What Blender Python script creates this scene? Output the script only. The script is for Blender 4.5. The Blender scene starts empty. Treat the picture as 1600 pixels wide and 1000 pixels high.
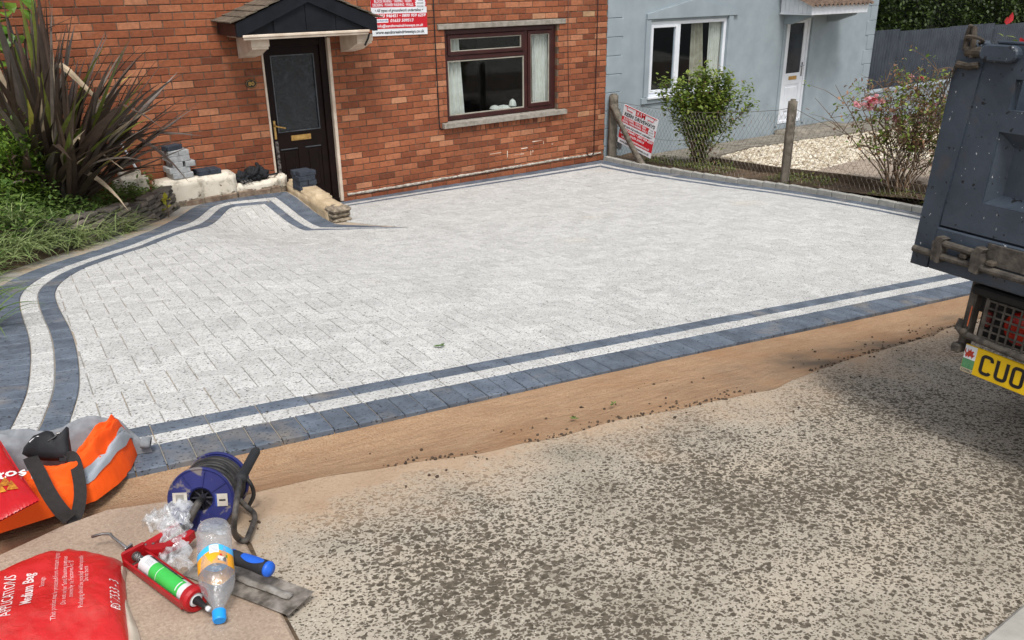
import bpy, bmesh, math, random
import numpy as np
from mathutils import Vector, Matrix, noise as mnoise

random.seed(7)
rnd = random.Random(11)
scene = bpy.context.scene
COL = scene.collection

# ------------------------------------------------------------------ camera
def make_camera():
    f, pitch, roll, yaw = 1312.1, math.radians(22.06), math.radians(-0.7834), math.radians(35.87)
    F = Vector((math.sin(yaw)*math.cos(pitch), math.cos(yaw)*math.cos(pitch), -math.sin(pitch)))
    R0 = Vector((math.cos(yaw), -math.sin(yaw), 0)); U0 = R0.cross(F)
    R = R0*math.cos(roll) + U0*math.sin(roll)
    U = -R0*math.sin(roll) + U0*math.cos(roll)
    cd = bpy.data.cameras.new('camera'); co = bpy.data.objects.new('camera', cd); COL.objects.link(co)
    cd.sensor_fit = 'HORIZONTAL'; cd.sensor_width = 36.0; cd.lens = f/1600*36.0
    cd.clip_start = 0.05; cd.clip_end = 400
    co.matrix_world = Matrix(((R.x, U.x, -F.x, 0), (R.y, U.y, -F.y, 0), (R.z, U.z, -F.z, 0), (0, 0, 0, 1)))
    scene.camera = co
make_camera()

# ------------------------------------------------------------------ light
SUN_EL, SUN_AZ = math.radians(60), math.radians(205)     # azimuth measured from +Y towards +X
world = bpy.data.worlds.new('World'); scene.world = world; world.use_nodes = True
wn = world.node_tree.nodes; wl = world.node_tree.links
for n in list(wn): wn.remove(n)
wo = wn.new('ShaderNodeOutputWorld'); bg = wn.new('ShaderNodeBackground'); sky = wn.new('ShaderNodeTexSky')
hs = wn.new('ShaderNodeHueSaturation'); hs.inputs['Saturation'].default_value = 0.30
sky.sky_type = 'NISHITA'; sky.sun_disc = False; sky.sun_elevation = SUN_EL; sky.sun_rotation = SUN_AZ
sky.air_density = 1.0; sky.dust_density = 3.0; sky.ozone_density = 1.0
bg.inputs['Strength'].default_value = 0.12
wl.new(sky.outputs[0], hs.inputs['Color']); wl.new(hs.outputs[0], bg.inputs['Color']); wl.new(bg.outputs[0], wo.inputs['Surface'])
sd = bpy.data.lights.new('sun', 'SUN'); sd.energy = 1.5; sd.angle = math.radians(14); sd.color = (1.0, 0.97, 0.93)
so = bpy.data.objects.new('sun', sd); COL.objects.link(so)
dirv = Vector((math.sin(SUN_AZ)*math.cos(SUN_EL), math.cos(SUN_AZ)*math.cos(SUN_EL), math.sin(SUN_EL)))
so.rotation_euler = dirv.to_track_quat('Z', 'Y').to_euler(); so.location = (0, -3, 12)
scene.view_settings.view_transform = 'Standard'; scene.view_settings.look = 'None'
scene.view_settings.exposure = 0.63; scene.view_settings.gamma = 1.0
scene.view_settings.use_curve_mapping = False
scene.render.engine = 'CYCLES'; scene.cycles.use_denoising = True
scene.cycles.max_bounces = 8; scene.cycles.transparent_max_bounces = 12

# ------------------------------------------------------------------ helpers
def L(r, g, b):                                  # sRGB 0..255 to linear
    f = lambda c: c/12.92 if c <= .04045 else ((c+.055)/1.055)**2.4
    return (f(r/255), f(g/255), f(b/255), 1.0)
def V(*a): return Vector(a)
def S(u):
    u = min(max(u, 0.), 1.); return u*u*(3-2*u)

class N:                                         # small node-tree writer
    def __init__(s, name):
        s.m = bpy.data.materials.new(name); s.m.use_nodes = True
        s.t = s.m.node_tree; s.n = s.t.nodes; s.l = s.t.links
        s.b = s.n['Principled BSDF']; s.out = s.n['Material Output']
    def new(s, t, **kw):
        o = s.n.new(t)
        for k, v in kw.items(): setattr(o, k, v)
        return o
    def link(s, a, b): s.l.new(a, b)
    def pos(s):
        if not hasattr(s, '_p'): s._p = s.new('ShaderNodeNewGeometry')
        return s._p.outputs['Position']
    def island(s):
        s.pos(); return s._p.outputs['Random Per Island']
    def rand(s):                                 # one random number per piece, joined or not
        o = s.new('ShaderNodeObjectInfo'); a = s.math('ADD', o.outputs['Random'], s.island())
        return s.math('FRACT', a, 0)
    def math(s, op, a, b=0.0, c=None):
        o = s.new('ShaderNodeMath', operation=op)
        for i, x in enumerate((a, b) if c is None else (a, b, c)):
            if isinstance(x, (int, float)): o.inputs[i].default_value = x
            else: s.link(x, o.inputs[i])
        return o.outputs[0]
    def noise(s, scale, detail=3, rough=.55, vec=None, dist=0):
        o = s.new('ShaderNodeTexNoise'); o.inputs['Scale'].default_value = scale
        o.inputs['Detail'].default_value = detail; o.inputs['Roughness'].default_value = rough
        o.inputs['Distortion'].default_value = dist
        s.link(vec if vec is not None else s.pos(), o.inputs['Vector']); return o.outputs['Fac']
    def voro(s, scale, feature='F1', out='Distance', vec=None, rand=1.0):
        o = s.new('ShaderNodeTexVoronoi', feature=feature); o.inputs['Scale'].default_value = scale
        o.inputs['Randomness'].default_value = rand
        s.link(vec if vec is not None else s.pos(), o.inputs['Vector']); return o.outputs[out]
    def scale(s, v):
        o = s.new('ShaderNodeVectorMath', operation='MULTIPLY'); s.link(s.pos(), o.inputs[0]); o.inputs[1].default_value = v
        return o.outputs[0]
    def ramp(s, fac, stops, interp='LINEAR'):
        o = s.new('ShaderNodeValToRGB'); r = o.color_ramp; r.interpolation = interp
        while len(r.elements) < len(stops): r.elements.new(.5)
        for e, (p, c) in zip(r.elements, stops):
            e.position = p; e.color = c if not isinstance(c, (int, float)) else (c, c, c, 1)
        s.link(fac, o.inputs[0]); return o.outputs[0]
    def mix(s, fac, a, b, mode='MIX'):
        o = s.new('ShaderNodeMix', data_type='RGBA', blend_type=mode)
        if isinstance(fac, (int, float)): o.inputs[0].default_value = fac
        else: s.link(fac, o.inputs[0])
        for i, x in ((6, a), (7, b)):
            if isinstance(x, tuple): o.inputs[i].default_value = x
            else: s.link(x, o.inputs[i])
        return o.outputs[2]
    def bump(s, h, strength=.3, dist=.01):
        o = s.new('ShaderNodeBump'); o.inputs['Strength'].default_value = strength; o.inputs['Distance'].default_value = dist
        s.link(h, o.inputs['Height']); s.link(o.outputs[0], s.b.inputs['Normal'])
    def col(s, c):
        if isinstance(c, tuple): s.b.inputs['Base Color'].default_value = c
        else: s.link(c, s.b.inputs['Base Color'])
    def val(s, k, v):
        if isinstance(v, (int, float)): s.b.inputs[k].default_value = v
        else: s.link(v, s.b.inputs[k])
    def rough(s, v): s.val('Roughness', v)

MATS = {}
def simple(name, c1, c2=None, scale=6, rough=.75, bump=0, bscale=60, spec=.4, metal=0, rv=0, dist=.004, detail=4, lo=.35, hi=.65):
    if name in MATS: return MATS[name]
    n = N(name); c2 = c2 or tuple(x*.8 for x in c1[:3]) + (1,)
    c = n.ramp(n.noise(scale, detail), [(lo, c1), (hi, c2)])
    if rv:
        v = n.math('MULTIPLY_ADD', n.rand(), rv, 1-rv/2)
        cc = n.new('ShaderNodeCombineColor'); [n.link(v, cc.inputs[i]) for i in range(3)]
        c = n.mix(1.0, c, cc.outputs[0], 'MULTIPLY')
    n.col(c); n.rough(rough); n.val('Specular IOR Level', spec); n.val('Metallic', metal)
    if bump: n.bump(n.noise(bscale, 3), bump, dist)
    MATS[name] = n.m; return n.m

class MB:
    def __init__(s): s.v = []; s.f = []; s.mi = []
    def add(s, vs, fs, mi=0):
        o = len(s.v); s.v += [tuple(p) for p in vs]
        s.f += [tuple(i+o for i in f) for f in fs]; s.mi += [mi]*len(fs)
    def box(s, lo, hi, mi=0, M=None):
        x0, y0, z0 = lo; x1, y1, z1 = hi
        vs = [V(x, y, z) for z in (z0, z1) for y in (y0, y1) for x in (x0, x1)]
        if M: vs = [M @ p for p in vs]
        s.add(vs, [(0, 2, 3, 1), (4, 5, 7, 6), (0, 1, 5, 4), (2, 6, 7, 3), (0, 4, 6, 2), (1, 3, 7, 5)], mi)
    def bbox(s, lo, hi, b=.005, mi=0, M=None, jit=0, R=rnd):   # box with chamfered edges (44 triangles)
        c = [(lo[i]+hi[i])/2 for i in range(3)]; h = [(hi[i]-lo[i])/2 for i in range(3)]
        b = min(b, min(h)*.9); vs = []; idx = {}
        for sx in (-1, 1):
            for sy in (-1, 1):
                for sz in (-1, 1):
                    j = [R.uniform(-jit, jit) for _ in range(3)] if jit else (0, 0, 0)
                    for a in range(3):
                        p = [c[0]+sx*(h[0]-(b if a != 0 else 0))+j[0], c[1]+sy*(h[1]-(b if a != 1 else 0))+j[1], c[2]+sz*(h[2]-(b if a != 2 else 0))+j[2]]
                        idx[(sx, sy, sz, a)] = len(vs); vs.append(V(*p))
        fs = []
        for a in range(3):
            o = [i for i in range(3) if i != a]
            for sg in (-1, 1):
                q = []
                for (p, r) in ((-1, -1), (1, -1), (1, 1), (-1, 1)):
                    k = [0, 0, 0]; k[a] = sg; k[o[0]] = p; k[o[1]] = r; q.append(idx[(k[0], k[1], k[2], a)])
                fs.append(q)
        for a in range(3):                       # edges along axis a
            o = [i for i in range(3) if i != a]
            for p in (-1, 1):
                for r in (-1, 1):
                    k0 = [0, 0, 0]; k0[o[0]] = p; k0[o[1]] = r; k1 = list(k0); k0[a] = -1; k1[a] = 1
                    fs.append([idx[(*k0, o[0])], idx[(*k1, o[0])], idx[(*k1, o[1])], idx[(*k0, o[1])]])
        for sx in (-1, 1):
            for sy in (-1, 1):
                for sz in (-1, 1): fs.append([idx[(sx, sy, sz, a)] for a in range(3)])
        cen = V(*c); out = []
        for f in fs:                             # orient outwards
            a, bb, cc = vs[f[0]], vs[f[1]], vs[f[2]]; nn = (bb-a).cross(cc-a)
            m = sum((vs[i] for i in f), V(0, 0, 0))/len(f)
            out.append(tuple(f) if nn.dot(m-cen) >= 0 else tuple(reversed(f)))
        if M: vs = [M @ p for p in vs]
        s.add(vs, out, mi)
    def tube(s, pts, r, n=8, mi=0, cap=True, closed=False):
        pts = [Vector(p) for p in pts]; k = len(pts); rs = r if isinstance(r, (list, tuple)) else [r]*k
        vs = []; up = None
        for i, p in enumerate(pts):
            if closed: t = pts[(i+1) % k]-pts[i-1]
            else: t = pts[min(i+1, k-1)]-pts[max(i-1, 0)]
            t.normalize()
            if up is None: up = t.orthogonal().normalized()
            up = (up - t*up.dot(t)); up = up.normalized() if up.length > 1e-6 else t.orthogonal().normalized()
            sd_ = t.cross(up)
            for j in range(n):
                a = 2*math.pi*j/n; vs.append(p+(up*math.cos(a)+sd_*math.sin(a))*rs[i])
        fs = []
        for i in range(k if closed else k-1):
            for j in range(n):
                a = i*n+j; b = i*n+(j+1) % n; c = ((i+1) % k)*n+(j+1) % n; d = ((i+1) % k)*n+j; fs.append((a, b, c, d))
        if cap and not closed: fs += [tuple(reversed(range(n))), tuple(range((k-1)*n, k*n))]
        s.add(vs, fs, mi)
    def lathe(s, prof, n=24, M=None, mi=0, cap=True):
        vs = []; k = len(prof)
        for (r, z) in prof:
            for j in range(n):
                a = 2*math.pi*j/n; vs.append(V(r*math.cos(a), r*math.sin(a), z))
        fs = [(i*n+j, i*n+(j+1) % n, (i+1)*n+(j+1) % n, (i+1)*n+j) for i in range(k-1) for j in range(n)]
        if cap: fs += [tuple(reversed(range(n))), tuple(range((k-1)*n, k*n))]
        if M: vs = [M @ p for p in vs]
        s.add(vs, fs, mi)
    def prism(s, poly, a, b, mi=0, M=None, axis=2):            # polygon in two axes extruded along the third
        n = len(poly)
        def mk(p, t):
            q = [p[0], p[1]]; q.insert(axis, t); return V(*q)
        vs = [mk(p, a) for p in poly]+[mk(p, b) for p in poly]
        fs = [tuple(reversed(range(n))), tuple(range(n, 2*n))]+[(i, (i+1) % n, n+(i+1) % n, n+i) for i in range(n)]
        if M: vs = [M @ p for p in vs]
        s.add(vs, fs, mi)
    def grid(s, fn, nu, nv, mi=0):
        vs = [fn(i/nu, j/nv) for j in range(nv+1) for i in range(nu+1)]
        fs = [(j*(nu+1)+i, j*(nu+1)+i+1, (j+1)*(nu+1)+i+1, (j+1)*(nu+1)+i) for j in range(nv) for i in range(nu)]
        s.add(vs, fs, mi)
    def mesh(s, name, mats, origin=(0, 0, 0), smooth=False, fix=False):
        me = bpy.data.meshes.new(name); o = Vector(origin)
        me.from_pydata([tuple(Vector(p)-o) for p in s.v], [], s.f)
        mats = mats if isinstance(mats, (list, tuple)) else [mats]
        for m in mats: me.materials.append(m)
        if any(s.mi): me.polygons.foreach_set('material_index', s.mi)
        if fix:
            bm = bmesh.new(); bm.from_mesh(me); bmesh.ops.recalc_face_normals(bm, faces=bm.faces); bm.to_mesh(me); bm.free()
        if smooth: me.polygons.foreach_set('use_smooth', [True]*len(me.polygons))
        me.update(); return me
    def build(s, name, mats, parent=None, smooth=False, fix=True, local=False):
        org = (0, 0, 0) if (parent is None or local) else root_of(parent).location
        me = s.mesh(name, mats, org, smooth, fix)
        o = bpy.data.objects.new(name, me); COL.objects.link(o)
        if parent: o.parent = parent
        return o

def root_of(o):
    while o.parent: o = o.parent
    return o
def place(name, mesh, parent=None, M=None):
    o = bpy.data.objects.new(name, mesh); COL.objects.link(o)
    if parent: o.parent = parent
    if M is not None: o.matrix_local = M
    return o
def tag(o, label, cat, group=None, kind=None):
    if label: o['label'] = label
    if cat: o['category'] = cat
    if group: o['group'] = group
    if kind: o['kind'] = kind
    return o
def thing(name, label, cat, loc=(0, 0, 0), M=None, group=None):
    o = bpy.data.objects.new(name, None); COL.objects.link(o); o.empty_display_size = .1
    o.location = loc
    if M is not None: o.matrix_world = M
    return tag(o, label, cat, group)
def struct(o, label=None):
    o['kind'] = 'structure'
    if label: o['label'] = label
    return o
_txt = {}
def text_mesh(body, size, mat, bold=0.0, shear=0.0, align='LEFT', extrude=.0004, space=1.0):
    cu = bpy.data.curves.new('lettering', 'FONT'); cu.body = body; cu.size = size; cu.offset = bold*size; cu.shear = shear
    cu.align_x = align; cu.extrude = extrude; cu.space_character = space; cu.resolution_u = 2
    ob = bpy.data.objects.new('lettering', cu); COL.objects.link(ob)
    dg = bpy.context.evaluated_depsgraph_get(); me = bpy.data.meshes.new_from_object(ob.evaluated_get(dg))
    bpy.data.objects.remove(ob); bpy.data.curves.remove(cu)
    me.materials.clear(); me.materials.append(mat); return me
def text(body, size, mat, parent, M, fit=None, **kw):
    me = text_mesh(body, size, mat, **kw)
    if fit and len(me.vertices):
        xs = [v.co.x for v in me.vertices]; w = max(xs)-min(xs); s = fit/w if w > 0 else 1
        for v in me.vertices: v.co.x *= s
    return place('lettering', me, parent, M)

# ------------------------------------------------------------------ terrain
def zf(x): return -1.615-.108*(x-1)
DY_ = [2.7, 4.7, 5.1, 5.8, 6.4, 7.28, 7.96, 8.7, 9.4, 10]; DZ_ = [0, .045, .05, .044, .03, -.007, -.026, -.044, -.044, -.03]
def gz(x, y):                                    # surface of the driveway
    f = zf(min(max(x, -3.), 9.5)); t = (y-2.77)/7.23
    h = .3*t if t < 0 else (1 if t > 1 else .3*t+1.4*t*t-.7*t**3)
    R = f+(-2.65-f)*h
    t2 = (y-2.77)/6.95
    h2 = .5*t2 if t2 < 0 else (1 if t2 > 1 else .5*t2+t2*t2-.5*t2**3)
    Lq = f+(-2.33-f)*h2
    w = max(S((x-1.9)/1.2)*S((9.72-y)/1.5), S((x-3.7)/.2) if y > 8.4 else 0)
    return Lq+(R-Lq)*w+(S((x-4)/5)*float(np.interp(y, DY_, DZ_)) if x > 4 else 0)
def rz(x, y): return -1.5-.108*(x-.4)-.07*(y-1.9)          # road
def nz(x, y): return -2.48-.08*(y-6.6)-.012*max(0, x-11)   # neighbour's plot
def bedz(x, y):                                  # planted bank left of the drive
    b = gz(min(x, 1.9), min(y, 9.7))
    t = S((y-(x*1.24+6.72)+.1)/.5) if x > -.6 else 1
    return b-.03+t*(.24+.06*math.sin(x*3.1)+.05*math.sin(y*2.7+x))
# ------------------------------------------------------------------ ground materials
def m_pale():
    n = N('pale granite paving')
    g = n.ramp(n.noise(14, 4), [(.3, L(190, 190, 187)), (.7, L(209, 209, 206))])
    v = n.math('MULTIPLY_ADD', n.rand(),   .17, .905); cc = n.new('ShaderNodeCombineColor'); [n.link(v, cc.inputs[i]) for i in range(3)]
    g = n.mix(1, g, cc.outputs[0], 'MULTIPLY')
    st = n.ramp(n.noise(1.1, 4), [(.64, 0.0), (.78, .35)]); g = n.mix(st, g, L(202, 190, 168))
    vec = n.scale((1.0, 1.5, 1.0))
    p = n.noise(84, 3, .6, vec); pit = n.ramp(p, [(.565, 0.0), (.635, 1.0)])
    f = n.noise(230, 2); fl = n.ramp(f, [(.54, 0.0), (.68, .6)])
    g = n.mix(fl, g, L(130, 128, 122)); g = n.mix(pit, g, L(92, 91, 88))
    n.col(g); n.rough(.85); n.val('Specular IOR Level', .25)
    n.bump(n.math('MULTIPLY_ADD', n.noise(45, 4), .8, n.math('SUBTRACT', 1.0, pit)), .5, .004); return n.m
def m_dark():
    n = N('charcoal paving')
    g = n.ramp(n.noise(9, 4), [(.3, L(78, 87, 99)), (.7, L(104, 114, 126))])
    v = n.math('MULTIPLY_ADD', n.rand(), .3, .85); cc = n.new('ShaderNodeCombineColor'); [n.link(v, cc.inputs[i]) for i in range(3)]
    g = n.mix(1, g, cc.outputs[0], 'MULTIPLY')
    dust = n.ramp(n.noise(4.0, 5), [(.56, 0.0), (.78, .55)]); g = n.mix(dust, g, L(160, 148, 130))
    p = n.noise(72, 2, .6, n.scale((1, 1.5, 1))); pit = n.ramp(p, [(.60, 0.0), (.66, 1.0)])
    g = n.mix(pit, g, L(44, 47, 52)); n.col(g); n.rough(.72); n.val('Specular IOR Level', .4)
    n.bump(n.math('SUBTRACT', 1.0, pit), .4, .003); return n.m
def m_joint():
    n = N('jointing sand')
    g = n.ramp(n.noise(3.2, 4), [(.42, L(158, 156, 149)), (.68, L(192, 170, 140))])
    g = n.mix(n.ramp(n.noise(120, 3), [(.4, 0.), (.7, .5)]), g, L(120, 105, 88)); n.col(g); n.rough(.95); return n.m
def m_sand():
    n = N('kiln sand')
    g = n.ramp(n.noise(3.5, 5, .6, n.scale((1, 3, 1))), [(.3, L(160, 132, 106)), (.7, L(184, 157, 127))])
    fine = n.ramp(n.noise(130, 4, .7), [(.38, 0.), (.66, .75)]); g = n.mix(fine, g, L(150, 112, 80))
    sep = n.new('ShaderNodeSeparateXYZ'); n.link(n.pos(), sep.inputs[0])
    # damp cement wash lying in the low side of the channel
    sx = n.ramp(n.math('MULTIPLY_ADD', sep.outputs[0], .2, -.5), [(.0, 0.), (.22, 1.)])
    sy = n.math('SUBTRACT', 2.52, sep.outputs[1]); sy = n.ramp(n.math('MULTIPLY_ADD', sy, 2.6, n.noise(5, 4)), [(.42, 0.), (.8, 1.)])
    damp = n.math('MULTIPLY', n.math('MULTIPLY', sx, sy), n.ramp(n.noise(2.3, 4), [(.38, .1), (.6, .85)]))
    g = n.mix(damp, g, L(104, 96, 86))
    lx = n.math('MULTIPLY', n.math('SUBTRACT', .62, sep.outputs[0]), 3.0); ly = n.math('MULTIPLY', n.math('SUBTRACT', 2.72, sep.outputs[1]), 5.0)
    left_brown = n.math('MULTIPLY', n.math('MINIMUM', n.math('MAXIMUM', lx, 0), 1), n.math('MINIMUM', n.math('MAXIMUM', ly, 0), 1)); g = n.mix(n.math('MULTIPLY', left_brown, n.ramp(n.noise(7, 4), [(.3, .3), (.6, .85)])), g, L(128, 96, 74))  # darker brown tint at the left end, towards the road side
    st = n.ramp(n.noise(2.2, 4), [(.50, 0.), (.70, .65)]); g = n.mix(st, g, L(158, 120, 88))
    sp = n.ramp(n.voro(62), [(.10, 1.), (.17, 0.)]); sm = n.ramp(n.noise(9, 4), [(.50, 0.), (.62, .75)])
    g = n.mix(n.math('MULTIPLY', sp, sm), g, L(62, 52, 44))
    n.col(g); n.rough(.95); n.val('Specular IOR Level', .15); n.bump(n.math('ADD', n.math('MULTIPLY_ADD', n.noise(26, 5, .7), 1.6, n.noise(140, 4)), n.math('MULTIPLY', n.noise(4, 4, .6, n.scale((1, 7, 1)), .6), 2.2)), .8, .009); return n.m
def m_road():
    n = N('worn concrete road')
    v1 = n.scale((1., 1.25, 1.))
    big = n.noise(1.7, 4); wob = n.new('ShaderNodeVectorMath', operation='ADD'); wn_ = n.new('ShaderNodeTexNoise'); wn_.inputs['Scale'].default_value = 55; wn_.inputs['Detail'].default_value = 3; n.link(n.pos(), wn_.inputs['Vector'])
    ws = n.new('ShaderNodeVectorMath', operation='SCALE'); n.link(wn_.outputs['Color'], ws.inputs[0]); ws.inputs['Scale'].default_value = .022; n.link(n.scale((1., 1.2, 1.)), wob.inputs[0]); n.link(ws.outputs[0], wob.inputs[1]); wv = wob.outputs[0]
    sep = n.new('ShaderNodeSeparateXYZ'); n.link(n.pos(), sep.inputs[0])
    edge = n.math('MULTIPLY', n.math('MAXIMUM', n.math('SUBTRACT', sep.outputs[1], 1.7), 0.0), .25)
    lft = n.math('MULTIPLY', n.math('MAXIMUM', n.math('SUBTRACT', .85, sep.outputs[0]), 0.0), .7)
    dens = n.math('SUBTRACT', n.math('MULTIPLY_ADD', n.math('SUBTRACT', big, .5), .55, .0), n.math('ADD', edge, lft))
    def pits(sc, base_r, k):
        return n.ramp(n.math('SUBTRACT', n.math('ADD', base_r, n.math('MULTIPLY', dens, k)), n.voro(sc, vec=wv)), [(.0, 0.), (.05, 1.)])
    blot = n.math('MAXIMUM', n.math('MAXIMUM', pits(30, .375, .8), pits(58, .425, .85)), n.math('MULTIPLY', pits(105, .42, .6), .9))
    patch_ = n.ramp(n.noise(15, 5, .62, n.scale((1., 1.25, 1.)), .3), [(.60, 0.), (.625, 1.)]); blot = n.math('MAXIMUM', blot, n.math('MULTIPLY', patch_, n.ramp(dens, [(.0, 0.), (.12, 1.)])))
    base = n.ramp(n.noise(2.6, 5), [(.28, L(152, 144, 129)), (.5, L(175, 166, 151)), (.72, L(186, 174, 156))])
    fine = n.ramp(n.noise(150, 3), [(.42, 0.), (.8, .55)]); base = n.mix(fine, base, L(132, 124, 111))
    bright = n.ramp(n.voro(75), [(.10, .75), (.19, 0.)]); base = n.mix(bright, base, L(220, 213, 200))
    dk = n.ramp(n.noise(60, 4), [(.25, L(64, 58, 49)), (.5, L(92, 84, 72)), (.75, L(112, 103, 90))])
    g = n.mix(blot, base, dk)
    sm = n.math('ADD', n.math('MULTIPLY', n.math('SUBTRACT', sep.outputs[1], 1.72), 1.7), n.math('MULTIPLY_ADD', n.noise(2.6, 5), 1.5, -.80))
    sandy = n.ramp(n.math('MINIMUM', n.math('MAXIMUM', sm, 0), 1), [(.25, 0.), (.95, .92)])
    brk = n.ramp(n.noise(48, 4), [(.3, .45), (.6, 1.)]); brk = n.math('MAXIMUM', brk, n.ramp(sandy, [(.6, 0.), (.9, 1.)]))
    g = n.mix(n.math('MULTIPLY', sandy, brk), g, n.ramp(n.noise(3.5, 5), [(.3, L(168, 142, 116)), (.7, L(186, 162, 136))]))
    n.col(g); n.rough(.88); n.val('Specular IOR Level', .25)
    h = n.math('MULTIPLY_ADD', blot, -.9, n.math('MULTIPLY', n.noise(150, 3), .5)); n.bump(h, .55, .006); return n.m
def m_pad():
    n = N('pink sand stained concrete')
    g = n.ramp(n.noise(4, 5), [(.3, L(158, 139, 121)), (.7, L(184, 164, 144))])
    f = n.ramp(n.noise(110, 4, .7), [(.4, 0.), (.66, .7)]); g = n.mix(f, g, L(132, 112, 96)); f2 = n.ramp(n.voro(85), [(.08, .7), (.15, 0.)]); g = n.mix(f2, g, L(206, 192, 176))
    st = n.ramp(n.noise(2.6, 4), [(.6, 0.), (.72, .6)]); g = n.mix(st, g, L(132, 100, 80))
    sp = n.ramp(n.voro(34), [(.05, 1.), (.09, 0.)]); g = n.mix(n.math('MULTIPLY', sp, n.ramp(n.noise(6, 2), [(.5, 0.), (.6, .8)])), g, L(70, 58, 50))
    n.col(g); n.rough(.9); n.bump(n.noise(110, 4), .4, .004); return n.m
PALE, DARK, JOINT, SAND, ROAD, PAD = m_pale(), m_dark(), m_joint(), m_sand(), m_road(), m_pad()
SOIL = simple('garden soil', L(72, 58, 46), L(104, 86, 66), 12, .95, .8, 60, dist=.02)
CONC = simple('grey concrete', L(150, 147, 140), L(176, 173, 164), 8, .9, .35, 90)
CONC_OLD = simple('weathered concrete', L(104, 98, 88), L(142, 135, 122), 7, .92, .5, 70)

# ------------------------------------------------------------------ road, sand channel, slab
SLX = [-30, -3, .0, .30, .45, .58, .71, 1.07, 1.38, 1.77, 2.17, 2.64, 3.03, 3.8, 4.56, 5.1, 8, 40]
SLY = [2.40, 2.40, 2.40, 2.42, 2.42, 2.43, 2.44, 2.40, 2.32, 2.26, 2.26, 2.20, 2.16, 2.24, 2.24, 2.29, 2.33, 2.33]
def yb_(x): return float(np.interp(x, SLX, SLY))+.018*mnoise.noise(V(x*5, 7, 0))
xs0, xs1 = -3.0, 12.0
rx_ = [-30, -20, -12, -7, -4]+[xs0+i*.06 for i in range(251)]+[14, 18, 24, 32, 40]
mb = MB(); nr = 12
rv_ = []
for j in range(nr+1):
    for x in rx_: y = -25+(yb_(x)+25)*(1-(1-j/nr)**2); rv_.append(V(x, y, rz(x, y)))
k = len(rx_); mb.add(rv_, [(j*k+i, j*k+i+1, (j+1)*k+i+1, (j+1)*k+i) for j in range(nr) for i in range(k-1)])
struct(mb.build('road', ROAD))
def sandpt(u, w):
    x = xs0+u*(xs1-xs0); yt = 2.81-.015*(x-1); yb = yb_(x)-.006
    y = yt+(yb-yt)*w; ze = gz(x, 2.80)-.013; zb = rz(x, yb)+.0015
    dip = -.030*math.sin(math.pi*min(1, w*1.02))*(1+.35*math.sin(x*1.7))-.014*S((x-3.0)/2)*math.sin(math.pi*w)
    z = ze+(zb-ze)*w+dip+math.sin(math.pi*w)*(.008*mnoise.noise(V(x*2.4, y*7, 0))+.004*mnoise.noise(V(x*9, y*14, 3)))
    return V(x, y, z)
mb = MB(); mb.grid(sandpt, 250, 20)
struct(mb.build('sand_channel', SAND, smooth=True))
# pavement slab in the near corner
pp = [(-6, 2.33), (-.6, 2.36), (-.03, 2.43), (.14, 2.512), (.27, 2.546), (.436, 2.504), (.52, 2.40), (.557, 2.117), (.532, 1.871), (.506, 1.627), (.44, .9), (.3, -1.5), (-6, -1.5)]
mb = MB(); top = [V(x, y, rz(x, y)+.012) for x, y in pp]; bot = [V(x, y, rz(x, y)-.03) for x, y in pp]
cx = V(-.2, 1.6, rz(-.2, 1.6)+.012); k = len(pp)
ins = [p+(cx-p).normalized()*.008 for p in top]; top = [p-V(0, 0, .006) for p in top]
mb.add(ins+[cx], [(i, (i+1) % k, k) for i in range(k)]); mb.add(ins+top+bot, [(i, i+k, (i+1) % k+k, (i+1) % k) for i in range(k)]+[(i+k, i+2*k, (i+1) % k+2*k, (i+1) % k+k) for i in range(k)])
pv = struct(mb.build('pavement', PAD))
mb = MB(); e_ = [V(*p, 0) for p in pp[6:11]]; q_ = []
for i, p in enumerate(e_):
    d = (e_[min(i+1, 4)]-e_[max(i-1, 0)]).normalized(); s_ = V(-d.y, d.x, 0); s_ = s_ if s_.x > 0 else -s_; w_j = .010+.006*math.sin(i*2.1); q_ += [V(p.x, p.y, rz(p.x, p.y)+.003)-s_*.01, V(p.x+s_.x*w_j, p.y+s_.y*w_j, rz(p.x+.01, p.y)+.003)]
mb.add(q_, [(2*i, 2*i+1, 2*i+3, 2*i+2) for i in range(4)]); struct(mb.build('soil_joint', SOIL))
# kerb at the near right corner
kt = bpy.data.objects.new('kerb', None); COL.objects.link(kt); struct(kt); kt.location = (2.1, .6, rz(2.1, .6))
kd = V(.29, .01, 0).normalized(); kn = V(-kd.y, kd.x, 0)
for i in range(-1, 6):
    mb = MB(); a = V(1.90, .668, 0)+kd*(i*.36-.05); mm = Matrix.Translation(a+V(0, 0, rz(a.x, a.y)+.005)) @ Matrix(((kd.x, kn.x, 0, 0), (kd.y, kn.y, 0, 0), (-.108, 0, 1, 0), (0, 0, 0, 1)))
    mb.bbox((.004, -.26, -.06), (.352, -.012, .012), .008, 0, mm, .002); mb.build('kerb_stone', CONC, kt)

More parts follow.
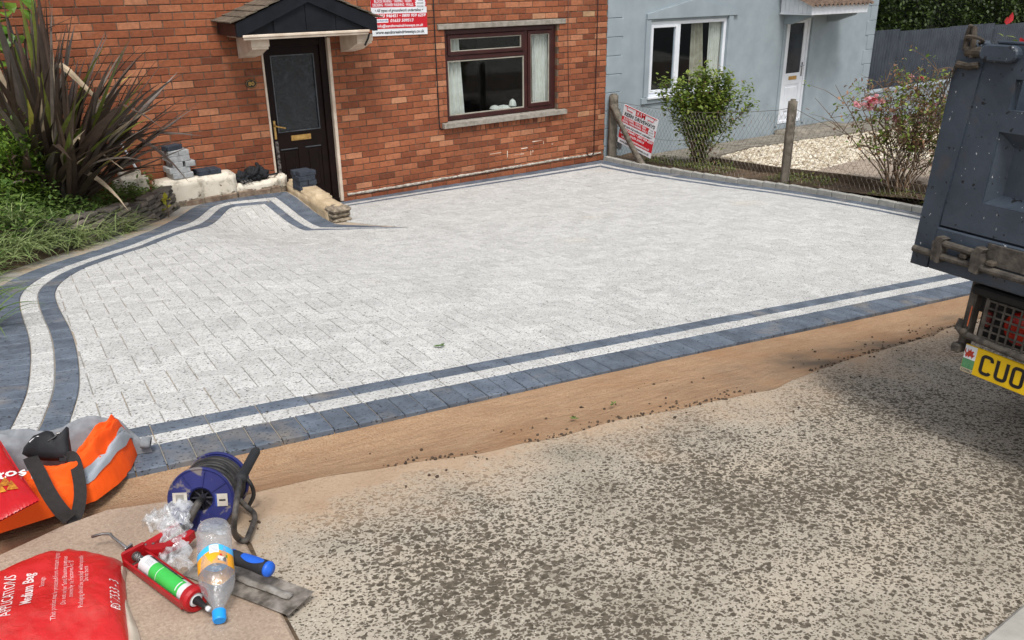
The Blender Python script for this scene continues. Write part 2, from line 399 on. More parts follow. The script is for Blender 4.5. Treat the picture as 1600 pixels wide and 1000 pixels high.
# ------------------------------------------------------------------ driveway
Wd = [(4.08, 7.36), (3.385, 8.28), (3.355, 9.40), (2.92, 9.47), (2.76, 9.38), (2.52, 9.02), (2.10, 8.33), (1.72, 7.88), (1.47, 7.58), (1.18, 7.30), (.84, 6.88), (.63, 6.44), (.53, 6.07), (.485, 5.71), (.455, 5.28), (.435, 4.9), (.405, 4.54), (.355, 4.14), (.30, 3.8), (.235, 3.53), (.16, 3.27), (.09, 3.08), (8.72, 2.955), (8.72, 9.66), (3.99, 9.66)]
SHARP = {0, 1, 2, 3, 21, 22, 23, 24}
P2 = [np.array(p, float) for p in Wd]
seglist = sorted(SHARP); path = []                 # smooth the long curve
def catmull(pts, n=6):
    out = []; q = [2*pts[0]-pts[1]]+pts+[2*pts[-1]-pts[-2]]
    for i in range(1, len(q)-2):
        for k in range(n):
            t = k/n; out.append(.5*((2*q[i])+(q[i+1]-q[i-1])*t+(2*q[i-1]-5*q[i]+4*q[i+1]-q[i+2])*t*t+(3*q[i]-q[i-1]-3*q[i+1]+q[i+2])*t**3))
    out.append(q[-2]); return out
segs = []
for a, b in zip(seglist[:-1], seglist[1:]):
    pts = P2[a:b+1]; segs.append(catmull(pts) if b-a > 1 else pts)
allp = []; corner = []
for sgm in segs:
    corner.append(len(allp)); allp += sgm[:-1]
corner.append(len(allp)); allp.append(segs[-1][-1])
def nrm(d): d = d/np.linalg.norm(d); return np.array([d[1], -d[0]])       # right-hand side = outwards
mit = []
for i, p in enumerate(allp):
    n1 = nrm(allp[i]-allp[i-1]) if i > 0 else None; n2 = nrm(allp[i+1]-allp[i]) if i < len(allp)-1 else None
    if n1 is None: m = n2
    elif n2 is None: m = n1
    else: m = (n1+n2)/(1+float(n1 @ n2))
    if i == 0: m = m*0
    mit.append(m)
def off(i, d): return allp[i]+mit[i]*d
def clip_convex(poly, rect):                       # clip any polygon by a convex one (counter-clockwise)
    out = poly
    for a, b in zip(rect, rect[1:]+rect[:1]):
        if not out: return []
        e = b-a; ins = lambda p: e[0]*(p[1]-a[1])-e[1]*(p[0]-a[0]); res = []
        for p, q in zip(out, out[1:]+out[:1]):
            dp, dq = ins(p), ins(q)
            if dp >= 0: res.append(p)
            if (dp >= 0) != (dq >= 0): t = dp/(dp-dq); res.append(p+(q-p)*t)
        out = res
    cl = []
    for p in out:
        if not cl or np.linalg.norm(p-cl[-1]) > 1e-4: cl.append(p)
    if len(cl) > 1 and np.linalg.norm(cl[0]-cl[-1]) < 1e-4: cl.pop()
    return cl
def area(p): return .5*sum(a[0]*b[1]-a[1]*b[0] for a, b in zip(p, p[1:]+p[:1]))
def inset(poly, d):
    n = len(poly); out = []; dl = d if isinstance(d, list) else [d]*n     # dl[i] belongs to the edge i -> i+1
    for i in range(n):
        e1 = poly[i]-poly[i-1]; e2 = poly[(i+1) % n]-poly[i]; l1 = np.linalg.norm(e1); l2 = np.linalg.norm(e2)
        a = np.array([-e1[1], e1[0]])/l1; b = np.array([-e2[1], e2[0]])/l2; d1, d2 = dl[i-1], dl[i]
        cr = a[0]*b[1]-a[1]*b[0]
        if abs(cr) < .2: out.append(poly[i]+(a+b)*((d1+d2)/2/max(1+float(a @ b), .35))); continue
        out.append(poly[i]+np.array([d1*b[1]-d2*a[1], d2*a[0]-d1*b[0]])/cr)
    return out
def block(mb, poly, mi=0, gap=.0022, bev=.004, dz=0, depth=.03, fine=False):
    if area(poly) < 0: poly = poly[::-1]
    q = []
    for p in poly:
        if not q or np.linalg.norm(p-q[-1]) > .0015: q.append(p)
    if len(q) > 1 and np.linalg.norm(q[0]-q[-1]) < .0015: q.pop()
    poly = [p for i, p in enumerate(q) if abs((p-q[i-1])[0]*(q[(i+1) % len(q)]-p)[1]-(p-q[i-1])[1]*(q[(i+1) % len(q)]-p)[0]) > 2e-6]
    if len(poly) < 3: return
    if fine:                                     # tight joints along the courses, open ones across
        kk = []
        for p, q in zip(poly, poly[1:]+poly[:1]): e = (q-p)/np.linalg.norm(q-p); kk.append(abs(float(e @ np.array([ca, sa]))) > .75)
        g1 = [.0008 if t else gap for t in kk]; g2 = [.0008+.0022 if t else gap+bev for t in kk]
    else: g1, g2 = gap, gap+bev
    try: o = inset(poly, g1); i_ = inset(poly, g2)
    except ZeroDivisionError: return
    if area(o) < 1e-4 or area(i_) < 5e-5: return
    tx, ty = rnd.uniform(-.006, .006), rnd.uniform(-.006, .006); c = sum(poly)/len(poly)
    zz = lambda p: gz(p[0], p[1])+dz+tx*(p[0]-c[0])+ty*(p[1]-c[1]); n = len(o)
    vs = [V(p[0], p[1], zz(p)) for p in i_]+[V(p[0], p[1], zz(p)-bev*.8) for p in o]+[V(p[0], p[1], zz(p)-depth) for p in o]
    mb.add(vs, [tuple(range(n))]+[(k+n, (k+1) % n+n, (k+1) % n, k) for k in range(n)]+[(k+2*n, (k+1) % n+2*n, (k+1) % n+n, k+n) for k in range(n)], mi)
drive = bpy.data.objects.new('driveway', None); COL.objects.link(drive); struct(drive); drive.location = (4.5, 5.5, -2.2)
CAMP = np.array([0., 0.])
# border courses
def band(d0, d1, pitch, mat, name, skip=()):
    items = []
    for si, (a, b) in enumerate(zip(corner[:-1], corner[1:])):
        if si in skip: continue
        A = [off(i, d0) for i in range(a, b+1)]; B = [off(i, d1) for i in range(a, b+1)]
        mid = [(p+q)/2 for p, q in zip(A, B)]; s = [0.]
        for i in range(1, len(mid)): s.append(s[-1]+np.linalg.norm(mid[i]-mid[i-1]))
        n = max(1, round(s[-1]/pitch))
        if b-a == 1 and si > 0:
            d = allp[b]-allp[a]; ll = np.linalg.norm(d); d = d/ll; nn = nrm(d); trap = [A[0], A[1], B[1], B[0]]
            if area(trap) < 0: trap = trap[::-1]
            sk = .09 if si == 4 else 0; t = -.8
            while t < ll+.8:
                q = [allp[a]+d*(t-sk*d0)+nn*d0, allp[a]+d*(t+pitch-sk*d0)+nn*d0, allp[a]+d*(t+pitch-sk*d1)+nn*d1, allp[a]+d*(t-sk*d1)+nn*d1]
                if area(q) < 0: q = q[::-1]
                pc = clip_convex(trap, q); t += pitch
                if len(pc) > 2 and area(pc) > 4e-4: items.append(pc)
            continue
        def at(arr, t):
            for i in range(1, len(s)):
                if t <= s[i]+1e-9: return arr[i-1]+(arr[i]-arr[i-1])*((t-s[i-1])/max(1e-9, s[i]-s[i-1]))
            return arr[-1]
        for k in range(n):
            t0, t1 = s[-1]*k/n, s[-1]*(k+1)/n; ia = [t for t in s if t0+.01 < t < t1-.01]
            items.append([at(A, t0)]+[at(A, t) for t in ia]+[at(A, t1)]+([at(B, t0)]+[at(B, t) for t in ia]+[at(B, t1)])[::-1])
    items = [p for p in items if abs(area(p)) > 2e-4]
    items.sort(key=lambda p: np.linalg.norm(sum(p)/len(p)-CAMP)); rest = MB()
    for k, p in enumerate(items):
        m = MB() if k < 299 else rest
        block(m, p, 0, .0022, .004, rnd.uniform(-.0012, .0012), .045 if d1 > .25 else .03)
        if k < 299 and m.v: m.build(name, mat, drive)
    if rest.v:
        o = rest.build(name, mat, drive); o['kind'] = 'stuff'
band(.1, .3, .104, DARK, 'edging_block')
band(0, .1, .207, PALE, 'white_band_block')
band(-.1, 0, .207, DARK, 'dark_band_block')
# herringbone field
field = [off(i, -.1) for i in range(0, len(allp))]
field[0] = allp[0]+np.array([.03, -.02])
field[-1] = np.array([3.99, 9.56]); field += [np.array([3.99, 8.50]), np.array([3.83, 8.46]), np.array([4.0, 7.75])]
fin = field if area(field) > 0 else field[::-1]
def inside(p):
    c = False
    for a, b in zip(fin, fin[1:]+fin[:1]):
        if (a[1] > p[1]) != (b[1] > p[1]) and p[0] < (b[0]-a[0])*(p[1]-a[1])/(b[1]-a[1])+a[0]: c = not c
    return c
w_ = .1065; ang = math.radians(-5.2); ca, sa = math.cos(ang), math.sin(ang); O = np.array([.39, 3.21])
def hb(i, j): return O+w_*np.array([i*ca-j*sa, i*sa+j*ca])
blocks = []
for i in range(-60, 110):
    for j in range(-20, 90):
        m = (i-j) % 4
        if m == 0: r = [hb(i, j), hb(i+2, j), hb(i+2, j+1), hb(i, j+1)]
        elif m == 3: r = [hb(i, j), hb(i+1, j), hb(i+1, j+2), hb(i, j+2)]
        else: continue
        c = sum(r)/4
        if c[0] < -.4 or c[0] > 9 or c[1] < 2.8 or c[1] > 9.9: continue
        ins = [inside(p) for p in r]
        if all(ins): blocks.append((np.linalg.norm(c-CAMP), r, m == 0)); continue
        if np.min([np.linalg.norm(c-q) for q in fin]) > .8 and not any(ins): continue
        pc = clip_convex(fin, r)
        if len(pc) > 2 and area(pc) > 8e-4: blocks.append((np.linalg.norm(c-CAMP), pc, None))
blocks.sort(key=lambda b: b[0]); rest = MB()
for k, (d, r, hv) in enumerate(blocks):
    m = MB() if k < 299 else rest
    block(m, r, 0, .0019, .0034, rnd.uniform(-.0008, .0008), fine=True)
    if k < 299 and m.v: m.build('paving_block', PALE, drive)
o = rest.build('paving_block', PALE, drive); o['kind'] = 'stuff'
# laying course showing in the joints
mb = MB(); mb.grid(lambda u, v: (lambda x, y: V(x, y, gz(x, y)-.0075))(-.9+u*10.05, 2.80+v*7.15), 130, 100)
mb.build('joint_sand', JOINT, drive)
# sub-base that closes the front edge
# ------------------------------------------------------------------ brick house
def m_brick():
    n = N('red facing brick')
    r = n.rand()
    c = n.ramp(r, [(0.0, L(112, 64, 45)), (.10, L(132, 75, 51)), (.34, L(144, 84, 57)), (.55, L(151, 90, 61)), (.78, L(160, 97, 67)), (.93, L(174, 113, 81)), (.992, L(182, 126, 94)), (1.0, L(186, 150, 114))])
    g = n.ramp(n.noise(24, 4), [(.3, .78), (.7, 1.12)]); c = n.mix(1, c, g, 'MULTIPLY')
    big = n.ramp(n.noise(.7, 2), [(.35, .9), (.65, 1.08)]); c = n.mix(1, c, big, 'MULTIPLY')
    w = n.ramp(n.noise(5, 5), [(.60, 0.), (.78, .35)]); c = n.mix(w, c, L(150, 120, 100))
    so = n.ramp(n.noise(1.3, 6, .65), [(.48, 0.), (.72, .45)]); c = n.mix(so, c, L(92, 62, 48))
    n.col(c); n.rough(.88); n.val('Specular IOR Level', .25); n.bump(n.noise(140, 4), .45, .004); return n.m
BRICK = m_brick()
MORTAR = simple('old grey mortar', L(84, 70, 58), L(118, 100, 84), 9, .95, .6, 120)
WHITE = simple('white gloss paint', L(222, 218, 208), L(206, 200, 188), 5, .45, .05, 30)
CREAM = simple('aged cream paint', L(222, 208, 190), L(198, 180, 160), 6, .6, .1, 60)
STONE = simple('grey stone lintel', L(128, 122, 112), L(160, 153, 142), 16, .9, .6, 80)
MAHOG = simple('mahogany frame', L(50, 20, 19), L(62, 27, 24), 9, .4, .05, 80, .5)
DOORBR = simple('dark brown door paint', L(22, 13, 11), L(30, 18, 15), 9, .5, .05, 80, .15)
NAVY = simple('navy black boarding', L(19, 21, 27), L(26, 29, 35), 6, .6, .1, 60, .2)
TILE = simple('brown roof tile', L(84, 76, 66), L(112, 102, 88), 14, .9, .6, 70, rv=.3)
BRASS = simple('polished brass', L(206, 168, 100), L(176, 136, 74), 20, .3, 0, metal=.35)
BLACK = simple('black plastic', L(24, 24, 26), L(34, 34, 36), 12, .5)
DARKROOM = simple('dim interior', L(22, 24, 27), L(34, 36, 40), 2, .95)
CURT = simple('cream net curtain', L(236, 230, 216), L(222, 214, 198), 9, .95)
CABLE = simple('brown cable', L(50, 28, 24), L(64, 36, 30), 9, .6)
def m_glass(name, tint, refl=.07):
    n = N(name); n.n.remove(n.b)
    t = n.new('ShaderNodeBsdfTransparent'); t.inputs[0].default_value = tint
    g = n.new('ShaderNodeBsdfGlossy'); g.inputs['Roughness'].default_value = .03; g.inputs[0].default_value = (.8, .9, 1, 1)
    fr = n.new('ShaderNodeFresnel'); fr.inputs['IOR'].default_value = 1.5
    n.pos(); k = n.math('MULTIPLY', n.math('MULTIPLY_ADD', fr.outputs[0], 1.5, refl*.2), n.math('SUBTRACT', 1.0, n._p.outputs['Backfacing']))
    mx = n.new('ShaderNodeMixShader'); n.link(k, mx.inputs[0]); n.link(t.outputs[0], mx.inputs[1]); n.link(g.outputs[0], mx.inputs[2])
    n.link(mx.outputs[0], n.out.inputs['Surface']); return n.m
GLASS = m_glass('window glass', (.88, .92, .94, 1))
def m_frost():
    n = N('frosted patterned glass')
    d = n.noise(9, 6, .65, n.scale((1, 1, .8)), .6); c = n.ramp(d, [(.35, L(18, 21, 25)), (.6, L(34, 39, 45)), (.75, L(60, 68, 76))])
    n.col(c); n.rough(.22); n.val('Specular IOR Level', .6); n.bump(n.noise(28, 5), .5, .01); return n.m
FROST = m_frost()

HX0, HX1, HY = -1.6, 9.085, 10.0
DOOR = (3.68, 4.54, -2.66, -.60); WIN = (6.19, 8.12, -1.875, -.605)
house = thing('brick_house', 'red brick house with dark front door, tiled canopy and mahogany window', 'house', (4.0, 10.0, -2.65))
BRICK_TOP = .9
# mortar backing with openings, 9 mm behind the brick faces
def wall_panels(mb, y0, y1, x0, x1, z0, z1, holes, mi=0):
    xs = sorted({x0, x1, *[h[0] for h in holes], *[h[1] for h in holes]}); zs = sorted({z0, z1, *[h[2] for h in holes], *[h[3] for h in holes]})
    for xa, xb in zip(xs[:-1], xs[1:]):
        for za, zb in zip(zs[:-1], zs[1:]):
            if any(h[0] <= (xa+xb)/2 <= h[1] and h[2] <= (za+zb)/2 <= h[3] for h in holes): continue
            mb.box((xa, y0, za), (xb, y1, zb), mi)
mb = MB(); wall_panels(mb, HY+.008, HY+.25, HX0, HX1-.002, -3.2, BRICK_TOP, [DOOR, WIN]); mb.build('wall', MORTAR, house)
def m_upper():
    n = N('brickwork higher up'); b = n.new('ShaderNodeTexBrick')
    sep = n.new('ShaderNodeSeparateXYZ'); n.link(n.pos(), sep.inputs[0]); cb = n.new('ShaderNodeCombineXYZ')
    n.link(sep.outputs[0], cb.inputs[0]); n.link(sep.outputs[2], cb.inputs[1]); n.link(cb.outputs[0], b.inputs['Vector'])
    b.inputs['Color1'].default_value = L(150, 84, 60); b.inputs['Color2'].default_value = L(178, 108, 78); b.inputs['Mortar'].default_value = L(110, 98, 86)
    b.inputs['Scale'].default_value = 1; b.inputs['Brick Width'].default_value = .2345; b.inputs['Row Height'].default_value = .0803; b.inputs['Mortar Size'].default_value = .006
    n.col(b.outputs['Color']); n.rough(.9); return n.m
UPPER = m_upper(); SLATE = simple('dark roof slate', L(62, 60, 60), L(84, 80, 78), 12, .85, .3)
mb = MB(); wall_panels(mb, HY+.001, HY+.25, HX0, HX1-.002, BRICK_TOP, 2.7, [(6.2, 7.9, 1.1, 2.3), (3.4, 4.7, 1.1, 2.3)]); mb.box((HX0, HY+.25, -3.2), (HX0+.25, HY+7, 2.7)); mb.box((HX1-.27, HY+.25, -3.2), (HX1-.02, HY+7, 2.7)); mb.box((HX0+.25, HY+6.75, -3.2), (HX1-.27, HY+7, 2.7)); mb.build('upper_wall', UPPER, house)
mb = MB()
for (a, b) in ((6.2, 7.9), (3.4, 4.7)): mb.box((a, HY+.1, 1.1), (b, HY+.16, 2.3))
mb.build('upper_window', FROST, house)
mb = MB(); mb.prism([(HY-.35, 2.66), (HY+3.5, 4.6), (HY+7.3, 2.66)], HX0-.2, HX1-.01, 0, None, 0); mb.build('roof', SLATE, house)
# bricks
PX, PZ = .2345, .0803; Z0 = -.605
items = []
for k in range(-27, int((BRICK_TOP+.605)/PZ)):
    z0 = Z0+k*PZ; za, zb = z0+.0055, z0+PZ-.0045
    ground = -2.75
    if zb < ground: continue
    sub = (k == -17)                             # brick-on-edge course under the sill
    x = HX0-.11*(k % 2)+rnd.uniform(-.012, .012)
    while x < HX1:
        ln = PX
        if sub and 6.05 < x < 8.28: ln = .078
        xa, xb = max(x, HX0), min(x+ln, HX1+.008); x += ln
        parts = [(xa, xb)]
        for h in (DOOR, WIN):
            if zb > h[2]+.01 and za < h[3]-.01:
                q = []
                for a, b in parts:
                    if b <= h[0]+.004 or a >= h[1]-.004: q.append((a, b)); continue
                    if a < h[0]: q.append((a, h[0]+.006))
                    if b > h[1]: q.append((h[1]-.006, b))
                parts = q
        for a, b in parts:                       # stone lintel and sill take the place of bricks
            skip = False
            for (sx0, sx1, sz0, sz1) in ((6.085, 8.262, -.60, -.53), (6.1, 8.268, -1.88, -1.815)):
                if a < sx1 and b > sx0 and za < sz1 and zb > sz0:
                    if a < sx0-.05: b = sx0
                    elif b > sx1+.05: a = sx1
                    else: skip = True
            if not skip and b-a > .035: items.append((a+.005, b-.005, za, zb))
def vis(i):
    a, b, za, zb = i; x, z = (a+b)/2, (za+zb)/2
    inview = (x > 1.2 or z > -1.2) and z < -.12-.028*max(0, x-2) and z > (-2.0 if x < 3.2 else -2.62)
    return (0 if inview else 1, -(b-a > .2), x*x+100+z*z)
items.sort(key=vis); rest = MB(); proto = {}
for k, (a, b, za, zb) in enumerate(items):
    yf = HY+rnd.uniform(-.0025, .0025); jz = rnd.uniform(-.0012, .0012)
    if k < 299:
        key = (round(b-a, 3), rnd.randrange(3)); ca_ = V((a+b)/2, yf, (za+zb)/2+jz)
        if key not in proto:
            m = MB(); m.bbox((-(b-a)/2, 0, -(zb-za)/2), ((b-a)/2, .06, (zb-za)/2), .004, 0, None, .0015); proto[key] = m.mesh('brick', BRICK)
        place('brick', proto[key], house, Matrix.Translation(ca_-house.location))
    else: rest.bbox((a, yf, za+jz), (b, yf+.06, zb+jz), .0035, 0, None, .0012)
o = rest.build('brick', BRICK, house, fix=False); o['kind'] = 'stuff'
# damp course smear
SMEAR = simple('smeared lime mortar', L(132, 124, 112), L(196, 188, 176), 26, .95, .8, 60)
mb = MB()
def smear(u, v):
    x = 4.60+u*4.42; z = -2.575+.018*mnoise.noise(V(x*1.2, 0, 0))+.06*(u-.5)*.2
    hgt = .017*(1+.6*mnoise.noise(V(x*9, 3, 0))); a = v*math.pi
    return V(x, HY-.002-.012*math.sin(a)*(1+.7*mnoise.noise(V(x*17, v*3, 1))), z+hgt*math.cos(a))
mb.grid(smear, 180, 6); mb.build('damp_course', SMEAR, house, smooth=True)
mb = MB()                                        # pale repointing patches
for (x, z, l, vert) in ((7.55, -2.32, .22, 0), (7.75, -2.24, .2, 0), (7.95, -2.32, .2, 0), (7.66, -2.36, .08, 1), (7.86, -2.27, .07, 1), (6.98, -2.33, .2, 0), (7.19, -2.37, .1, 1), (7.4, -2.4, .18, 0), (7.62, -2.4, .07, 1)):
    m = Matrix.Translation((x, HY-.001, z))
    if vert: mb.bbox((-.006, 0, -l/2), (.006, .006, l/2), .003, 0, m, .002)
    else: mb.bbox((-l/2, 0, -.006), (l/2, .006, .006), .003, 0, m, .002)
mb.build('repointing', CREAM, house)
mb = MB(); mb.bbox((6.085, HY-.022, -.600), (8.262, HY+.20, -.532), .006, 0, None, .002); mb.build('lintel', STONE, house)
mb = MB(); mb.prism([(HY-.06, -1.882), (HY-.06, -1.822), (HY+.12, -1.800), (HY+.12, -1.882)], 6.1, 8.268, 0, None, 0); mb.build('sill', STONE, house)
# window
wf = MB(); Y0, Y1 = HY+.05, HY+.115
def frame(mb, x0, x1, z0, z1, t, y0, y1, b=.006):
    mb.bbox((x0, y0, z0), (x0+t, y1, z1), b); mb.bbox((x1-t, y0, z0), (x1, y1, z1), b)
    mb.bbox((x0+t-.001, y0+.001, z0), (x1-t+.001, y1-.001, z0+t), b); mb.bbox((x0+t-.001, y0+.001, z1-t), (x1-t+.001, y1-.001, z1), b)
frame(wf, 6.195, 8.115, -1.80, -.612, .062, Y0, Y1)
wf.bbox((7.545, Y0+.002, -1.742), (7.605, Y1-.002, -.67)); wf.bbox((6.253, Y0+.002, -1.005), (7.548, Y1-.002, -.945))
win = wf.build('window', MAHOG, house)
mb = MB(); frame(mb, 6.26, 7.54, -.94, -.676, .048, Y0-.014, Y1-.03); mb.build('casement', MAHOG, win)
mb = MB(); frame(mb, 7.61, 8.05, -1.737, -.676, .05, Y0-.014, Y1-.03); mb.build('casement', MAHOG, win)
BEAD = simple('pale glazing bead', L(168, 164, 150), L(140, 134, 122), 7, .6)
mb = MB(); frame(mb, 6.308, 7.492, -.892, -.724, .012, Y0-.004, Y0+.02, .002); frame(mb, 6.258, 7.545, -1.738, -1.01, .016, Y0+.008, Y0+.03, .002); frame(mb, 7.66, 8.0, -1.687, -.726, .012, Y0-.004, Y0+.02, .002); mb.build('glazing_bead', BEAD, win)
for (a, b, c, d) in ((6.30, 7.50, -.90, -.71), (6.255, 7.546, -1.74, -1.005), (7.655, 8.005, -1.69, -.72)):
    mb = MB(); mb.box((a, Y0+.022, c), (b, Y0+.027, d)); mb.build('pane', GLASS, win)
def curtain(x0, x1, z0, z1, y, waves, flare=0):
    mb = MB()
    mb.grid(lambda u, v: V(x0+u*(x1-x0)+flare*(1-v)*u, y+.02*math.sin(u*waves*2*math.pi+v), z0+v*(z1-z0)), 40, 8); return mb
curtain(6.24, 6.50, -1.80, -.65, HY+.135, 4, .06).build('curtain', CURT, win, smooth=True, fix=False)
curtain(7.76, 8.03, -1.80, -.65, HY+.135, 5, .03).build('curtain', CURT, win, smooth=True, fix=False)
mb = MB()                                        # things lying on the inner sill
for (x, w, h) in ((7.12, .16, .07), (7.28, .2, .06), (7.44, .12, .13)): mb.lathe([(w*.3, 0), (w*.5, h*.3), (w*.35, h*.8), (.01, h)], 8, Matrix.Translation((x, HY+.2, -1.75)))
mb.build('windowsill_clutter', CURT, win)
mb = MB()                                        # room behind
x0, x1, z0, z1, y0, y1 = 5.6, 8.7, -2.6, -.2, HY+.252, HY+3
mb.add([V(x0, y0, z0), V(x1, y0, z0), V(x1, y1, z0), V(x0, y1, z0), V(x0, y0, z1), V(x1, y0, z1), V(x1, y1, z1), V(x0, y1, z1)], [(0, 1, 2, 3), (4, 7, 6, 5), (0, 3, 7, 4), (1, 5, 6, 2), (3, 2, 6, 7)])
mb.build('room', DARKROOM, house, fix=False)
# door
DX0, DX1 = 3.72, 4.50
mb = MB(); mb.bbox((3.668, HY-.012, -2.65), (3.692, HY+.1, -.62), .004); mb.bbox((4.508, HY-.012, -2.65), (4.55, HY+.1, -.62), .006)
df = mb.build('door_surround', CREAM, house)
mb = MB(); mb.bbox((3.694, HY+.04, -2.65), (3.735, HY+.12, -.62)); mb.bbox((4.42, HY+.04, -2.65), (4.506, HY+.12, -.62)); mb.bbox((3.735, HY+.041, -.70), (4.42, HY+.119, -.62)); mb.bbox((3.70, HY+.02, -2.66), (4.506, HY+.12, -2.60)); mb.build('door_frame', DOORBR, df)
mb = MB(); Yd = HY+.07
wall_panels(mb, Yd, Yd+.045, 3.737, 4.418, -2.6, -.702, [(3.80, 4.345, -1.70, -.80), (3.80, 4.03, -2.45, -1.90), (4.12, 4.34, -2.45, -1.90)])
for (a, b, c, d) in ((3.80, 4.03, -2.45, -1.90), (4.12, 4.34, -2.45, -1.90)):
    mb.bbox((a-.002, Yd+.012, c-.002), (b+.002, Yd+.04, d+.002), .002); mb.bbox((a+.04, Yd+.003, c+.04), (b-.04, Yd+.03, d-.04), .012)
door = mb.build('door', DOORBR, house)
mb = MB(); mb.box((3.799, Yd+.015, -1.701), (4.346, Yd+.03, -.799)); mb.build('door_glass', FROST, door)
BEADG = simple('grey door bead', L(96, 100, 104), L(70, 74, 78), 9, .4)
mb = MB(); frame(mb, 3.797, 4.348, -1.703, -.797, .012, Yd-.008, Yd+.012, .002)
for (a, b) in ((3.80, 4.03), (4.12, 4.34)): mb.bbox((a+.005, Yd-.004, -1.916), (b-.005, Yd+.01, -1.904), .002)
mb.build('glazing_bead', BEADG, door)
mb = MB(); mb.bbox((3.95, Yd-.012, -1.815), (4.21, Yd+.002, -1.75), .004); mb.bbox((3.975, Yd-.017, -1.80), (4.185, Yd-.01, -1.765), .003); mb.build('letterbox', BRASS, door)
mb = MB(); mb.bbox((3.742, Yd-.01, -1.775), (3.772, Yd+.002, -1.55), .004); mb.tube([(3.757, Yd-.005, -1.61), (3.757, Yd-.05, -1.61), (3.80, Yd-.056, -1.625), (3.875, Yd-.052, -1.645)], .009, 8); mb.build('door_handle', BRASS, door)
SCUFF = simple('worn bare patch', L(120, 114, 110), L(44, 34, 32), 30, .7, lo=.42, hi=.58)
mb = MB(); mb.bbox((3.74, Yd-.0012, -2.3), (3.782, Yd+.01, -1.80), .001); mb.build('worn_patch', SCUFF, door)
mb = MB(); mb.bbox((3.0, HY+.3, -2.7), (5.2, HY+1.5, -.4)); mb.build('hallway', DARKROOM, house)
# canopy
CY, CXm, zb_, ap = 9.40, 4.045, -.555, -.045
sl = .40
cr_ = MB(); hw = .855
def roofz(x): return ap-abs(x-CXm)*sl
cr_.prism([(CXm-.72, -.515), (CXm, roofz(CXm)-.06), (CXm+.74, -.515)], CY+.03, HY-.004, 0, None, 1)
canopy = cr_.build('canopy', NAVY, house)
bx = [CXm-.76, CXm-.41, CXm-.03, CXm+.33, CXm+.66, CXm+.76]
for i in range(len(bx)-1):
    a, b = bx[i]+.003, bx[i+1]-.003
    if i == 0: continue
    mb = MB(); pts = [(a, -.512), (b, -.512), (b, roofz(b)-.05)]+([(CXm, roofz(CXm)-.05)] if a < CXm < b else [])+[(a, roofz(a)-.05)]
    pts = [(x, max(z, -.51)) for x, z in pts]
    mb.prism(pts, CY+.012, CY+.03, 0, None, 1); mb.build('gable_board', NAVY, canopy)
for sx in (-1, 1):
    e = CXm+sx*.84; mb = MB(); ze = roofz(e)
    mb.prism([(e, ze-.015), (CXm, ap-.015), (CXm, ap-.155), (e-sx*.05, ze-.155), (e, ze-.155)], CY-.022, CY+.010, 0, None, 1)
    mb.build('barge_board', NAVY, canopy)
    mb = MB(); mb.bbox((min(e, e-sx*.03), CY+.012, ze-.15), (max(e, e-sx*.03), HY-.004, ze-.02), .004); mb.build('eaves_board', simple('maroon eaves board', L(46, 28, 30), L(58, 36, 36), 7, .5), canopy)
    # roof tiles in courses
    for r in range(7):
        d0 = .90-r*.135; d1 = d0-.17
        for c in range(3):
            mb = MB(); y0 = CY-.04+c*.212+(.1 if r % 2 else 0); y1 = min(y0+.208, HY-.004); y0 = max(y0, CY-.04)
            if y1-y0 < .03: continue
            nrmv = V(sx*sl, 0, 1).normalized()
            def pt(d, y, h): x = CXm+sx*max(d, 0); return V(x, y, roofz(x))+nrmv*h
            lift = rnd.uniform(-.002, .003)
            vs = [pt(d0, y0, .012+lift), pt(d0, y1, .012+lift), pt(d1, y1, .0), pt(d1, y0, .0), pt(d0, y0, .026+lift), pt(d0, y1, .026+lift), pt(d1, y1, .012), pt(d1, y0, .012)]
            mb.add(vs, [(0, 1, 2, 3), (4, 7, 6, 5), (0, 4, 5, 1), (1, 5, 6, 2), (2, 6, 7, 3), (3, 7, 4, 0)]); mb.build('roof_tile', TILE, canopy)
        if r % 2:
            mb = MB(); y0, y1 = CY-.04, CY+.058
            vs = [pt(d0, y0, .012), pt(d0, y1, .012), pt(d1, y1, .0), pt(d1, y0, .0), pt(d0, y0, .026), pt(d0, y1, .026), pt(d1, y1, .012), pt(d1, y0, .012)]
            mb.add(vs, [(0, 1, 2, 3), (4, 7, 6, 5), (0, 4, 5, 1), (1, 5, 6, 2), (2, 6, 7, 3), (3, 7, 4, 0)]); mb.build('roof_tile', TILE, canopy)
mb = MB(); mb.bbox((3.275, CY-.015, -.572), (4.77, CY+.05, -.548), .004); mb.bbox((3.265, CY-.03, -.547), (4.78, CY+.05, -.518), .006); mb.build('beam', CREAM, canopy)
mb = MB(); mb.bbox((3.30, CY+.05, -.56), (4.75, HY-.004, -.522), .003); mb.build('soffit', CREAM, canopy)
for x in (3.40, 4.68):
    mb = MB(); mb.prism([(HY-.002, -.575), (CY+.12, -.575), (CY+.12, -.68), (CY+.2, -.70), (CY+.36, -.76), (HY-.002, -.80)], x, x+.19, 0, None, 0)
    mb.bbox((x-.01, CY+.10, -.655), (x+.20, CY+.2, -.577), .006); mb.build('bracket', CREAM, canopy)
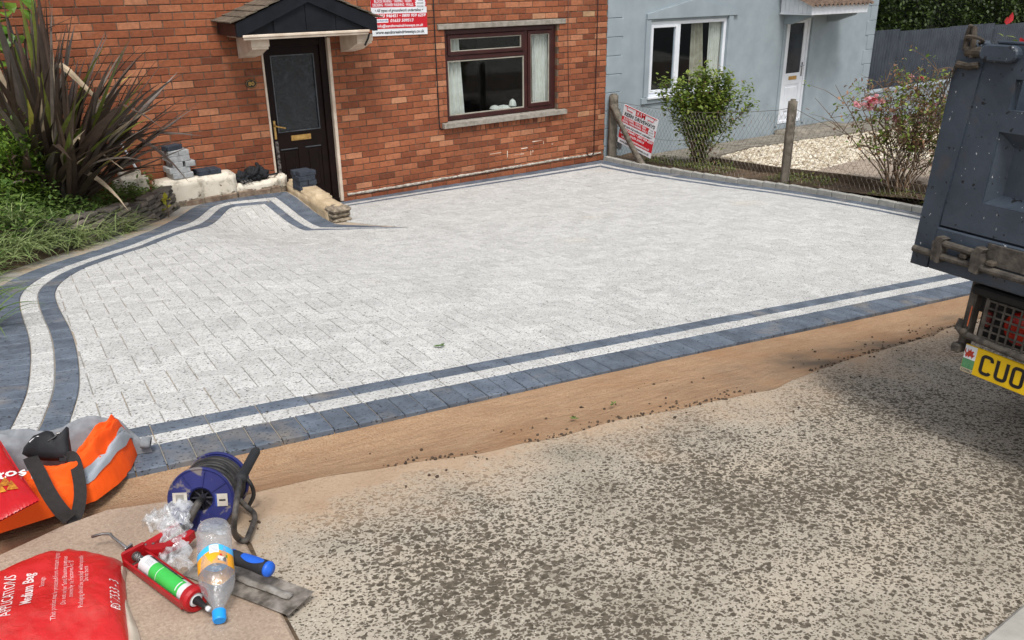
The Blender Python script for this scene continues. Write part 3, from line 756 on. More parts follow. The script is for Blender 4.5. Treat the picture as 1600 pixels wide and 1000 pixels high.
# cables on the wall
def cable(pts, r=.006, m=None):
    mb = MB(); mb.tube(pts, r, 6); mb.build('cable', m or CABLE, house, smooth=True)
cable([(6.033, HY-.012, BRICK_TOP), (6.036, HY-.012, -.6), (6.044, HY-.012, -1.80), (6.05, HY-.014, -1.87), (6.09, HY-.016, -1.9)], .0075, BLACK)
cable([(8.30, HY-.01, BRICK_TOP), (8.305, HY-.01, -.8), (8.34, HY-.01, -1.72)], .005, simple('grey brown cable', L(96, 74, 64)))
pts = [(8.875, HY-.014, BRICK_TOP), (8.87, HY-.014, -.8), (8.862, HY-.014, -2.3)]+[(8.79+.073*math.cos(a), HY-.014, -2.52+.075*math.sin(a)) for a in np.linspace(0, -math.pi, 10)]
cable(pts, .0085)
mb = MB(); mb.tube([(4.80, CY+.03, -.56), (4.785, CY+.04, -.62), (4.745, CY+.06, -.70)], .012, 6); mb.build('bracket_hook', BLACK, canopy)
# house number plaque
pl = thing('house_number_plaque', 'small oval black plaque with the gold number 80 left of the dark door', 'plaque', (3.508, HY-.012, -1.088))
GOLD = simple('gold lettering', L(198, 160, 88), L(170, 132, 66), 9, .35, metal=.6)
mb = MB()
Mx = Matrix.Translation((3.508, HY-.004, -1.088)) @ Matrix.Rotation(math.radians(90), 4, 'X') @ Matrix.Diagonal((1.35, 1, 1, 1))
mb.lathe([(.052, 0), (.052, .006), (.048, .010)], 28, Mx); mb.build('plate', BLACK, pl)
mb = MB(); mb.tube([Mx @ V(.045*math.cos(a), .045*math.sin(a), .0105) for a in np.linspace(0, 2*math.pi, 29)[:-1]], .0022, 6, closed=True); mb.build('rim', GOLD, pl)
text('80', .062, GOLD, pl, Matrix.Translation((-.038, -.004, -.021)) @ Matrix.Rotation(math.radians(90), 4, 'X'), bold=.02, fit=.074)

# ------------------------------------------------------------------ company signs
SWHITE = simple('white sign board', L(226, 228, 230), L(214, 216, 220), 3, .4); SRED = simple('red sign print', L(196, 30, 44), L(184, 26, 38), 3, .4)
SBLK = simple('black sign print', L(20, 20, 24), L(26, 26, 30), 3, .4); SPALE = simple('pale blue sign print', L(196, 206, 214), L(186, 196, 206), 3, .4)
def sign(label, M, w=.80, h=.62):
    t = thing('company_sign', label, 'sign', M=M, group='contractor signs at the driveway')
    mb = MB(); mb.bbox((0, 0, -.006), (w, h, 0), .002); mb.build('board', SWHITE, t, local=True)
    def rect(x0, y0, x1, y1, m, z=.0012, n='print'):
        b = MB(); b.box((x0*w, y0*h, .0004), (x1*w, y1*h, z)); b.build(n, m, t, local=True)
    rect(0, .545, 1, .70, SRED); rect(0, .135, 1, .425, SRED)
    bx = MB()                                    # red line motif round the heading
    for pts in (((.09, .985), (.12, .885), (.28, .885)), ((.91, .985), (.88, .885), (.72, .885)), ((.03, .985), (.97, .985))):
        bx.tube([(x*w, y*h, .0016) for x, y in pts], .006, 4)
    bx.build('print', SRED, t, local=True)
    T = lambda x, y: Matrix.Translation((x*w, y*h, .0018))
    text('E&M', .115*h*1.4, SRED, t, T(.36, .855), bold=.03, fit=.28*w)
    text('RESIN DRIVEWAYS', .115*h*1.1, SBLK, t, T(.05, .735), bold=.03, fit=.9*w, shear=.15)
    text('BLOCK PAVING · TARMAC · RESIN', .075*h, SWHITE, t, T(.06, .635), bold=.02, fit=.66*w)
    text('DECKING · POWER WASHING · WALLS', .075*h, SWHITE, t, T(.03, .565), bold=.02, fit=.72*w)
    text('• All types of groundwork undertaken •', .08*h, SBLK, t, T(.06, .46), bold=.015, fit=.86*w, shear=.3)
    text('07493 946451 • 0800 959 6259', .082*h, SWHITE, t, T(.05, .355), bold=.025, fit=.92*w, shear=.25)
    rect(.04, .255, .29, .325, SWHITE, .002)
    text('Checkatrade', .06*h, simple('blue sign print', L(40, 60, 130)), t, Matrix.Translation((.05*w, .275*h, .0026)), fit=.23*w)
    text('01633 509513', .082*h, SWHITE, t, T(.32, .262), bold=.025, fit=.42*w, shear=.25)
    text('info@eandmresindriveways.co.uk', .075*h, SWHITE, t, T(.08, .165), bold=.02, fit=.84*w, shear=.25)
    text('www.eandmresindriveways.co.uk', .085*h, SBLK, t, T(.06, .04), bold=.02, fit=.88*w)
    sb = MB(); pts = []
    for i in range(40): r = (.105 if i % 2 else .082)*w; a = i*math.pi/20; pts.append((.885*w+r*math.cos(a), .61*h+r*math.sin(a)))
    c = (.885*w, .61*h); sb.add([V(*c, .0024)]+[V(x, y, .0024) for x, y in pts], [(0, i+1, (i+1) % 40+1) for i in range(40)]); sb.build('starburst', SWHITE, t, local=True, fix=False)
    for i, s in enumerate(('10%', 'DISCOUNT', 'FOR OAPs')): text(s, .05*h, SBLK, t, Matrix.Translation(((.84-.02*(i > 0))*w, (.655-.06*i)*h, .003)), fit=(.08 if i == 0 else .12)*w)
    return t
rx90 = Matrix.Rotation(math.radians(90), 4, 'X')
sign('white and red driveways sign on the brick wall, corner hidden by the door canopy', Matrix.Translation((5.125, HY-.016, -.637)) @ Matrix.Rotation(math.radians(.5), 4, 'Y') @ rx90)
# ------------------------------------------------------------------ rendered low walls, stub wall
def m_render():
    n = N('peeling white render')
    g = n.ramp(n.noise(5, 5), [(.3, L(206, 196, 178)), (.7, L(226, 218, 202))])
    sep = n.new('ShaderNodeSeparateXYZ'); n.link(n.pos(), sep.inputs[0])
    st = n.ramp(n.noise(6.5, 6, .7), [(.52, 0.), (.62, .8)]); g = n.mix(st, g, L(150, 140, 124))
    low = n.math('ADD', n.math('MULTIPLY', n.math('SUBTRACT', -2.235, sep.outputs[2]), 5.5), n.math('MULTIPLY_ADD', n.noise(9, 5, .7), 1.2, -.55))
    pe = n.ramp(low, [(.20, 0.), (.26, 1.)])
    ho = n.ramp(n.noise(13, 3), [(.67, 0.), (.70, 1.)]); pe = n.math('MAXIMUM', pe, ho)
    g = n.mix(pe, g, n.ramp(n.noise(40, 4), [(.3, L(92, 82, 70)), (.7, L(146, 132, 112))]))
    n.col(g); n.rough(.9); n.bump(n.math('MULTIPLY_ADD', pe, -1.0, n.math('MULTIPLY', n.noise(60, 4), .25)), .7, .012); return n.m
RENDER = m_render()
def m_stub():
    n = N('sandy rendered stone')
    g = n.ramp(n.noise(7, 5), [(.3, L(172, 152, 122)), (.7, L(208, 188, 156))])
    st = n.ramp(n.noise(10, 5, .7), [(.55, 0.), (.68, .7)]); g = n.mix(st, g, L(140, 118, 96)); n.col(g); n.rough(.92); n.bump(n.noise(70, 5), .7, .012); return n.m
STUB = m_stub()
STUBEND = simple('rough old mortar and brick', L(108, 98, 84), L(168, 154, 134), 22, .95, .9, 45, dist=.02, detail=6)
def roughblock(mb, pts_fn, nu, nv, amp, sc): pass
def lumpy(lo, hi, M=None, amp=.012, sc=9, seg=14, bev=.02, mi=0, mb=None, deform=None):
    """rounded uneven box built on a subdivided cube"""
    mb = mb or MB(); bm = bmesh.new(); bmesh.ops.create_cube(bm, size=1.0)
    c = [(lo[i]+hi[i])/2 for i in range(3)]; d = [hi[i]-lo[i] for i in range(3)]
    for v in bm.verts: v.co = V(*[c[i]+v.co[i]*d[i] for i in range(3)])
    bmesh.ops.bevel(bm, geom=bm.edges[:]+bm.verts[:], offset=bev, segments=2, affect='EDGES')
    L_ = max(d)/seg
    for _ in range(6):
        es = [e for e in bm.edges if e.calc_length() > L_*1.6]
        if not es: break
        bmesh.ops.subdivide_edges(bm, edges=es, cuts=1, use_grid_fill=True)
    bmesh.ops.triangulate(bm, faces=bm.faces)
    bm.normal_update()
    for v in bm.verts:
        p = v.co; k = mnoise.noise(p*sc)+.5*mnoise.noise(p*sc*2.7)
        q = p+v.normal*amp*k
        if deform: q = deform(q)
        v.co = q
    bm.verts.index_update()
    mb.add([(M @ v.co) if M else v.co.copy() for v in bm.verts], [tuple(v.index for v in f.verts) for f in bm.faces], mi); bm.free(); return mb
rw = thing('rendered_wall', 'low white rendered wall with peeling paint in front of the brick house', 'wall', (2.7, 9.85, -2.3))
lumpy((2.22, 9.72, -2.5), (3.105, 9.985, -2.03), amp=.008, bev=.025, seg=20).build('upper_section', RENDER, rw, smooth=True)
lumpy((3.10, 9.725, -2.5), (3.67, 9.985, -2.175), amp=.010, bev=.02, seg=16).build('lower_section', RENDER, rw, smooth=True)
lumpy((3.585, 9.70, -2.5), (3.70, 9.82, -2.13), amp=.012, bev=.02, seg=10).build('pier', RENDER, rw, smooth=True)
FOOT = simple('bare brick footing', L(110, 92, 78), L(150, 134, 116), 15, .95, .8, 50)
for i in range(6):
    mb = MB(); x = 2.50+i*.2; mb.bbox((x, 9.705, -2.36), (x+.185, 9.8, -2.262+rnd.uniform(-.012, .01)), .012, 0, None, .006); mb.build('footing_stone', FOOT, rw)
w2 = thing('garden_wall_end', 'short rounded white wall end below the flax leaves, beside the brick wall', 'wall', (2.05, 9.85, -2.1))
lumpy((1.80, 9.76, -2.3), (2.16, 9.985, -1.89), amp=.012, bev=.07, seg=12).build('stub', RENDER, w2, smooth=True)
st = thing('stepped_stub_wall', 'sand coloured stepped stub wall running out from the front door', 'wall', (3.78, 9.0, -2.4))
def stubz(y): return -2.235-.10*(9.55-y)
def dstub(p):
    t = (9.55-p.y)/1.1; z = p.z+(-.075*t if p.z > -2.45 else 0)
    return V(p.x, p.y, z)
lumpy((3.675, 8.52, -2.75), (3.90, 9.70, -2.235), amp=.012, bev=.025, seg=26, deform=dstub).build('wall', STUB, st, smooth=True)
lumpy((3.68, 8.86, -2.32), (3.90, 9.70, -2.19), amp=.010, bev=.03, seg=18, deform=lambda p: V(p.x, p.y, p.z-.07*(9.7-p.y))).build('raised_coping', STUB, st, smooth=True)
mb = MB()
for (z0, z1, y0, x0, x1) in ((-2.36, -2.305, 8.405, 3.672, 3.905), (-2.42, -2.362, 8.42, 3.68, 3.89), (-2.475, -2.424, 8.415, 3.69, 3.905), (-2.60, -2.478, 8.43, 3.70, 3.90)):
    lumpy((x0, y0, z0), (x1, 8.62, z1), amp=.012, sc=14, bev=.015, seg=12, mb=mb)
mb.build('broken_end', STUBEND, st, smooth=True)

# ------------------------------------------------------------------ stacks of paving blocks
LGREY = simple('pale grey block', L(150, 152, 152), L(176, 178, 178), 26, .88, .4, 120, rv=.12)
DGREY = simple('charcoal block', L(42, 47, 56), L(60, 67, 78), 26, .85, .4, 120, rv=.15)
_bk = {}
def loose(name, m, c, rz_, sz, label, group, cat='paving block'):
    k = (m.name, sz)
    if k not in _bk:
        b = MB(); b.bbox((-sz[0]/2, -sz[1]/2, 0), (sz[0]/2, sz[1]/2, sz[2]), .005, 0, None, .001); _bk[k] = b.mesh(name, m)
    o = bpy.data.objects.new(name, _bk[k]); COL.objects.link(o); o.location = c; o.rotation_euler = (0, 0, rz_)
    return tag(o, label, cat, group)
G1 = 'pale blocks stacked on the white wall'; bs = (.23, .113, .062); sx, sy, sz = 2.50, 9.862, -2.026
rz0 = .07; co, si = math.cos(rz0), math.sin(rz0)
def at(dx, dy, k): return (sx+dx*co-dy*si, sy+dx*si+dy*co, sz+k*.0628)
lay = [('h', 0.012, -.005), ('s', -.012, .0), ('h', .03, 0), ('s', 0, 0), ('h', 0.0, 0)]
names = ['bottom', 'second', 'third', 'fourth', 'top pale']
for k, (ty, ox, oy) in enumerate(lay):
    for q in (0, 1):
        d = (-.058 if q == 0 else .058)
        if ty == 'h': loose('paving_block', LGREY, at(ox+d+(.02 if k == 2 and q else 0), oy-(.01 if k == 2 and q else 0), k), rz0+math.pi/2, bs, 'pale end-on block, %s one in the %s course of the pale stack' % (('left', 'right')[q], names[k]), G1)
        else: loose('paving_block', LGREY, at(ox, oy+d, k), rz0, bs, 'pale lengthwise block at the %s of the %s course of the pale stack' % (('front', 'back')[q], names[k]), G1)
loose('paving_block', DGREY, at(-.035, -.02, 5), rz0+.45, (.21, .11, .055), 'dark block lying askew on top of the pale block stack', 'dark blocks left by the door')
for q in (0, 1): loose('paving_block', DGREY, (2.745+q*.135, 9.845+q*.012, -2.026), .08+math.pi/2, (.2, .13, .055), '%s of two charcoal blocks lying side by side on the white wall' % ('left', 'right')[q], 'dark blocks left by the door')
G2 = 'dark blocks left by the door'; dz0 = -2.262
dn = ['bottom', 'second', 'third', 'top']
for k in range(4):
    for q in (0, 1):
        d = -.054 if q == 0 else .054
        if k in (1, 2) and k == 1: c, r = (3.785+d, 9.37), math.pi/2+.05
        else: c, r = (3.785+(.018 if k == 3 and q == 0 else -.01), 9.37+d), .03
        if k == 3: c = (3.79 if q == 0 else 3.765, c[1])
        where = ('left', 'right') if k == 1 else ('front', 'back')
        loose('paving_block', DGREY, (c[0], c[1], dz0+k*.0565), r, (.205, .104, .056), 'dark block, %s one in the %s course of the stack by the front door' % (where[q], dn[k]), G2)
# black clothing on the lower wall
JK = simple('black work cloth', L(22, 23, 26), L(38, 40, 44), 18, .8, .5, 60, dist=.01)
jk = thing('black_jacket', 'crumpled black work jacket and gloves heaped on the low wall by the door', 'clothing', (3.3, 9.83, -2.17))
def blob(c, r, seed, amp=.3, sc=2.2, n=20, mb=None, mi=0, flat=True):
    mb = mb or MB(); vs = []; fs = []; nv = n//2
    for j in range(nv+1):
        th = math.pi*j/nv
        for i in range(n):
            ph = 2*math.pi*i/n; d = V(math.sin(th)*math.cos(ph), math.sin(th)*math.sin(ph), math.cos(th))
            k = 1+amp*(mnoise.noise(d*sc+V(seed*3.1, seed, 0))+.5*mnoise.noise(d*sc*2.5+V(0, seed*2.3, 1))-.25*abs(mnoise.noise(d*sc*4+V(seed, 0, 0))))
            p = V(c[0]+d.x*r[0]*k, c[1]+d.y*r[1]*k, c[2]+d.z*r[2]*k)
            if flat and p.z < c[2]-r[2]*.75: p.z = c[2]-r[2]*.75
            vs.append(p)
    fs = [(j*n+i, j*n+(i+1) % n, (j+1)*n+(i+1) % n, (j+1)*n+i) for j in range(nv) for i in range(n)]
    mb.add(vs, fs, mi); return mb
mb = MB()
for c, r, s in (((3.21, 9.83, -2.13), (.10, .1, .075), 1), ((3.33, 9.83, -2.11), (.10, .11, .085), 2), ((3.43, 9.85, -2.12), (.10, .10, .08), 3)): blob(c, r, s, .5, 2.4, 28, mb)
mb.build('cloth', JK, jk, smooth=True)
mb = MB(); mb.tube([(3.28, 9.73, -2.11), (3.34, 9.72, -2.06), (3.385, 9.76, -2.0), (3.40, 9.85, -1.99), (3.46, 9.9, -2.06), (3.48, 9.86, -2.14)], [.014, .02, .018, .02, .018, .012], 8); mb.tube([(3.46, 9.8, -2.12), (3.54, 9.78, -2.13), (3.62, 9.77, -2.12)], .012, 6); mb.build('strap', JK, jk, smooth=True)
mb = MB()
for i in range(4): mb.tube([(3.16+i*.035, 9.74, -2.15), (3.165+i*.036, 9.715, -2.16), (3.17+i*.037, 9.70, -2.165)], [.012, .011, .007], 6)
mb.build('glove_fingers', simple('grey dusty glove', L(96, 94, 92), L(60, 60, 60), 20), jk, smooth=True)

# ------------------------------------------------------------------ grey rendered house next door
GREYR = simple('blue grey render', L(138, 149, 155), L(149, 160, 166), 3.0, .85, .12, 140)
UPVC = simple('white upvc', L(226, 230, 234), L(214, 218, 224), 4, .3, 0)
gh = thing('grey_house', 'pale blue grey rendered house with white door and porch canopy', 'house', (12, 10, -2.75))
GX0, GX1 = 9.09, 16.25
GW, GD = (10.0, 11.83, -1.80, -.64), (13.44, 14.17, -2.6, -.69)
mb = MB(); wall_panels(mb, HY+.012, HY+.26, GX0+.002, GX1-.005, -3.4, 2.7, [GW, GD, (10.2, 11.7, 1.1, 2.3)])
mb.box((GX1-.25, HY+.26, -3.4), (GX1-.002, HY+7, 2.7)); mb.build('wall', GREYR, gh)
mb = MB(); mb.prism([(HY-.35, 2.66), (HY+3.5, 4.6), (HY+7.3, 2.66)], GX0+.02, GX1+.2, 0, None, 0); mb.build('roof', SLATE, gh)
mb = MB(); mb.box((10.2, HY+.1, 1.1), (11.7, HY+.16, 2.3)); mb.build('upper_window', FROST, gh)
z = -2.76; k = 0
while z < .6:                                    # raised quoins at both corners
    h = .275
    l, r_ = (.30, .33)[k % 2], (.30, .22)[k % 2]
    mb = MB(); mb.bbox((GX0+.004, HY+.0, z+.004), (GX0+.004+l, HY+.05, z+h-.004), .006); mb.build('quoin', GREYR, gh)
    mb = MB(); mb.bbox((GX1-r_, HY+.0, z+.004), (GX1+.004, HY+.05, z+h-.004), .006); mb.build('quoin', GREYR, gh)
    z += h; k += 1
mb = MB(); mb.prism([(9.90, -.60), (12.05, -.60), (12.05, -.525), (10.97, -.33), (9.90, -.525)], HY-.03, HY+.05, 0, None, 1); mb.build('window_hood', GREYR, gh)
mb = MB()
for (a, b, c, d) in ((9.90, 10.0, -1.80, -.602), (11.835, 11.94, -1.80, -.602), (9.86, 12.0, -1.90, -1.802)): mb.bbox((a, HY-.02, c), (b, HY+.05, d), .006)
mb.build('window_surround', GREYR, gh)
mb = MB(); frame(mb, 10.0, 11.83, -1.80, -.64, .06, HY+.03, HY+.09); mb.bbox((10.64, HY+.032, -1.742), (10.72, HY+.088, -.698), .006); mb.bbox((9.97, HY-.05, -1.83), (11.86, HY+.03, -1.795), .006)
gw = mb.build('window', UPVC, gh)
mb = MB(); frame(mb, 10.05, 10.645, -1.745, -.695, .045, HY+.018, HY+.08); mb.build('casement', UPVC, gw)
for (a, b) in ((10.06, 10.64), (10.72, 11.77)):
    mb = MB(); mb.box((a, HY+.05, -1.74), (b, HY+.055, -.70)); mb.build('pane', GLASS, gw)
curtain(11.12, 11.38, -1.76, -.66, HY+.16, 3, .1).build('curtain', simple('beige curtain', L(196, 184, 160), L(172, 160, 138), 9), gw, smooth=True, fix=False)
curtain(11.52, 11.83, -1.76, -.66, HY+.13, 6).build('curtain', CURT, gw, smooth=True, fix=False)
mb = MB(); x0, x1, z0, z1, y0, y1 = 9.6, 12.6, -2.7, -.2, HY+.262, HY+3
mb.add([V(x0, y0, z0), V(x1, y0, z0), V(x1, y1, z0), V(x0, y1, z0), V(x0, y0, z1), V(x1, y0, z1), V(x1, y1, z1), V(x0, y1, z1)], [(0, 1, 2, 3), (4, 7, 6, 5), (0, 3, 7, 4), (1, 5, 6, 2), (3, 2, 6, 7)]); mb.build('room', simple('dark interior', L(24, 23, 22), L(34, 32, 30), 2, .95), gh, fix=False)
# door
mb = MB(); frame(mb, 13.44, 14.17, -2.59, -.69, .055, HY+.03, HY+.10); gdf = mb.build('door', UPVC, gh)
mb = MB(); wall_panels(mb, HY+.05, HY+.09, 13.497, 14.112, -2.535, -.747, [(13.60, 14.02, -1.68, -.80), (13.60, 14.02, -2.42, -1.88)])
for (a, b, c, d) in ((13.60, 14.02, -2.42, -1.88),): mb.bbox((a-.002, HY+.06, c-.002), (b+.002, HY+.08, d+.002), .002); mb.bbox((a+.05, HY+.045, c+.05), (b-.05, HY+.07, d-.05), .015)
leaf = mb.build('door_leaf', UPVC, gdf)
mb = MB(); mb.box((13.598, HY+.062, -1.682), (14.022, HY+.068, -.798)); mb.build('pane', simple('dark door glass', L(40, 46, 52), L(58, 64, 70), 4, .08, 0, spec=.8), gdf)
mb = MB(); mb.bbox((13.70, HY+.038, -1.80), (13.93, HY+.052, -1.735), .003); mb.build('letterbox', BRASS, gdf)
mb = MB(); mb.bbox((14.045, HY+.036, -1.75), (14.075, HY+.052, -1.5), .004); mb.tube([(14.06, HY+.04, -1.56), (14.06, HY+.0, -1.56), (13.97, HY+.0, -1.57)], .009, 6); mb.build('door_handle', simple('chrome', L(190, 192, 196), L(170, 172, 176), 4, .2, metal=1), gdf)
mb = MB(); mb.bbox((14.172, HY-.01, -2.62), (14.25, HY+.05, -.66), .006); mb.bbox((13.36, HY-.01, -2.62), (13.438, HY+.05, -.66), .006); mb.build('door_surround', GREYR, gh)
mb = MB(); mb.bbox((13.2, HY+.3, -2.7), (14.6, HY+1.2, -.5)); mb.build('hallway', DARKROOM, gh)
# porch canopy: lean-to roof of corrugated tiles, boarded cheek, white fascia
Yp = 9.33; cx0, cx1 = 13.2, 14.80
zc = lambda y: -.455+(y-Yp)*.40                    # underside of the tiles
mb = MB(); mb.prism([(Yp+.03, -.60), (HY+.006, -.60), (HY+.006, zc(HY)-.03), (Yp+.03, zc(Yp)-.03)], cx0+.02, cx1-.02, 0, None, 0); pc = mb.build('canopy', UPVC, gh)
ny = 7
for side in (cx0, cx1-.018):
    for i in range(ny):
        a = Yp+.032+i*(HY-Yp-.03)/ny; b = a+(HY-Yp-.03)/ny-.006; mb = MB(); mb.prism([(a, -.605), (b, -.605), (b, zc(b)-.03), (a, zc(a)-.03)], side, side+.018, 0, None, 0); mb.build('cladding_board', UPVC, pc)
    mb = MB(); mb.bbox((side-.012, Yp+.03, -.632), (side+.03, HY+.006, -.606), .004); mb.build('trim', UPVC, pc)
mb = MB(); mb.bbox((cx0-.02, Yp-.005, -.632), (cx1+.02, Yp+.028, -.475), .006); mb.build('fascia', UPVC, pc)
mb = MB(); mb.grid(lambda u, v: (lambda x, y: V(x, y, zc(y)+.0+.022*math.sin(x*2*math.pi/.125)+.012*((y*6) % 1)))(cx0-.10+u*(cx1-cx0+.2), Yp-.07+v*(HY-Yp+.07)), 130, 14); mb.build('tiled_roof', simple('red brown corrugated tile', L(86, 70, 60), L(112, 94, 80), 14, .9, .5), pc, smooth=True, fix=False)
for x in (13.34, 14.62):
    mb = MB(); mb.prism([(HY+.008, -.634), (Yp+.12, -.634), (Yp+.14, -.67), (HY-.12, -.80), (HY+.008, -.80)], x, x+.09, 0, None, 0); mb.build('bracket', GREYR, pc)
mb = MB(); mb.bbox((9.36, HY-.004, -2.55), (9.47, HY+.02, -2.37), .004); mb.build('air_vent', simple('dark vent grille', L(30, 30, 32), L(90, 92, 94), 60), gh)
stp = thing('door_step', 'grey concrete step below the white front door next door', 'step', (14.2, 9.8, -2.8))
lumpy((13.35, 9.46, -2.92), (15.05, 9.99, -2.675), amp=.006, bev=.015, seg=24).build('slab', CONC_OLD, stp, smooth=True)
# ------------------------------------------------------------------ neighbour's plot
mb = MB(); mb.grid(lambda u, v: (lambda x, y: V(x, y, nz(x, y)+.02*mnoise.noise(V(x*2, y*2, 0))-.02))(9.14+u*25, 2.2+v*9.5), 100, 50); struct(mb.build('ground', SOIL))
def sheet(name, poly, dz, mat, thick=.0):
    mb = MB(); top = [V(x, y, nz(x, y)+dz) for x, y in poly]; n = len(top)
    mb.add(top+[p-V(0, 0, .08) for p in top], [tuple(range(n))]+[(i+n, (i+1) % n+n, (i+1) % n, i) for i in range(n)]); return struct(mb.build(name, mat))
sheet('path', [(9.5, 9.99), (9.75, 9.15), (10.5, 8.90), (11.45, 9.08), (12.9, 9.02), (17.5, 8.6), (17.5, 9.99)], .03, CONC_OLD)
gpoly = [np.array(p) for p in [(10.50, 8.80), (11.45, 8.98), (12.83, 8.94), (16.5, 8.5), (16.5, 5.0), (11.6, 5.1), (11.1, 6.36), (9.96, 6.62), (9.90, 7.59), (10.05, 8.30)]]
sheet('gravel_bed', [tuple(p) for p in gpoly[::-1]], .004, simple('gravel grit', L(112, 102, 86), L(84, 76, 62), 60, .95, .6))
gfin = gpoly if area(gpoly) > 0 else gpoly[::-1]
def pin(p, poly):
    c = False
    for a, b in zip(poly, poly[1:]+poly[:1]):
        if (a[1] > p[1]) != (b[1] > p[1]) and p[0] < (b[0]-a[0])*(p[1]-a[1])/(b[1]-a[1])+a[0]: c = not c
    return c
ico = bmesh.new(); bmesh.ops.create_icosphere(ico, subdivisions=1, radius=1); iv = np.array([v.co[:] for v in ico.verts]); ifc = np.array([[v.index for v in f.verts] for f in ico.faces]); ico.free()
def pebbles(name, n, sampler, mat, rmin, rmax, flat=.6, seed=3, parent=None):
    R = np.random.default_rng(seed); vs = []; fs = []; k = 0
    while k < n:
        p = sampler(R)
        if p is None: continue
        s = R.uniform(rmin, rmax)*np.array([1, R.uniform(.6, 1), R.uniform(flat*.7, flat*1.2)])
        a, b = R.uniform(0, 6.28), R.uniform(-.5, .5); Rm = np.array(Matrix.Rotation(a, 3, 'Z') @ Matrix.Rotation(b, 3, 'X'))
        v = (iv*s*R.uniform(.8, 1.2, (12, 1))) @ Rm.T+np.array(p); vs.append(v); fs.append(ifc+12*k); k += 1
    me = bpy.data.meshes.new(name); me.from_pydata(np.vstack(vs).tolist(), [], np.vstack(fs).tolist()); me.materials.append(mat); me.update()
    o = bpy.data.objects.new(name, me); COL.objects.link(o); o['kind'] = 'stuff'
    if parent: o.parent = parent
    return o
GRAV = N('cream gravel'); GRAV.col(GRAV.ramp(GRAV.island(), [(0, L(140, 124, 102)), (.25, L(178, 164, 140)), (.6, L(206, 196, 176)), (.9, L(222, 214, 198)), (1, L(120, 104, 86))])); GRAV.rough(.85)
def gs(R):
    p = (R.uniform(9.9, 16), R.uniform(5.1, 9))
    if not pin(p, gfin) or R.uniform() > (1.0 if p[0] < 13.6 else .35): return None
    return (p[0], p[1], nz(*p)+.014)
o = pebbles('gravel', 9500, gs, GRAV.m, .022, .046); o['label'] = 'cream gravel bed in the neighbouring front garden'
# timber edging and paving slabs
ed = thing('garden_edging', 'weathered edging boards between the fence strip and the gravel', 'edging', (9.9, 7, -2.55))
WOODOLD = simple('weathered timber', L(72, 60, 48), L(104, 90, 74), 12, .95, .5, 40)
for (a, b) in (((10.02, 8.6), (9.72, 7.1)), ((9.715, 7.08), (9.68, 6.2)), ((9.678, 6.18), (9.50, 5.0)), ((9.498, 4.98), (9.45, 3.4))):
    mb = MB(); d = V(b[0]-a[0], b[1]-a[1], 0); d.normalize(); q = V(-d.y, d.x, 0)*.02
    tp = lambda p, h: V(p[0], p[1], nz(*p)+h)
    A, B = a, b; vs = [tp(A, -.1)+q, tp(A, -.1)-q, tp(B, -.1)-q, tp(B, -.1)+q, tp(A, .085)+q, tp(A, .085)-q, tp(B, .085)-q, tp(B, .085)+q]
    mb.add(vs, [(3, 2, 1, 0), (4, 5, 6, 7), (0, 1, 5, 4), (1, 2, 6, 5), (2, 3, 7, 6), (3, 0, 4, 7)]); mb.build('board', WOODOLD, ed)
ps = bpy.data.objects.new('patio', None); COL.objects.link(ps); ps.location = (10.5, 5.7, -2.4); struct(ps)
SLABM = simple('buff paving slab', L(140, 126, 112), L(164, 150, 134), 10, .92, .4, 80, rv=.2)
for i in range(9):
    for j in range(14):
        x = 9.72+i*.30+(.15 if j % 2 else 0); y = 6.52-j*.155+(.02*i)
        if x+.29 > 12.2 or y < 4.3 or x > 11.05+ (6.5-y)*.5: continue
        mb = MB(); mb.bbox((0.005, .005, -.04), (.293, .148, .0), .006, 0, Matrix.Translation((x, y, nz(x, y)+.045+rnd.uniform(-.003, .003))) @ Matrix.Rotation(-.04, 4, 'Z'), .002); mb.build('paving_slab', SLABM, ps)
# kerb edging of pale blocks along the fence
ke = bpy.data.objects.new('edging_kerb', None); COL.objects.link(ke); ke.location = (9.07, 6.5, -2.5); struct(ke)
EDG = simple('pale edging block', L(150, 150, 144), L(172, 171, 164), 12, .9, .3, 110, rv=.1)
for i in range(36):
    y = 9.93-i*.205; mb = MB(); zt = gz(9.03, y-.1)+.062
    mb.bbox((9.028, y-.202, zt-.2), (9.095, y-.002, zt+rnd.uniform(-.003, .003)), .008, 0, None, .002); mb.build('edging_block', EDG, ke)
# fence strip soil up to the kerb
mb = MB(); mb.grid(lambda u, v: (lambda x, y: V(x, y, gz(9.03, y)+.035+(.03*mnoise.noise(V(x*6, y*4, 2)))))(9.09+u*.65, 2.6+v*7.35), 8, 60); struct(mb.build('verge', SOIL))

# ------------------------------------------------------------------ chain link fence
FX = 9.17
fence = thing('chain_link_fence', 'sagging chain link fence on weathered concrete posts beside the driveway', 'fence', (FX, 6.6, -2.5))
POSTM = simple('mossy concrete post', L(92, 86, 76), L(124, 116, 104), 14, .95, .7, 60, dist=.01)
def post(x, y, z0, z1, w=.10, top=True, lean=0):
    bm = lumpy((x-w/2, y-w/2, z0-.3), (x+w/2, y+w/2, z1), amp=.004, bev=.028 if top else .01, seg=16); return bm
post(FX, 9.90, -2.66, -1.66, .13).build('post', POSTM, fence, smooth=True)
post(FX, 6.62, -2.48, -1.425, .105).build('post', POSTM, fence, smooth=True)
post(FX, 3.3, -2.4, -1.40, .105).build('post', POSTM, fence, smooth=True)
mb = MB(); a, b = V(FX-.05, 9.86, -1.83), V(FX-.08, 9.08, -2.70); d = b-a
mm = a.to_track_quat('Z', 'Y')
q = d.to_track_quat('Z', 'Y').to_matrix().to_4x4(); q.translation = a
lumpy((-.045, -.05, 0), (.045, .05, d.length), M=q, amp=.003, bev=.01, seg=14).build('brace', POSTM, fence, smooth=True)
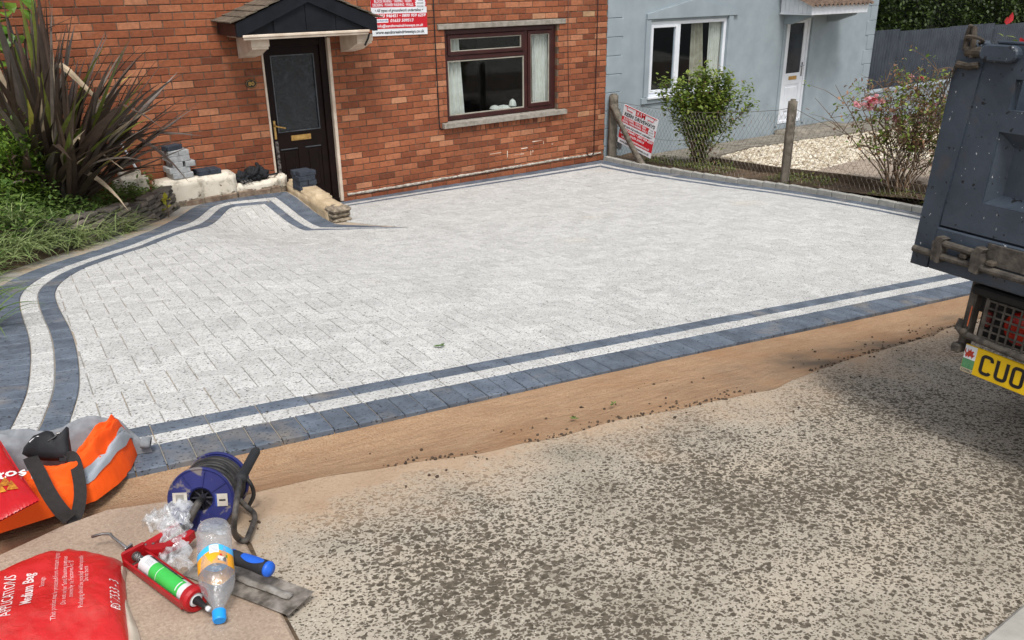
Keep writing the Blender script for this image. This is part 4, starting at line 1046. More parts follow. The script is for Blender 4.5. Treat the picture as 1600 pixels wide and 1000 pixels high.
WIRE = simple('galvanised wire', L(128, 122, 112), L(104, 96, 86), 30, .5, metal=.5)
def topz(y):
    if y > 6.62: t = (9.9-y)/3.28; return -1.77+.22*t-.10*math.sin(math.pi*t)
    t = (6.62-y)/3.32; return -1.52+.06*t-.36*math.sin(math.pi*t)*(1 if t < .6 else .9)
mb = MB(); mb.tube([(FX-.02, 9.9-i*.22, topz(9.9-i*.22)) for i in range(31)], .0035, 5); mb.tube([(FX-.02, 9.9-i*.22, topz(9.9-i*.22)-.42+.02*math.sin(i)) for i in range(31)], .0025, 4); mb.build('line_wire', WIRE, fence)
mb = MB(); pit = .066
def strand(y0, sg):
    pts = []; n = 26
    for i in range(n+1):
        z = -2.62+i*.045; y = y0+sg*(z+2.62)*.62
        if y > 9.86 or y < 3.2: continue
        if z > topz(y): break
        if z < gz(9, y)+.05: continue
        pts.append(V(FX-.018+.006*(1 if (i % 2) else -1)*sg+.012*mnoise.noise(V(y, z, 0)), y, z))
    if len(pts) > 2: mb.tube(pts, .0016, 3, cap=False)
y = 2.4
while y < 10.6: strand(y, 1); strand(y, -1); y += pit
o = mb.build('wire_mesh', WIRE, fence, fix=False); o['kind'] = 'stuff'
# second sign hung crooked on the fence
a, b, c = V(9.13, 9.565, -1.775), V(9.13, 8.838, -1.932), V(9.13, 8.93, -2.50)
ex = (b-a).normalized(); ey = (b-c); ey = (ey-ex*ey.dot(ex)).normalized(); ez = ex.cross(ey)
org = a-ey*.60+V(-.045, 0, 0)
Ms = Matrix(((ex.x, ey.x, ez.x, org.x), (ex.y, ey.y, ez.y, org.y), (ex.z, ey.z, ez.z, org.z), (0, 0, 0, 1)))
sg2 = sign('white and red driveways sign hanging crooked on the chain link fence', Ms, .745, .60)
# pale wall, corrugated fence and trees at the back right
pw = thing('pale_garden_wall', 'pale grey rendered garden wall behind the bare rose bush', 'wall', (18.5, 10.3, -3))
mb = MB(); mb.bbox((16.3, 10.2, -4.2), (24, 10.35, -2.32), .02); mb.build('wall', GREYR, pw)
mb = MB(); mb.bbox((16.3, 10.17, -2.32), (24, 10.38, -2.27), .01); mb.build('coping', GREYR, pw)
df_ = thing('corrugated_fence', 'dark grey corrugated metal fence behind the grey house', 'fence', (23, 13, -2.5))
DMET = simple('dark grey sheet metal', L(58, 64, 72), L(70, 76, 84), 3, .5, metal=.0)
xa = 17.2
for i in range(5):
    wdt = 2.55; mb = MB(); zt = -1.36+.035*(i % 2)-.02*i
    def cor(u, v, xa=xa, zt=zt):
        ph = (u*wdt/.125) % 1; prof = .03*(0 if ph < .3 else (ph-.3)/.15 if ph < .45 else 1 if ph < .8 else (1-ph)/.2)
        return V(xa+u*wdt, 13-prof+.02*(i % 2), -4.3+v*(zt+4.3))
    mb.grid(cor, 200, 1); mb.build('sheet', DMET, df_, fix=False); xa += wdt+.01
# ------------------------------------------------------------------ planted bank
mb = MB(); mb.grid(lambda u, v: (lambda x, y: V(x, y, bedz(x, y)+.03*mnoise.noise(V(x*3, y*3, 0)) if (y > x*1.24+6.66 or x < -.1) else gz(min(x, 2.4), min(y, 9.7))-.06))(-7+u*9.4, 2.2+v*7.78), 110, 100); struct(mb.build('garden_bed', SOIL))
def leafmat(name, c1, c2, rough=.5, sc=8, trans=.25, rv=.5):
    n = N(name); r = n.rand(); g = n.ramp(r, [(0, c1), (1, c2)])
    g2 = n.ramp(n.noise(sc, 3), [(.3, .75), (.7, 1.15)]); g = n.mix(1, g, g2, 'MULTIPLY'); n.col(g); n.rough(rough); n.val('Specular IOR Level', .4)
    if trans:
        tr = n.new('ShaderNodeBsdfTranslucent'); n.link(g, tr.inputs[0]); mx = n.new('ShaderNodeMixShader'); mx.inputs[0].default_value = trans
        n.link(n.b.outputs[0], mx.inputs[1]); n.link(tr.outputs[0], mx.inputs[2]); n.link(mx.outputs[0], n.out.inputs['Surface'])
    return n.m
BRONZE = leafmat('bronze flax leaf', L(56, 46, 40), L(98, 82, 72), .38, 14, .08)
BRONZE2 = leafmat('greyish flax leaf', L(92, 84, 78), L(126, 116, 106), .4, 14, .08)
FLGREEN = leafmat('green flax leaf', L(88, 104, 44), L(126, 132, 60), .45, 14, .15)
FLYEL = leafmat('yellow flax leaf', L(176, 172, 80), L(196, 180, 96), .5, 10, .2)
STRAW = leafmat('dead straw leaf', L(190, 168, 138), L(222, 206, 180), .7, 10, .2)
BRIGHT = leafmat('broad green leaf', L(74, 116, 36), L(116, 152, 56), .42, 7, .3)
BUSHG = leafmat('privet leaf', L(70, 104, 30), L(120, 146, 52), .5, 9, .3)
SHRUBG = leafmat('shrub leaf', L(92, 122, 44), L(146, 158, 74), .5, 9, .3)
WEEDG = leafmat('weed leaf', L(72, 104, 44), L(120, 144, 72), .55, 9, .3)
TUFTG = leafmat('pale tuft leaf', L(120, 142, 84), L(172, 184, 128), .55, 9, .3)
DARKG = leafmat('dark hedge leaf', L(34, 48, 20), L(70, 88, 36), .55, 5, .2)
STEMB = simple('brown stem', L(82, 66, 50), L(112, 94, 74), 20, .85)
ROSEST = simple('rose stem', L(88, 70, 54), L(124, 102, 80), 20, .85)
def blade(mb, base, az, el, length, width, droop, R, mi=0, seg=7, fold=.25, kink=None, twist=0):
    """strap leaf: a folded tapering ribbon that leaves at elevation el and bends over"""
    d = V(math.cos(az)*math.cos(el), math.sin(az)*math.cos(el), math.sin(el)); p = Vector(base); rows = []; e = el
    for i in range(seg+1):
        t = i/seg; w = width*(.62+1.1*t*(1-t)*1.6)*(1 if t < .55 else max(.03, (1-(t-.55)/.45)**.8))
        side = V(-math.sin(az), math.cos(az), 0); dd = V(math.cos(az)*math.cos(e), math.sin(az)*math.cos(e), math.sin(e)); up = side.cross(dd)*-1
        tw = twist*t; s2 = side*math.cos(tw)+up*math.sin(tw); u2 = up*math.cos(tw)-side*math.sin(tw)
        rows.append((p+s2*w/2+u2*w*fold, p.copy(), p-s2*w/2+u2*w*fold))
        step = length/seg; e -= droop*(.3+1.4*t)/seg
        if kink and i == kink[0]: e -= kink[1]
        p = p+V(math.cos(az)*math.cos(e), math.sin(az)*math.cos(e), math.sin(e))*step
    vs = [q for r in rows for q in r]; fs = []
    for i in range(seg):
        a = i*3; fs += [(a, a+1, a+4, a+3), (a+1, a+2, a+5, a+4)]
    mb.add(vs, fs, mi)
R5 = random.Random(5)
FB = V(1.16, 9.0, -1.92)
flax = thing('flax_plant', 'tall spiky bronze flax plant with sword shaped leaves in the garden bed', 'plant', FB)
CAMR = V(math.cos(math.radians(35.87)), -math.sin(math.radians(35.87)), 0)   # picture right, used for the lean of the clump
rightaz = math.atan2(CAMR.y, CAMR.x)
for i in range(250):
    fan = R5.random(); a = rightaz+R5.uniform(-2.6, 2.6)
    if R5.random() < .45: a = rightaz+R5.gauss(0, .7)
    out = R5.random()**1.1; el = math.radians(90-out*56)
    ln = R5.uniform(1.1, 2.15)*(1-.30*out); m = R5.choices([BRONZE, BRONZE2, FLGREEN, FLYEL, STRAW], [60, 26, 8, 1.5, 4.5])[0]
    b = FB+V(math.cos(a)*R5.uniform(.0, .26), math.sin(a)*R5.uniform(0, .2), R5.uniform(-.05, .08))+CAMR*R5.uniform(-.32, .12)
    kk = (R5.randrange(4, 6), R5.uniform(.6, 1.2)) if R5.random() < .06 else None
    # keep the leaves on this side of the house wall
    reach = math.sin(a)*math.cos(el)*ln
    if b.y+reach > 9.9: a = rightaz-abs(a-rightaz)*.6 if math.sin(a) > 0 else a; el = max(el, math.radians(62)) if math.sin(a) > .2 else el
    mb = MB(); blade(mb, b, a, el, ln, R5.uniform(.05, .10), R5.uniform(.1, .75)*(.3+out), R5, 0, 7, R5.uniform(.1, .4), kk, R5.uniform(-.5, .5)); mb.build('leaf', m, flax, smooth=False, fix=False)
# a few leaves the photograph shows singly: broken straw leaf, drooping leaf at the foot, long ones to the right
for (az, el, ln, w, dr, kk, m) in ((rightaz-.1, 78, 1.35, .06, .1, (4, 1.95), STRAW), (rightaz-.35, 60, 1.0, .075, .8, (3, 1.2), STRAW), (rightaz+.25, 34, 1.55, .05, .1, None, BRONZE), (rightaz+.2, 22, 1.5, .045, .05, None, BRONZE), (rightaz, 47, 1.6, .05, .2, None, BRONZE2), (rightaz+.1, 55, 1.75, .055, .2, None, BRONZE), (rightaz+.05, 62, 1.8, .06, .1, None, BRONZE2), (rightaz, 40, 1.0, .07, .2, None, FLYEL), (rightaz+.3, 42, 1.7, .05, .25, None, BRONZE)):
    mb = MB(); blade(mb, FB+V(.05, -.05, 0), az, math.radians(el), ln, w, dr, R5, 0, 8, .25, kk); mb.build('leaf', m, flax, fix=False)
def ribbon(pts, ws, m, parent, name='leaf'):
    mb = MB(); vs = []
    for i, p in enumerate(pts):
        d = (V(*pts[min(i+1, len(pts)-1)])-V(*pts[max(i-1, 0)])).normalized(); s = d.cross(V(0, 1, .25)).normalized(); u = s.cross(d)
        vs += [V(*p)+s*ws[i]/2+u*ws[i]*.15, V(*p), V(*p)-s*ws[i]/2+u*ws[i]*.15]
    mb.add(vs, [f for i in range(len(pts)-1) for f in ((i*3, i*3+1, i*3+4, i*3+3), (i*3+1, i*3+2, i*3+5, i*3+4))]); mb.build(name, m, parent, fix=False)
ribbon([(1.10, 8.98, -1.7), (1.12, 8.98, -1.2), (1.196, 8.95, -.862), (1.292, 8.9, -.737), (1.362, 8.86, -.66)], [.05, .06, .055, .05, .045], BRONZE2, flax)
ribbon([(1.362, 8.86, -.66), (1.42, 8.82, -.72), (1.54, 8.78, -.89), (1.69, 8.75, -1.10)], [.05, .055, .04, .01], STRAW, flax)
def leaf(mb, p, d, up, l, w, mi=0, bend=.15):    # pointed oval leaf, 6 triangles
    d = d.normalized(); s = d.cross(up); s = s.normalized() if s.length > 1e-4 else d.orthogonal().normalized(); n = s.cross(d)
    a = p; b = p+d*l*.35+s*w/2+n*bend*l*.3; c = p+d*l*.35-s*w/2+n*bend*l*.3; m = p+d*l*.4; e = p+d*l-n*bend*l*.6; b2 = p+d*l*.7+s*w*.36+n*bend*l*.1; c2 = p+d*l*.7-s*w*.36+n*bend*l*.1; m2 = p+d*l*.72-n*bend*l*.1
    mb.add([a, b, m, c, b2, m2, c2, e], [(0, 2, 1), (0, 3, 2), (1, 2, 5, 4), (2, 3, 6, 5), (4, 5, 7), (5, 6, 7)], mi)
def rv(R): 
    while True:
        v = V(R.uniform(-1, 1), R.uniform(-1, 1), R.uniform(-1, 1))
        if .05 < v.length < 1: return v.normalized()
# broad leaved climber at the far left
bl = thing('broad_leaved_shrub', 'bright green broad leaved shrub at the far left behind the flax', 'shrub', (.85, 9.5, -1.9))
mb = MB()
for i in range(7): mb.tube([(.85, 9.5, -1.95), (.7+i*.08, 9.45+.04*(i % 3), -1.2), (.5+i*.15, 9.4+.1*(i % 2), -.4+.1*(i % 3))], [.02, .014, .006], 5)
mb.build('stem', STEMB, bl)
for i in range(190):
    cz = R5.uniform(-1.75, .15); c = V(.86+R5.gauss(0, .17)+max(0, cz+.45)*.55*R5.random(), 9.45+R5.uniform(-.25, .25), cz); d = rv(R5); d.z = -abs(d.z)*.6; d.y -= .5
    mb = MB(); leaf(mb, c, d, V(0, -.6, 1), R5.uniform(.12, .22), R5.uniform(.09, .16), 0, .25); mb.build('leaf', BRIGHT, bl, fix=False)
# small leaved privet below it
def bush(name, label, c, r, n, m, ls, seed, stems=8, group=None, cat='shrub', stemm=None, surf=.45):
    R = random.Random(seed); t = thing(name, label, cat, (c[0], c[1], c[2]-r[2]), group=group); mb = MB()
    for i in range(stems):
        e = rv(R); mb.tube([(c[0], c[1], c[2]-r[2]), (c[0]+e.x*r[0]*.4, c[1]+e.y*r[1]*.4, c[2]), (c[0]+e.x*r[0]*.8, c[1]+e.y*r[1]*.8, c[2]+abs(e.z)*r[2]*.8)], [.012, .008, .003], 5)
    mb.build('stem', stemm or STEMB, t); mb = MB()
    clumps = [(rv(R), R.uniform(.35, 1)) for _ in range(max(10, n//45))]
    for i in range(n):
        d, k = R.choice(clumps); p = V(c[0]+d.x*r[0]*k, c[1]+d.y*r[1]*k, c[2]+d.z*r[2]*k)+V(R.gauss(0, r[0]*.16), R.gauss(0, r[1]*.16), R.gauss(0, r[2]*.14))
        o = rv(R); o.z = o.z*.5+.25; leaf(mb, p, o+d*.5, V(0, 0, 1), R.uniform(.7, 1.3)*ls, R.uniform(.4, .7)*ls, 0, .2)
    o = mb.build('foliage', m, t, fix=False); o['kind'] = 'stuff'; return t
bush('privet_bush', 'fine leaved bright green bush at the left edge beside the flax', (.80, 8.62, -1.52), (.26, .3, .42), 2600, BUSHG, .045, 21)
# dry stone retaining wall
def m_slate():
    n = N('dark slate walling'); g = n.ramp(n.rand(), [(0, L(64, 60, 56)), (.5, L(94, 88, 80)), (1, L(128, 118, 106))]); s = n.ramp(n.noise(16, 5, .7), [(.3, .65), (.7, 1.2)]); g = n.mix(1, g, s, 'MULTIPLY')
    mo = n.ramp(n.noise(5, 4), [(.6, 0.), (.7, .5)]); g = n.mix(mo, g, L(92, 96, 60)); n.col(g); n.rough(.92); n.bump(n.noise(60, 5), .8, .01); return n.m
SLATEW = m_slate(); R6 = random.Random(8)
gwl = thing('dry_stone_wall', 'low dark dry stone wall holding up the garden bed', 'wall', (1.4, 8.4, -2.2))
wp = [V(2.42, 9.70, 0), V(2.05, 9.06, 0), V(1.72, 8.66, 0), V(1.41, 8.36, 0), V(1.12, 8.04, 0), V(.72, 7.74, 0), (V(.36, 7.30, 0)), V(-.1, 6.8, 0), V(-.35, 6.1, 0), V(-.5, 5.2, 0)]
cum = [0]
for a, b in zip(wp[:-1], wp[1:]): cum.append(cum[-1]+(b-a).length)
def walong(s):
    for i in range(len(wp)-1):
        if s <= cum[i+1]: t = (s-cum[i])/(cum[i+1]-cum[i]); return wp[i].lerp(wp[i+1], t), (wp[i+1]-wp[i]).normalized()
    return wp[-1].copy(), (wp[-1]-wp[-2]).normalized()
for k in range(6):
    s = R6.uniform(0, .08)
    while s < cum[-1]-.05:
        l = R6.uniform(.12, .27); p, d = walong(s+l/2); s += l+.006
        if k == 5 and R6.random() < .35: continue
        q = V(-d.y, d.x, 0)                       # towards the bed is the other way
        if q.x > 0: q = -q
        zb = gz(p.x, p.y)-.015+k*.046; h = R6.uniform(.034, .05)
        mm = Matrix(((d.x, -q.x, 0, p.x+q.x*k*.006), (d.y, -q.y, 0, p.y+q.y*k*.006), (0, 0, 1, zb), (0, 0, 0, 1))) @ Matrix.Rotation(R6.uniform(-.04, .04), 4, 'Y') @ Matrix.Rotation(R6.uniform(-.06, .06), 4, 'Z')
        mb = MB(); o = R6.uniform(-.012, .014); mb.bbox((-l/2, -.14, 0), (l/2, o, h), .011, 0, mm, .006, R6); mb.build('stone', SLATEW, gwl)
# ground cover over the bank, spilling over the wall
def inbed(x, y): return y > x*1.24+(6.72 if x < 1.25 else 6.84) and y < 9.75 and x > -1.2
mb = MB(); R7 = random.Random(31)
for i in range(21000):
    x, y = R7.uniform(-.3, 2.4), R7.uniform(6.4, 9.7)
    if not inbed(x, y): continue
    if x > 2.2 and R7.random() < .7: continue
    hgt = R7.uniform(0, .24)*(1+1.0*mnoise.noise(V(x*3, y*3, 5)))*(1.35 if x < 1.1 else .8); p = V(x+R7.gauss(0, .02), y, bedz(x, y)+hgt+.01); d = rv(R7); d.z = abs(d.z)*.6
    leaf(mb, p, d, V(0, 0, 1), R7.uniform(.025, .06), R7.uniform(.018, .04), 0, .2)
for i in range(2600):
    x, y = R7.uniform(-.1, 1.9), R7.uniform(6.6, 9.3)
    if not inbed(x, y) or mnoise.noise(V(x*4, y*4, 9)) < -.05: continue
    p = V(x, y, bedz(x, y)+R7.uniform(.04, .34)*(1.2 if x < 1.0 else .7)); d = rv(R7); d.z = abs(d.z)*.4; leaf(mb, p, d, V(0, 0, 1), R7.uniform(.05, .11), R7.uniform(.03, .06), 0, .25)
o = mb.build('ground_cover', WEEDG, fix=False); o['kind'] = 'stuff'; o['label'] = 'low leafy weeds covering the garden bed above the stone wall'
tb = [(1.35, 8.60, 1), (1.15, 8.32, 1), (1.62, 8.86, .8), (.92, 8.05, .9), (.75, 8.1, .8), (1.25, 8.75, .9), (.6, 7.8, .8), (1.0, 8.5, .8), (.35, 7.65, .9), (1.5, 8.7, .8), (.34, 7.22, 1.3), (.56, 7.50, 1.25), (.78, 7.78, 1.15), (.16, 6.95, 1.2), (1.02, 8.02, 1.35), (1.28, 8.33, 1.3), (1.52, 8.58, 1.2)]
tl = ['pale grassy tuft at the front of the bed, spilling furthest over the stone wall', 'pale grassy tuft spilling over the middle of the stone wall', 'pale tuft on the bank nearest the bare end of the stone wall', 'pale grassy tuft hanging over the lower stone wall', 'pale tuft on the bank above the lower stone wall', 'pale tuft just below the flax clump', 'small tuft low down at the left of the stone wall', 'pale tuft in the middle of the bank left of the flax foot', 'tuft at the far left lower end of the bank', 'pale tuft between the flax foot and the wall top', 'long tuft at the left end of the stone wall beside the edging', 'long tuft over the lower left stones', 'long tuft covering the wall top left of the middle', 'lowest tuft at the left edge of the picture', 'broad tuft hanging over the stones left of the drooping straw leaf', 'broad tuft hanging over the middle stones', 'broad tuft nearest the bare right end of the stones']
for k, (x, y, s) in enumerate(tb):
    t = thing('grassy_tuft', tl[k], 'plant', (x, y, bedz(x, y)), group='pale tufts on the garden bank'); mb = MB(); R = random.Random(100+k)
    for i in range(170):
        a = R.uniform(0, 6.283) if R.random() < .6 else R.gauss(-.6, 1.0); blade(mb, V(x+R.gauss(0, .07), y+R.gauss(0, .07), bedz(x, y)+R.uniform(0, .08)), a, R.uniform(.2, 1.2), R.uniform(.10, .30)*s, R.uniform(.006, .012), R.uniform(.5, 2.0), R, 0, 4, .2)
    o = mb.build('foliage', TUFTG, t, fix=False); o['kind'] = 'stuff'
yw = thing('yellow_leaved_weed', 'small weed with yellow leaves at the end of the stone wall', 'plant', (2.16, 9.2, gz(2.16, 9.2)+.1)); mb = MB(); R = random.Random(9)
zb = gz(2.16, 9.2)+.08
for i in range(9): d = rv(R); d.z = abs(d.z); leaf(mb, V(2.16, 9.2, zb+R.uniform(0, .12)), d, V(0, 0, 1), .1, .05)
mb.build('leaf', leafmat('yellowing leaf', L(176, 178, 60), L(204, 196, 84)), yw, fix=False)
mb = MB(); mb.tube([(2.16, 9.2, zb-.1), (2.165, 9.2, zb+.13)], .004, 5); mb.build('stem', STEMB, yw)
# overhanging grass at the left edge
for k, (x, y, lab) in enumerate(((.10, 5.15, 'long grass blades arching over the dark edging at the left'), (.16, 6.25, 'arching grass tuft over the upper left edging'))):
    t = thing('overhanging_grass', lab, 'plant', (x, y, gz(x, y)), group='grass hanging over the left edge'); mb = MB(); R = random.Random(50+k)
    for i in range(30): blade(mb, V(x+R.gauss(0, .05), y+R.gauss(0, .1), gz(x, y)), R.gauss(.1, .8), R.uniform(.6, 1.35), R.uniform(.22, .50), R.uniform(.008, .016), R.uniform(.8, 2.0), R, 0, 6, .2)
    o = mb.build('foliage', WEEDG, t, fix=False); o['kind'] = 'stuff'
# white pipe leaning behind the flax
wpz = thing('white_pipe', 'thin white plastic pipe leaning behind the flax leaves', 'pipe', (2.05, 9.9, -1.9)); mb = MB(); mb.tube([(2.07, 9.88, -1.88), (1.90, 9.93, -1.42)], .013, 8); mb.build('tube', UPVC, wpz)

# ------------------------------------------------------------------ shrubs behind the fence
def branchy(mb, base, tops, R, r0, jit, seg=6):
    for (p, r) in tops:
        pts = []; b = base+V(R.gauss(0, .04), R.gauss(0, .04), 0)
        for i in range(seg+1): t = i/seg; q = b.lerp(p, t); q.x += jit*R.gauss(0, 1)*math.sin(math.pi*t); q.y += jit*R.gauss(0, 1)*math.sin(math.pi*t); q.z += .05*math.sin(math.pi*t); pts.append(q)
        mb.tube(pts, [r0*(1-.75*i/seg)*r for i in range(seg+1)], 5)
R8 = random.Random(77)
gs_ = thing('flowering_shrub', 'upright green leafy shrub behind the chain link fence under the white window', 'shrub', (9.52, 8.42, -2.6)); base = V(9.55, 8.44, -2.62)
perp = V(math.cos(rightaz), math.sin(rightaz), 0)
tops = []
for i in range(34):
    u = R8.uniform(-.42, .42); tops.append((base+perp*(u*1.3-.02)+V(.12*R8.gauss(0, 1), .2*R8.gauss(0, 1), 1.30+R8.uniform(-.25, .14)-.25*abs(u)), R8.uniform(.6, 1)))
mb = MB(); branchy(mb, base, tops, R8, .012, .03); mb.build('stem', STEMB, gs_)
mb = MB()
for i in range(7600):
    p, r = R8.choice(tops); t = R8.betavariate(2.3, 1.15); q = base.lerp(p, t)+V(R8.gauss(0, .06), R8.gauss(0, .06), R8.gauss(0, .05)); d = rv(R8); d.z = d.z*.5+.1
    if t < .4 and R8.random() < .5: continue
    leaf(mb, q, d, V(0, 0, 1), R8.uniform(.045, .085), R8.uniform(.03, .052))
o = mb.build('foliage', SHRUBG, gs_, fix=False); o['kind'] = 'stuff'
mb = MB()
for i in range(420):
    p, r = R8.choice(tops); t = R8.betavariate(1.6, 1.0); q = base.lerp(p, t)+perp*R8.uniform(.02, .2)+V(R8.gauss(0, .06), R8.gauss(0, .06), R8.gauss(0, .05)); leaf(mb, q, rv(R8), V(0, 0, 1), R8.uniform(.025, .05), R8.uniform(.015, .03))
o = mb.build('faded_flowers', leafmat('faded brown flower', L(130, 92, 74), L(168, 130, 106)), gs_, fix=False); o['kind'] = 'stuff'
rb = V(9.42, 5.22, -2.5)
rose = thing('rose_bush', 'straggly rose bush with bare stems and clusters of pink flowers by the fence', 'shrub', rb); tops = []
for i in range(46):
    u = R8.uniform(-1, 1); h = 1.42-.35*abs(u)**2+R8.uniform(-.35, .15); tops.append((rb+perp*(u*.72)+V(0, R8.gauss(0, .22), h), R8.uniform(.5, 1)))
mb = MB(); branchy(mb, rb, tops[:30], R8, .014, .05, 7)
twigs = []
for (p, r) in tops:
    for k in range(13):
        t = R8.uniform(.35, 1); a = rb.lerp(p, t); e = a+perp*R8.gauss(0, .16)+V(R8.gauss(0, .08), R8.gauss(0, .1), R8.uniform(-.05, .22)); mb.tube([a, a.lerp(e, .5)+V(0, 0, .03), e], [.0045, .003, .0015], 4); twigs.append(e)
mb.build('stem', ROSEST, rose)
mb = MB(); mb.tube([rb+V(0, 0, .45), rb+perp*-.3+V(0, 0, .62), rb+perp*-.55+V(0, 0, .68)], [.012, .009, .006], 6); mb.tube([rb+V(0, 0, .5), rb+perp*.2+V(0, 0, .7), rb+perp*.5+V(0, 0, .72)], [.014, .01, .006], 6); mb.build('stem', ROSEST, rose)
mb = MB()
for i in range(3000):
    e = R8.choice(twigs)
    if e.z < -1.85 and R8.random() < .75: continue
    leaf(mb, e+V(R8.gauss(0, .03), R8.gauss(0, .03), R8.gauss(0, .03)), rv(R8), V(0, 0, 1), R8.uniform(.032, .065), R8.uniform(.022, .042), 0 if R8.random() < .62 else 1)
o = mb.build('foliage', [SHRUBG, leafmat('withered rose leaf', L(112, 84, 62), L(156, 120, 92))], rose, fix=False); o['kind'] = 'stuff'
PINK = leafmat('pink petal', L(228, 146, 158), L(246, 212, 214), .55, 30, .25)
RED_ = leafmat('deep pink petal', L(196, 70, 88), L(220, 110, 124), .55, 30, .25)
def bloom(c, r, m, n=22):
    mb = MB()
    for i in range(n): d = rv(R8); d.z = d.z*.6+.3; leaf(mb, c+d*r*.25, d, rv(R8), r*R8.uniform(.6, 1.0), r*.8, 0, .5)
    mb.build('flower', m, rose, fix=False)
for (u, z, n) in ((-.47, 1.13, 18), (-.24, .95, 5), (.02, 1.40, 2), (.52, 1.1, 5), (.60, .88, 3), (.3, 1.15, 2), (-.1, .8, 1), (.12, 1.0, 1), (.45, .98, 2)):
    for k in range(n): c = rb+perp*(u+R8.gauss(0, .055))+V(0, R8.gauss(0, .04), z+R8.gauss(0, .04)); bloom(c, R8.uniform(.026, .044), R8.choice([PINK, PINK, PINK, RED_]))
# low weeds along the fence
mb = MB()
for i in range(2600):
    y = R7.uniform(3.2, 9.6); x = 9.14+R7.random()*.5; k = mnoise.noise(V(y*1.3, 4, 1))
    if k < -.05: continue
    p = V(x, y, gz(9, y)+.05+R7.uniform(0, .09)*(k+.4)); d = rv(R7); d.z = abs(d.z); leaf(mb, p, d, V(0, 0, 1), R7.uniform(.03, .07), R7.uniform(.012, .025))
o = mb.build('fence_weeds', leafmat('verge weed leaf', L(76, 96, 40), L(124, 128, 66)), fix=False); o['kind'] = 'stuff'; o['label'] = 'grass and weeds growing along the foot of the fence'
# red leaved photinia beyond the truck
bush('photinia_bush', 'bush with bright red young leaves showing above the truck tailgate', (8.75, 3.55, -1.30), (.55, .5, .80), 2600, leafmat('photinia leaf', L(88, 110, 46), L(132, 138, 70)), .085, 61)
rt = [o for o in COL.objects if o.name.startswith('photinia_bush')][0]; mb = MB(); R9 = random.Random(4)
for i in range(26):
    c = V(8.86+R9.gauss(0, .18), 3.6+R9.gauss(0, .22), -.50+R9.uniform(-.2, .12)); d = rv(R9); d.z = abs(d.z)+.6; leaf(mb, c, d, V(1, 0, .2), R9.uniform(.07, .12), .05)
o = mb.build('young_leaves', leafmat('red young leaf', L(200, 40, 52), L(226, 74, 80), .4, 10, .3), rt, fix=False); o['kind'] = 'stuff'
# trees beyond the corrugated fence
def tree(c, r, seed, label):
    R = random.Random(seed); t = thing('broadleaf_tree', label, 'tree', (c[0], c[1], -4.2), group='dark trees beyond the corrugated fence'); mb = MB()
    mb.tube([(c[0], c[1], -4.4), (c[0]+.1, c[1], -2.5), (c[0], c[1]+.1, c[2])], [.2, .15, .08], 8)
    for i in range(8): e = rv(R); mb.tube([(c[0], c[1], c[2]-r[2]*.5), (c[0]+e.x*r[0]*.7, c[1]+e.y*r[1]*.7, c[2]+e.z*r[2]*.6)], [.07, .02], 5)
    mb.build('trunk', STEMB, t); mb = MB(); cl = [(rv(R), R.uniform(.3, 1)) for _ in range(90)]
    for i in range(6500):
        d, k = R.choice(cl); p = V(c[0]+d.x*r[0]*k, c[1]+d.y*r[1]*k, c[2]+d.z*r[2]*k)+V(R.gauss(0, .22), R.gauss(0, .22), R.gauss(0, .2)); leaf(mb, p, rv(R), V(0, 0, 1), R.uniform(.10, .2), R.uniform(.07, .12))
    o = mb.build('crown', DARKG, t, fix=False); o['kind'] = 'stuff'
tree((19.0, 17.6, -.8), (2.3, 1.8, 2.6), 1, 'dark tree crown right beside the corner of the grey house')
tree((23.0, 18.2, -.6), (2.5, 1.8, 2.8), 2, 'dark tree crown above the middle of the corrugated fence')
tree((27.2, 18.6, -.7), (2.6, 1.9, 3.0), 3, 'dark tree crown beyond the right end of the corrugated fence')
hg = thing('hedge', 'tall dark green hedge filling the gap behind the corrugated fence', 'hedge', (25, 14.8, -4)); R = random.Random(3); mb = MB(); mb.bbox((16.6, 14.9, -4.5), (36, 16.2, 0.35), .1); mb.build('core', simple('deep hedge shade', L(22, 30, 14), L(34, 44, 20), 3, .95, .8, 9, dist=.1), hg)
mb = MB()
for i in range(15000):
    x = R.uniform(16.6, 34); z = R.uniform(-2.2, .5)+.15*math.sin(x*1.7); p = V(x, 14.75+.35*mnoise.noise(V(x*.9, z*.9, 2))+R.gauss(0, .12), z); leaf(mb, p, rv(R), V(0, 0, 1), R.uniform(.09, .17), R.uniform(.06, .11))
o = mb.build('foliage', DARKG, hg, fix=False); o['kind'] = 'stuff'
tree((31.5, 18.0, -.7), (2.8, 2.2, 3.2), 4, 'dark tree crown at the far right behind the truck')
# ------------------------------------------------------------------ tipper truck (rear corner in view)
def m_truck():
    n = N('worn dark blue grey paint')
    g = n.ramp(n.noise(6, 5), [(.3, L(46, 54, 64)), (.7, L(62, 71, 82))])
    ru = n.ramp(n.noise(4.2, 6, .7), [(.56, 0.), (.72, .7)]); g = n.mix(ru, g, L(74, 64, 54))
    ch = n.ramp(n.noise(34, 3, .6), [(.66, 0.), (.68, 1.)]); g = n.mix(ch, g, L(22, 22, 24))
    wh = n.ramp(n.noise(60, 3, .6, n.scale((1, 1, .6))), [(.70, 0.), (.715, .9)]); g = n.mix(wh, g, L(190, 192, 194))
    n.col(g); n.rough(n.math('MULTIPLY_ADD', ru, .3, .5)); n.val('Specular IOR Level', .4); n.bump(n.noise(26, 5), .35, .006); return n.m
TRK = m_truck()
GRIMY = simple('grimy steel', L(54, 50, 46), L(92, 86, 78), 26, .8, .6, 60, metal=.1)
RUSTY = simple('rusty steel', L(54, 48, 42), L(84, 76, 66), 22, .9, .7, 60)
RUBBER = simple('black rubber', L(26, 26, 26), L(40, 39, 38), 14, .85, .3)
CHASS = simple('black chassis', L(20, 20, 21), L(38, 36, 34), 10, .8, .3)
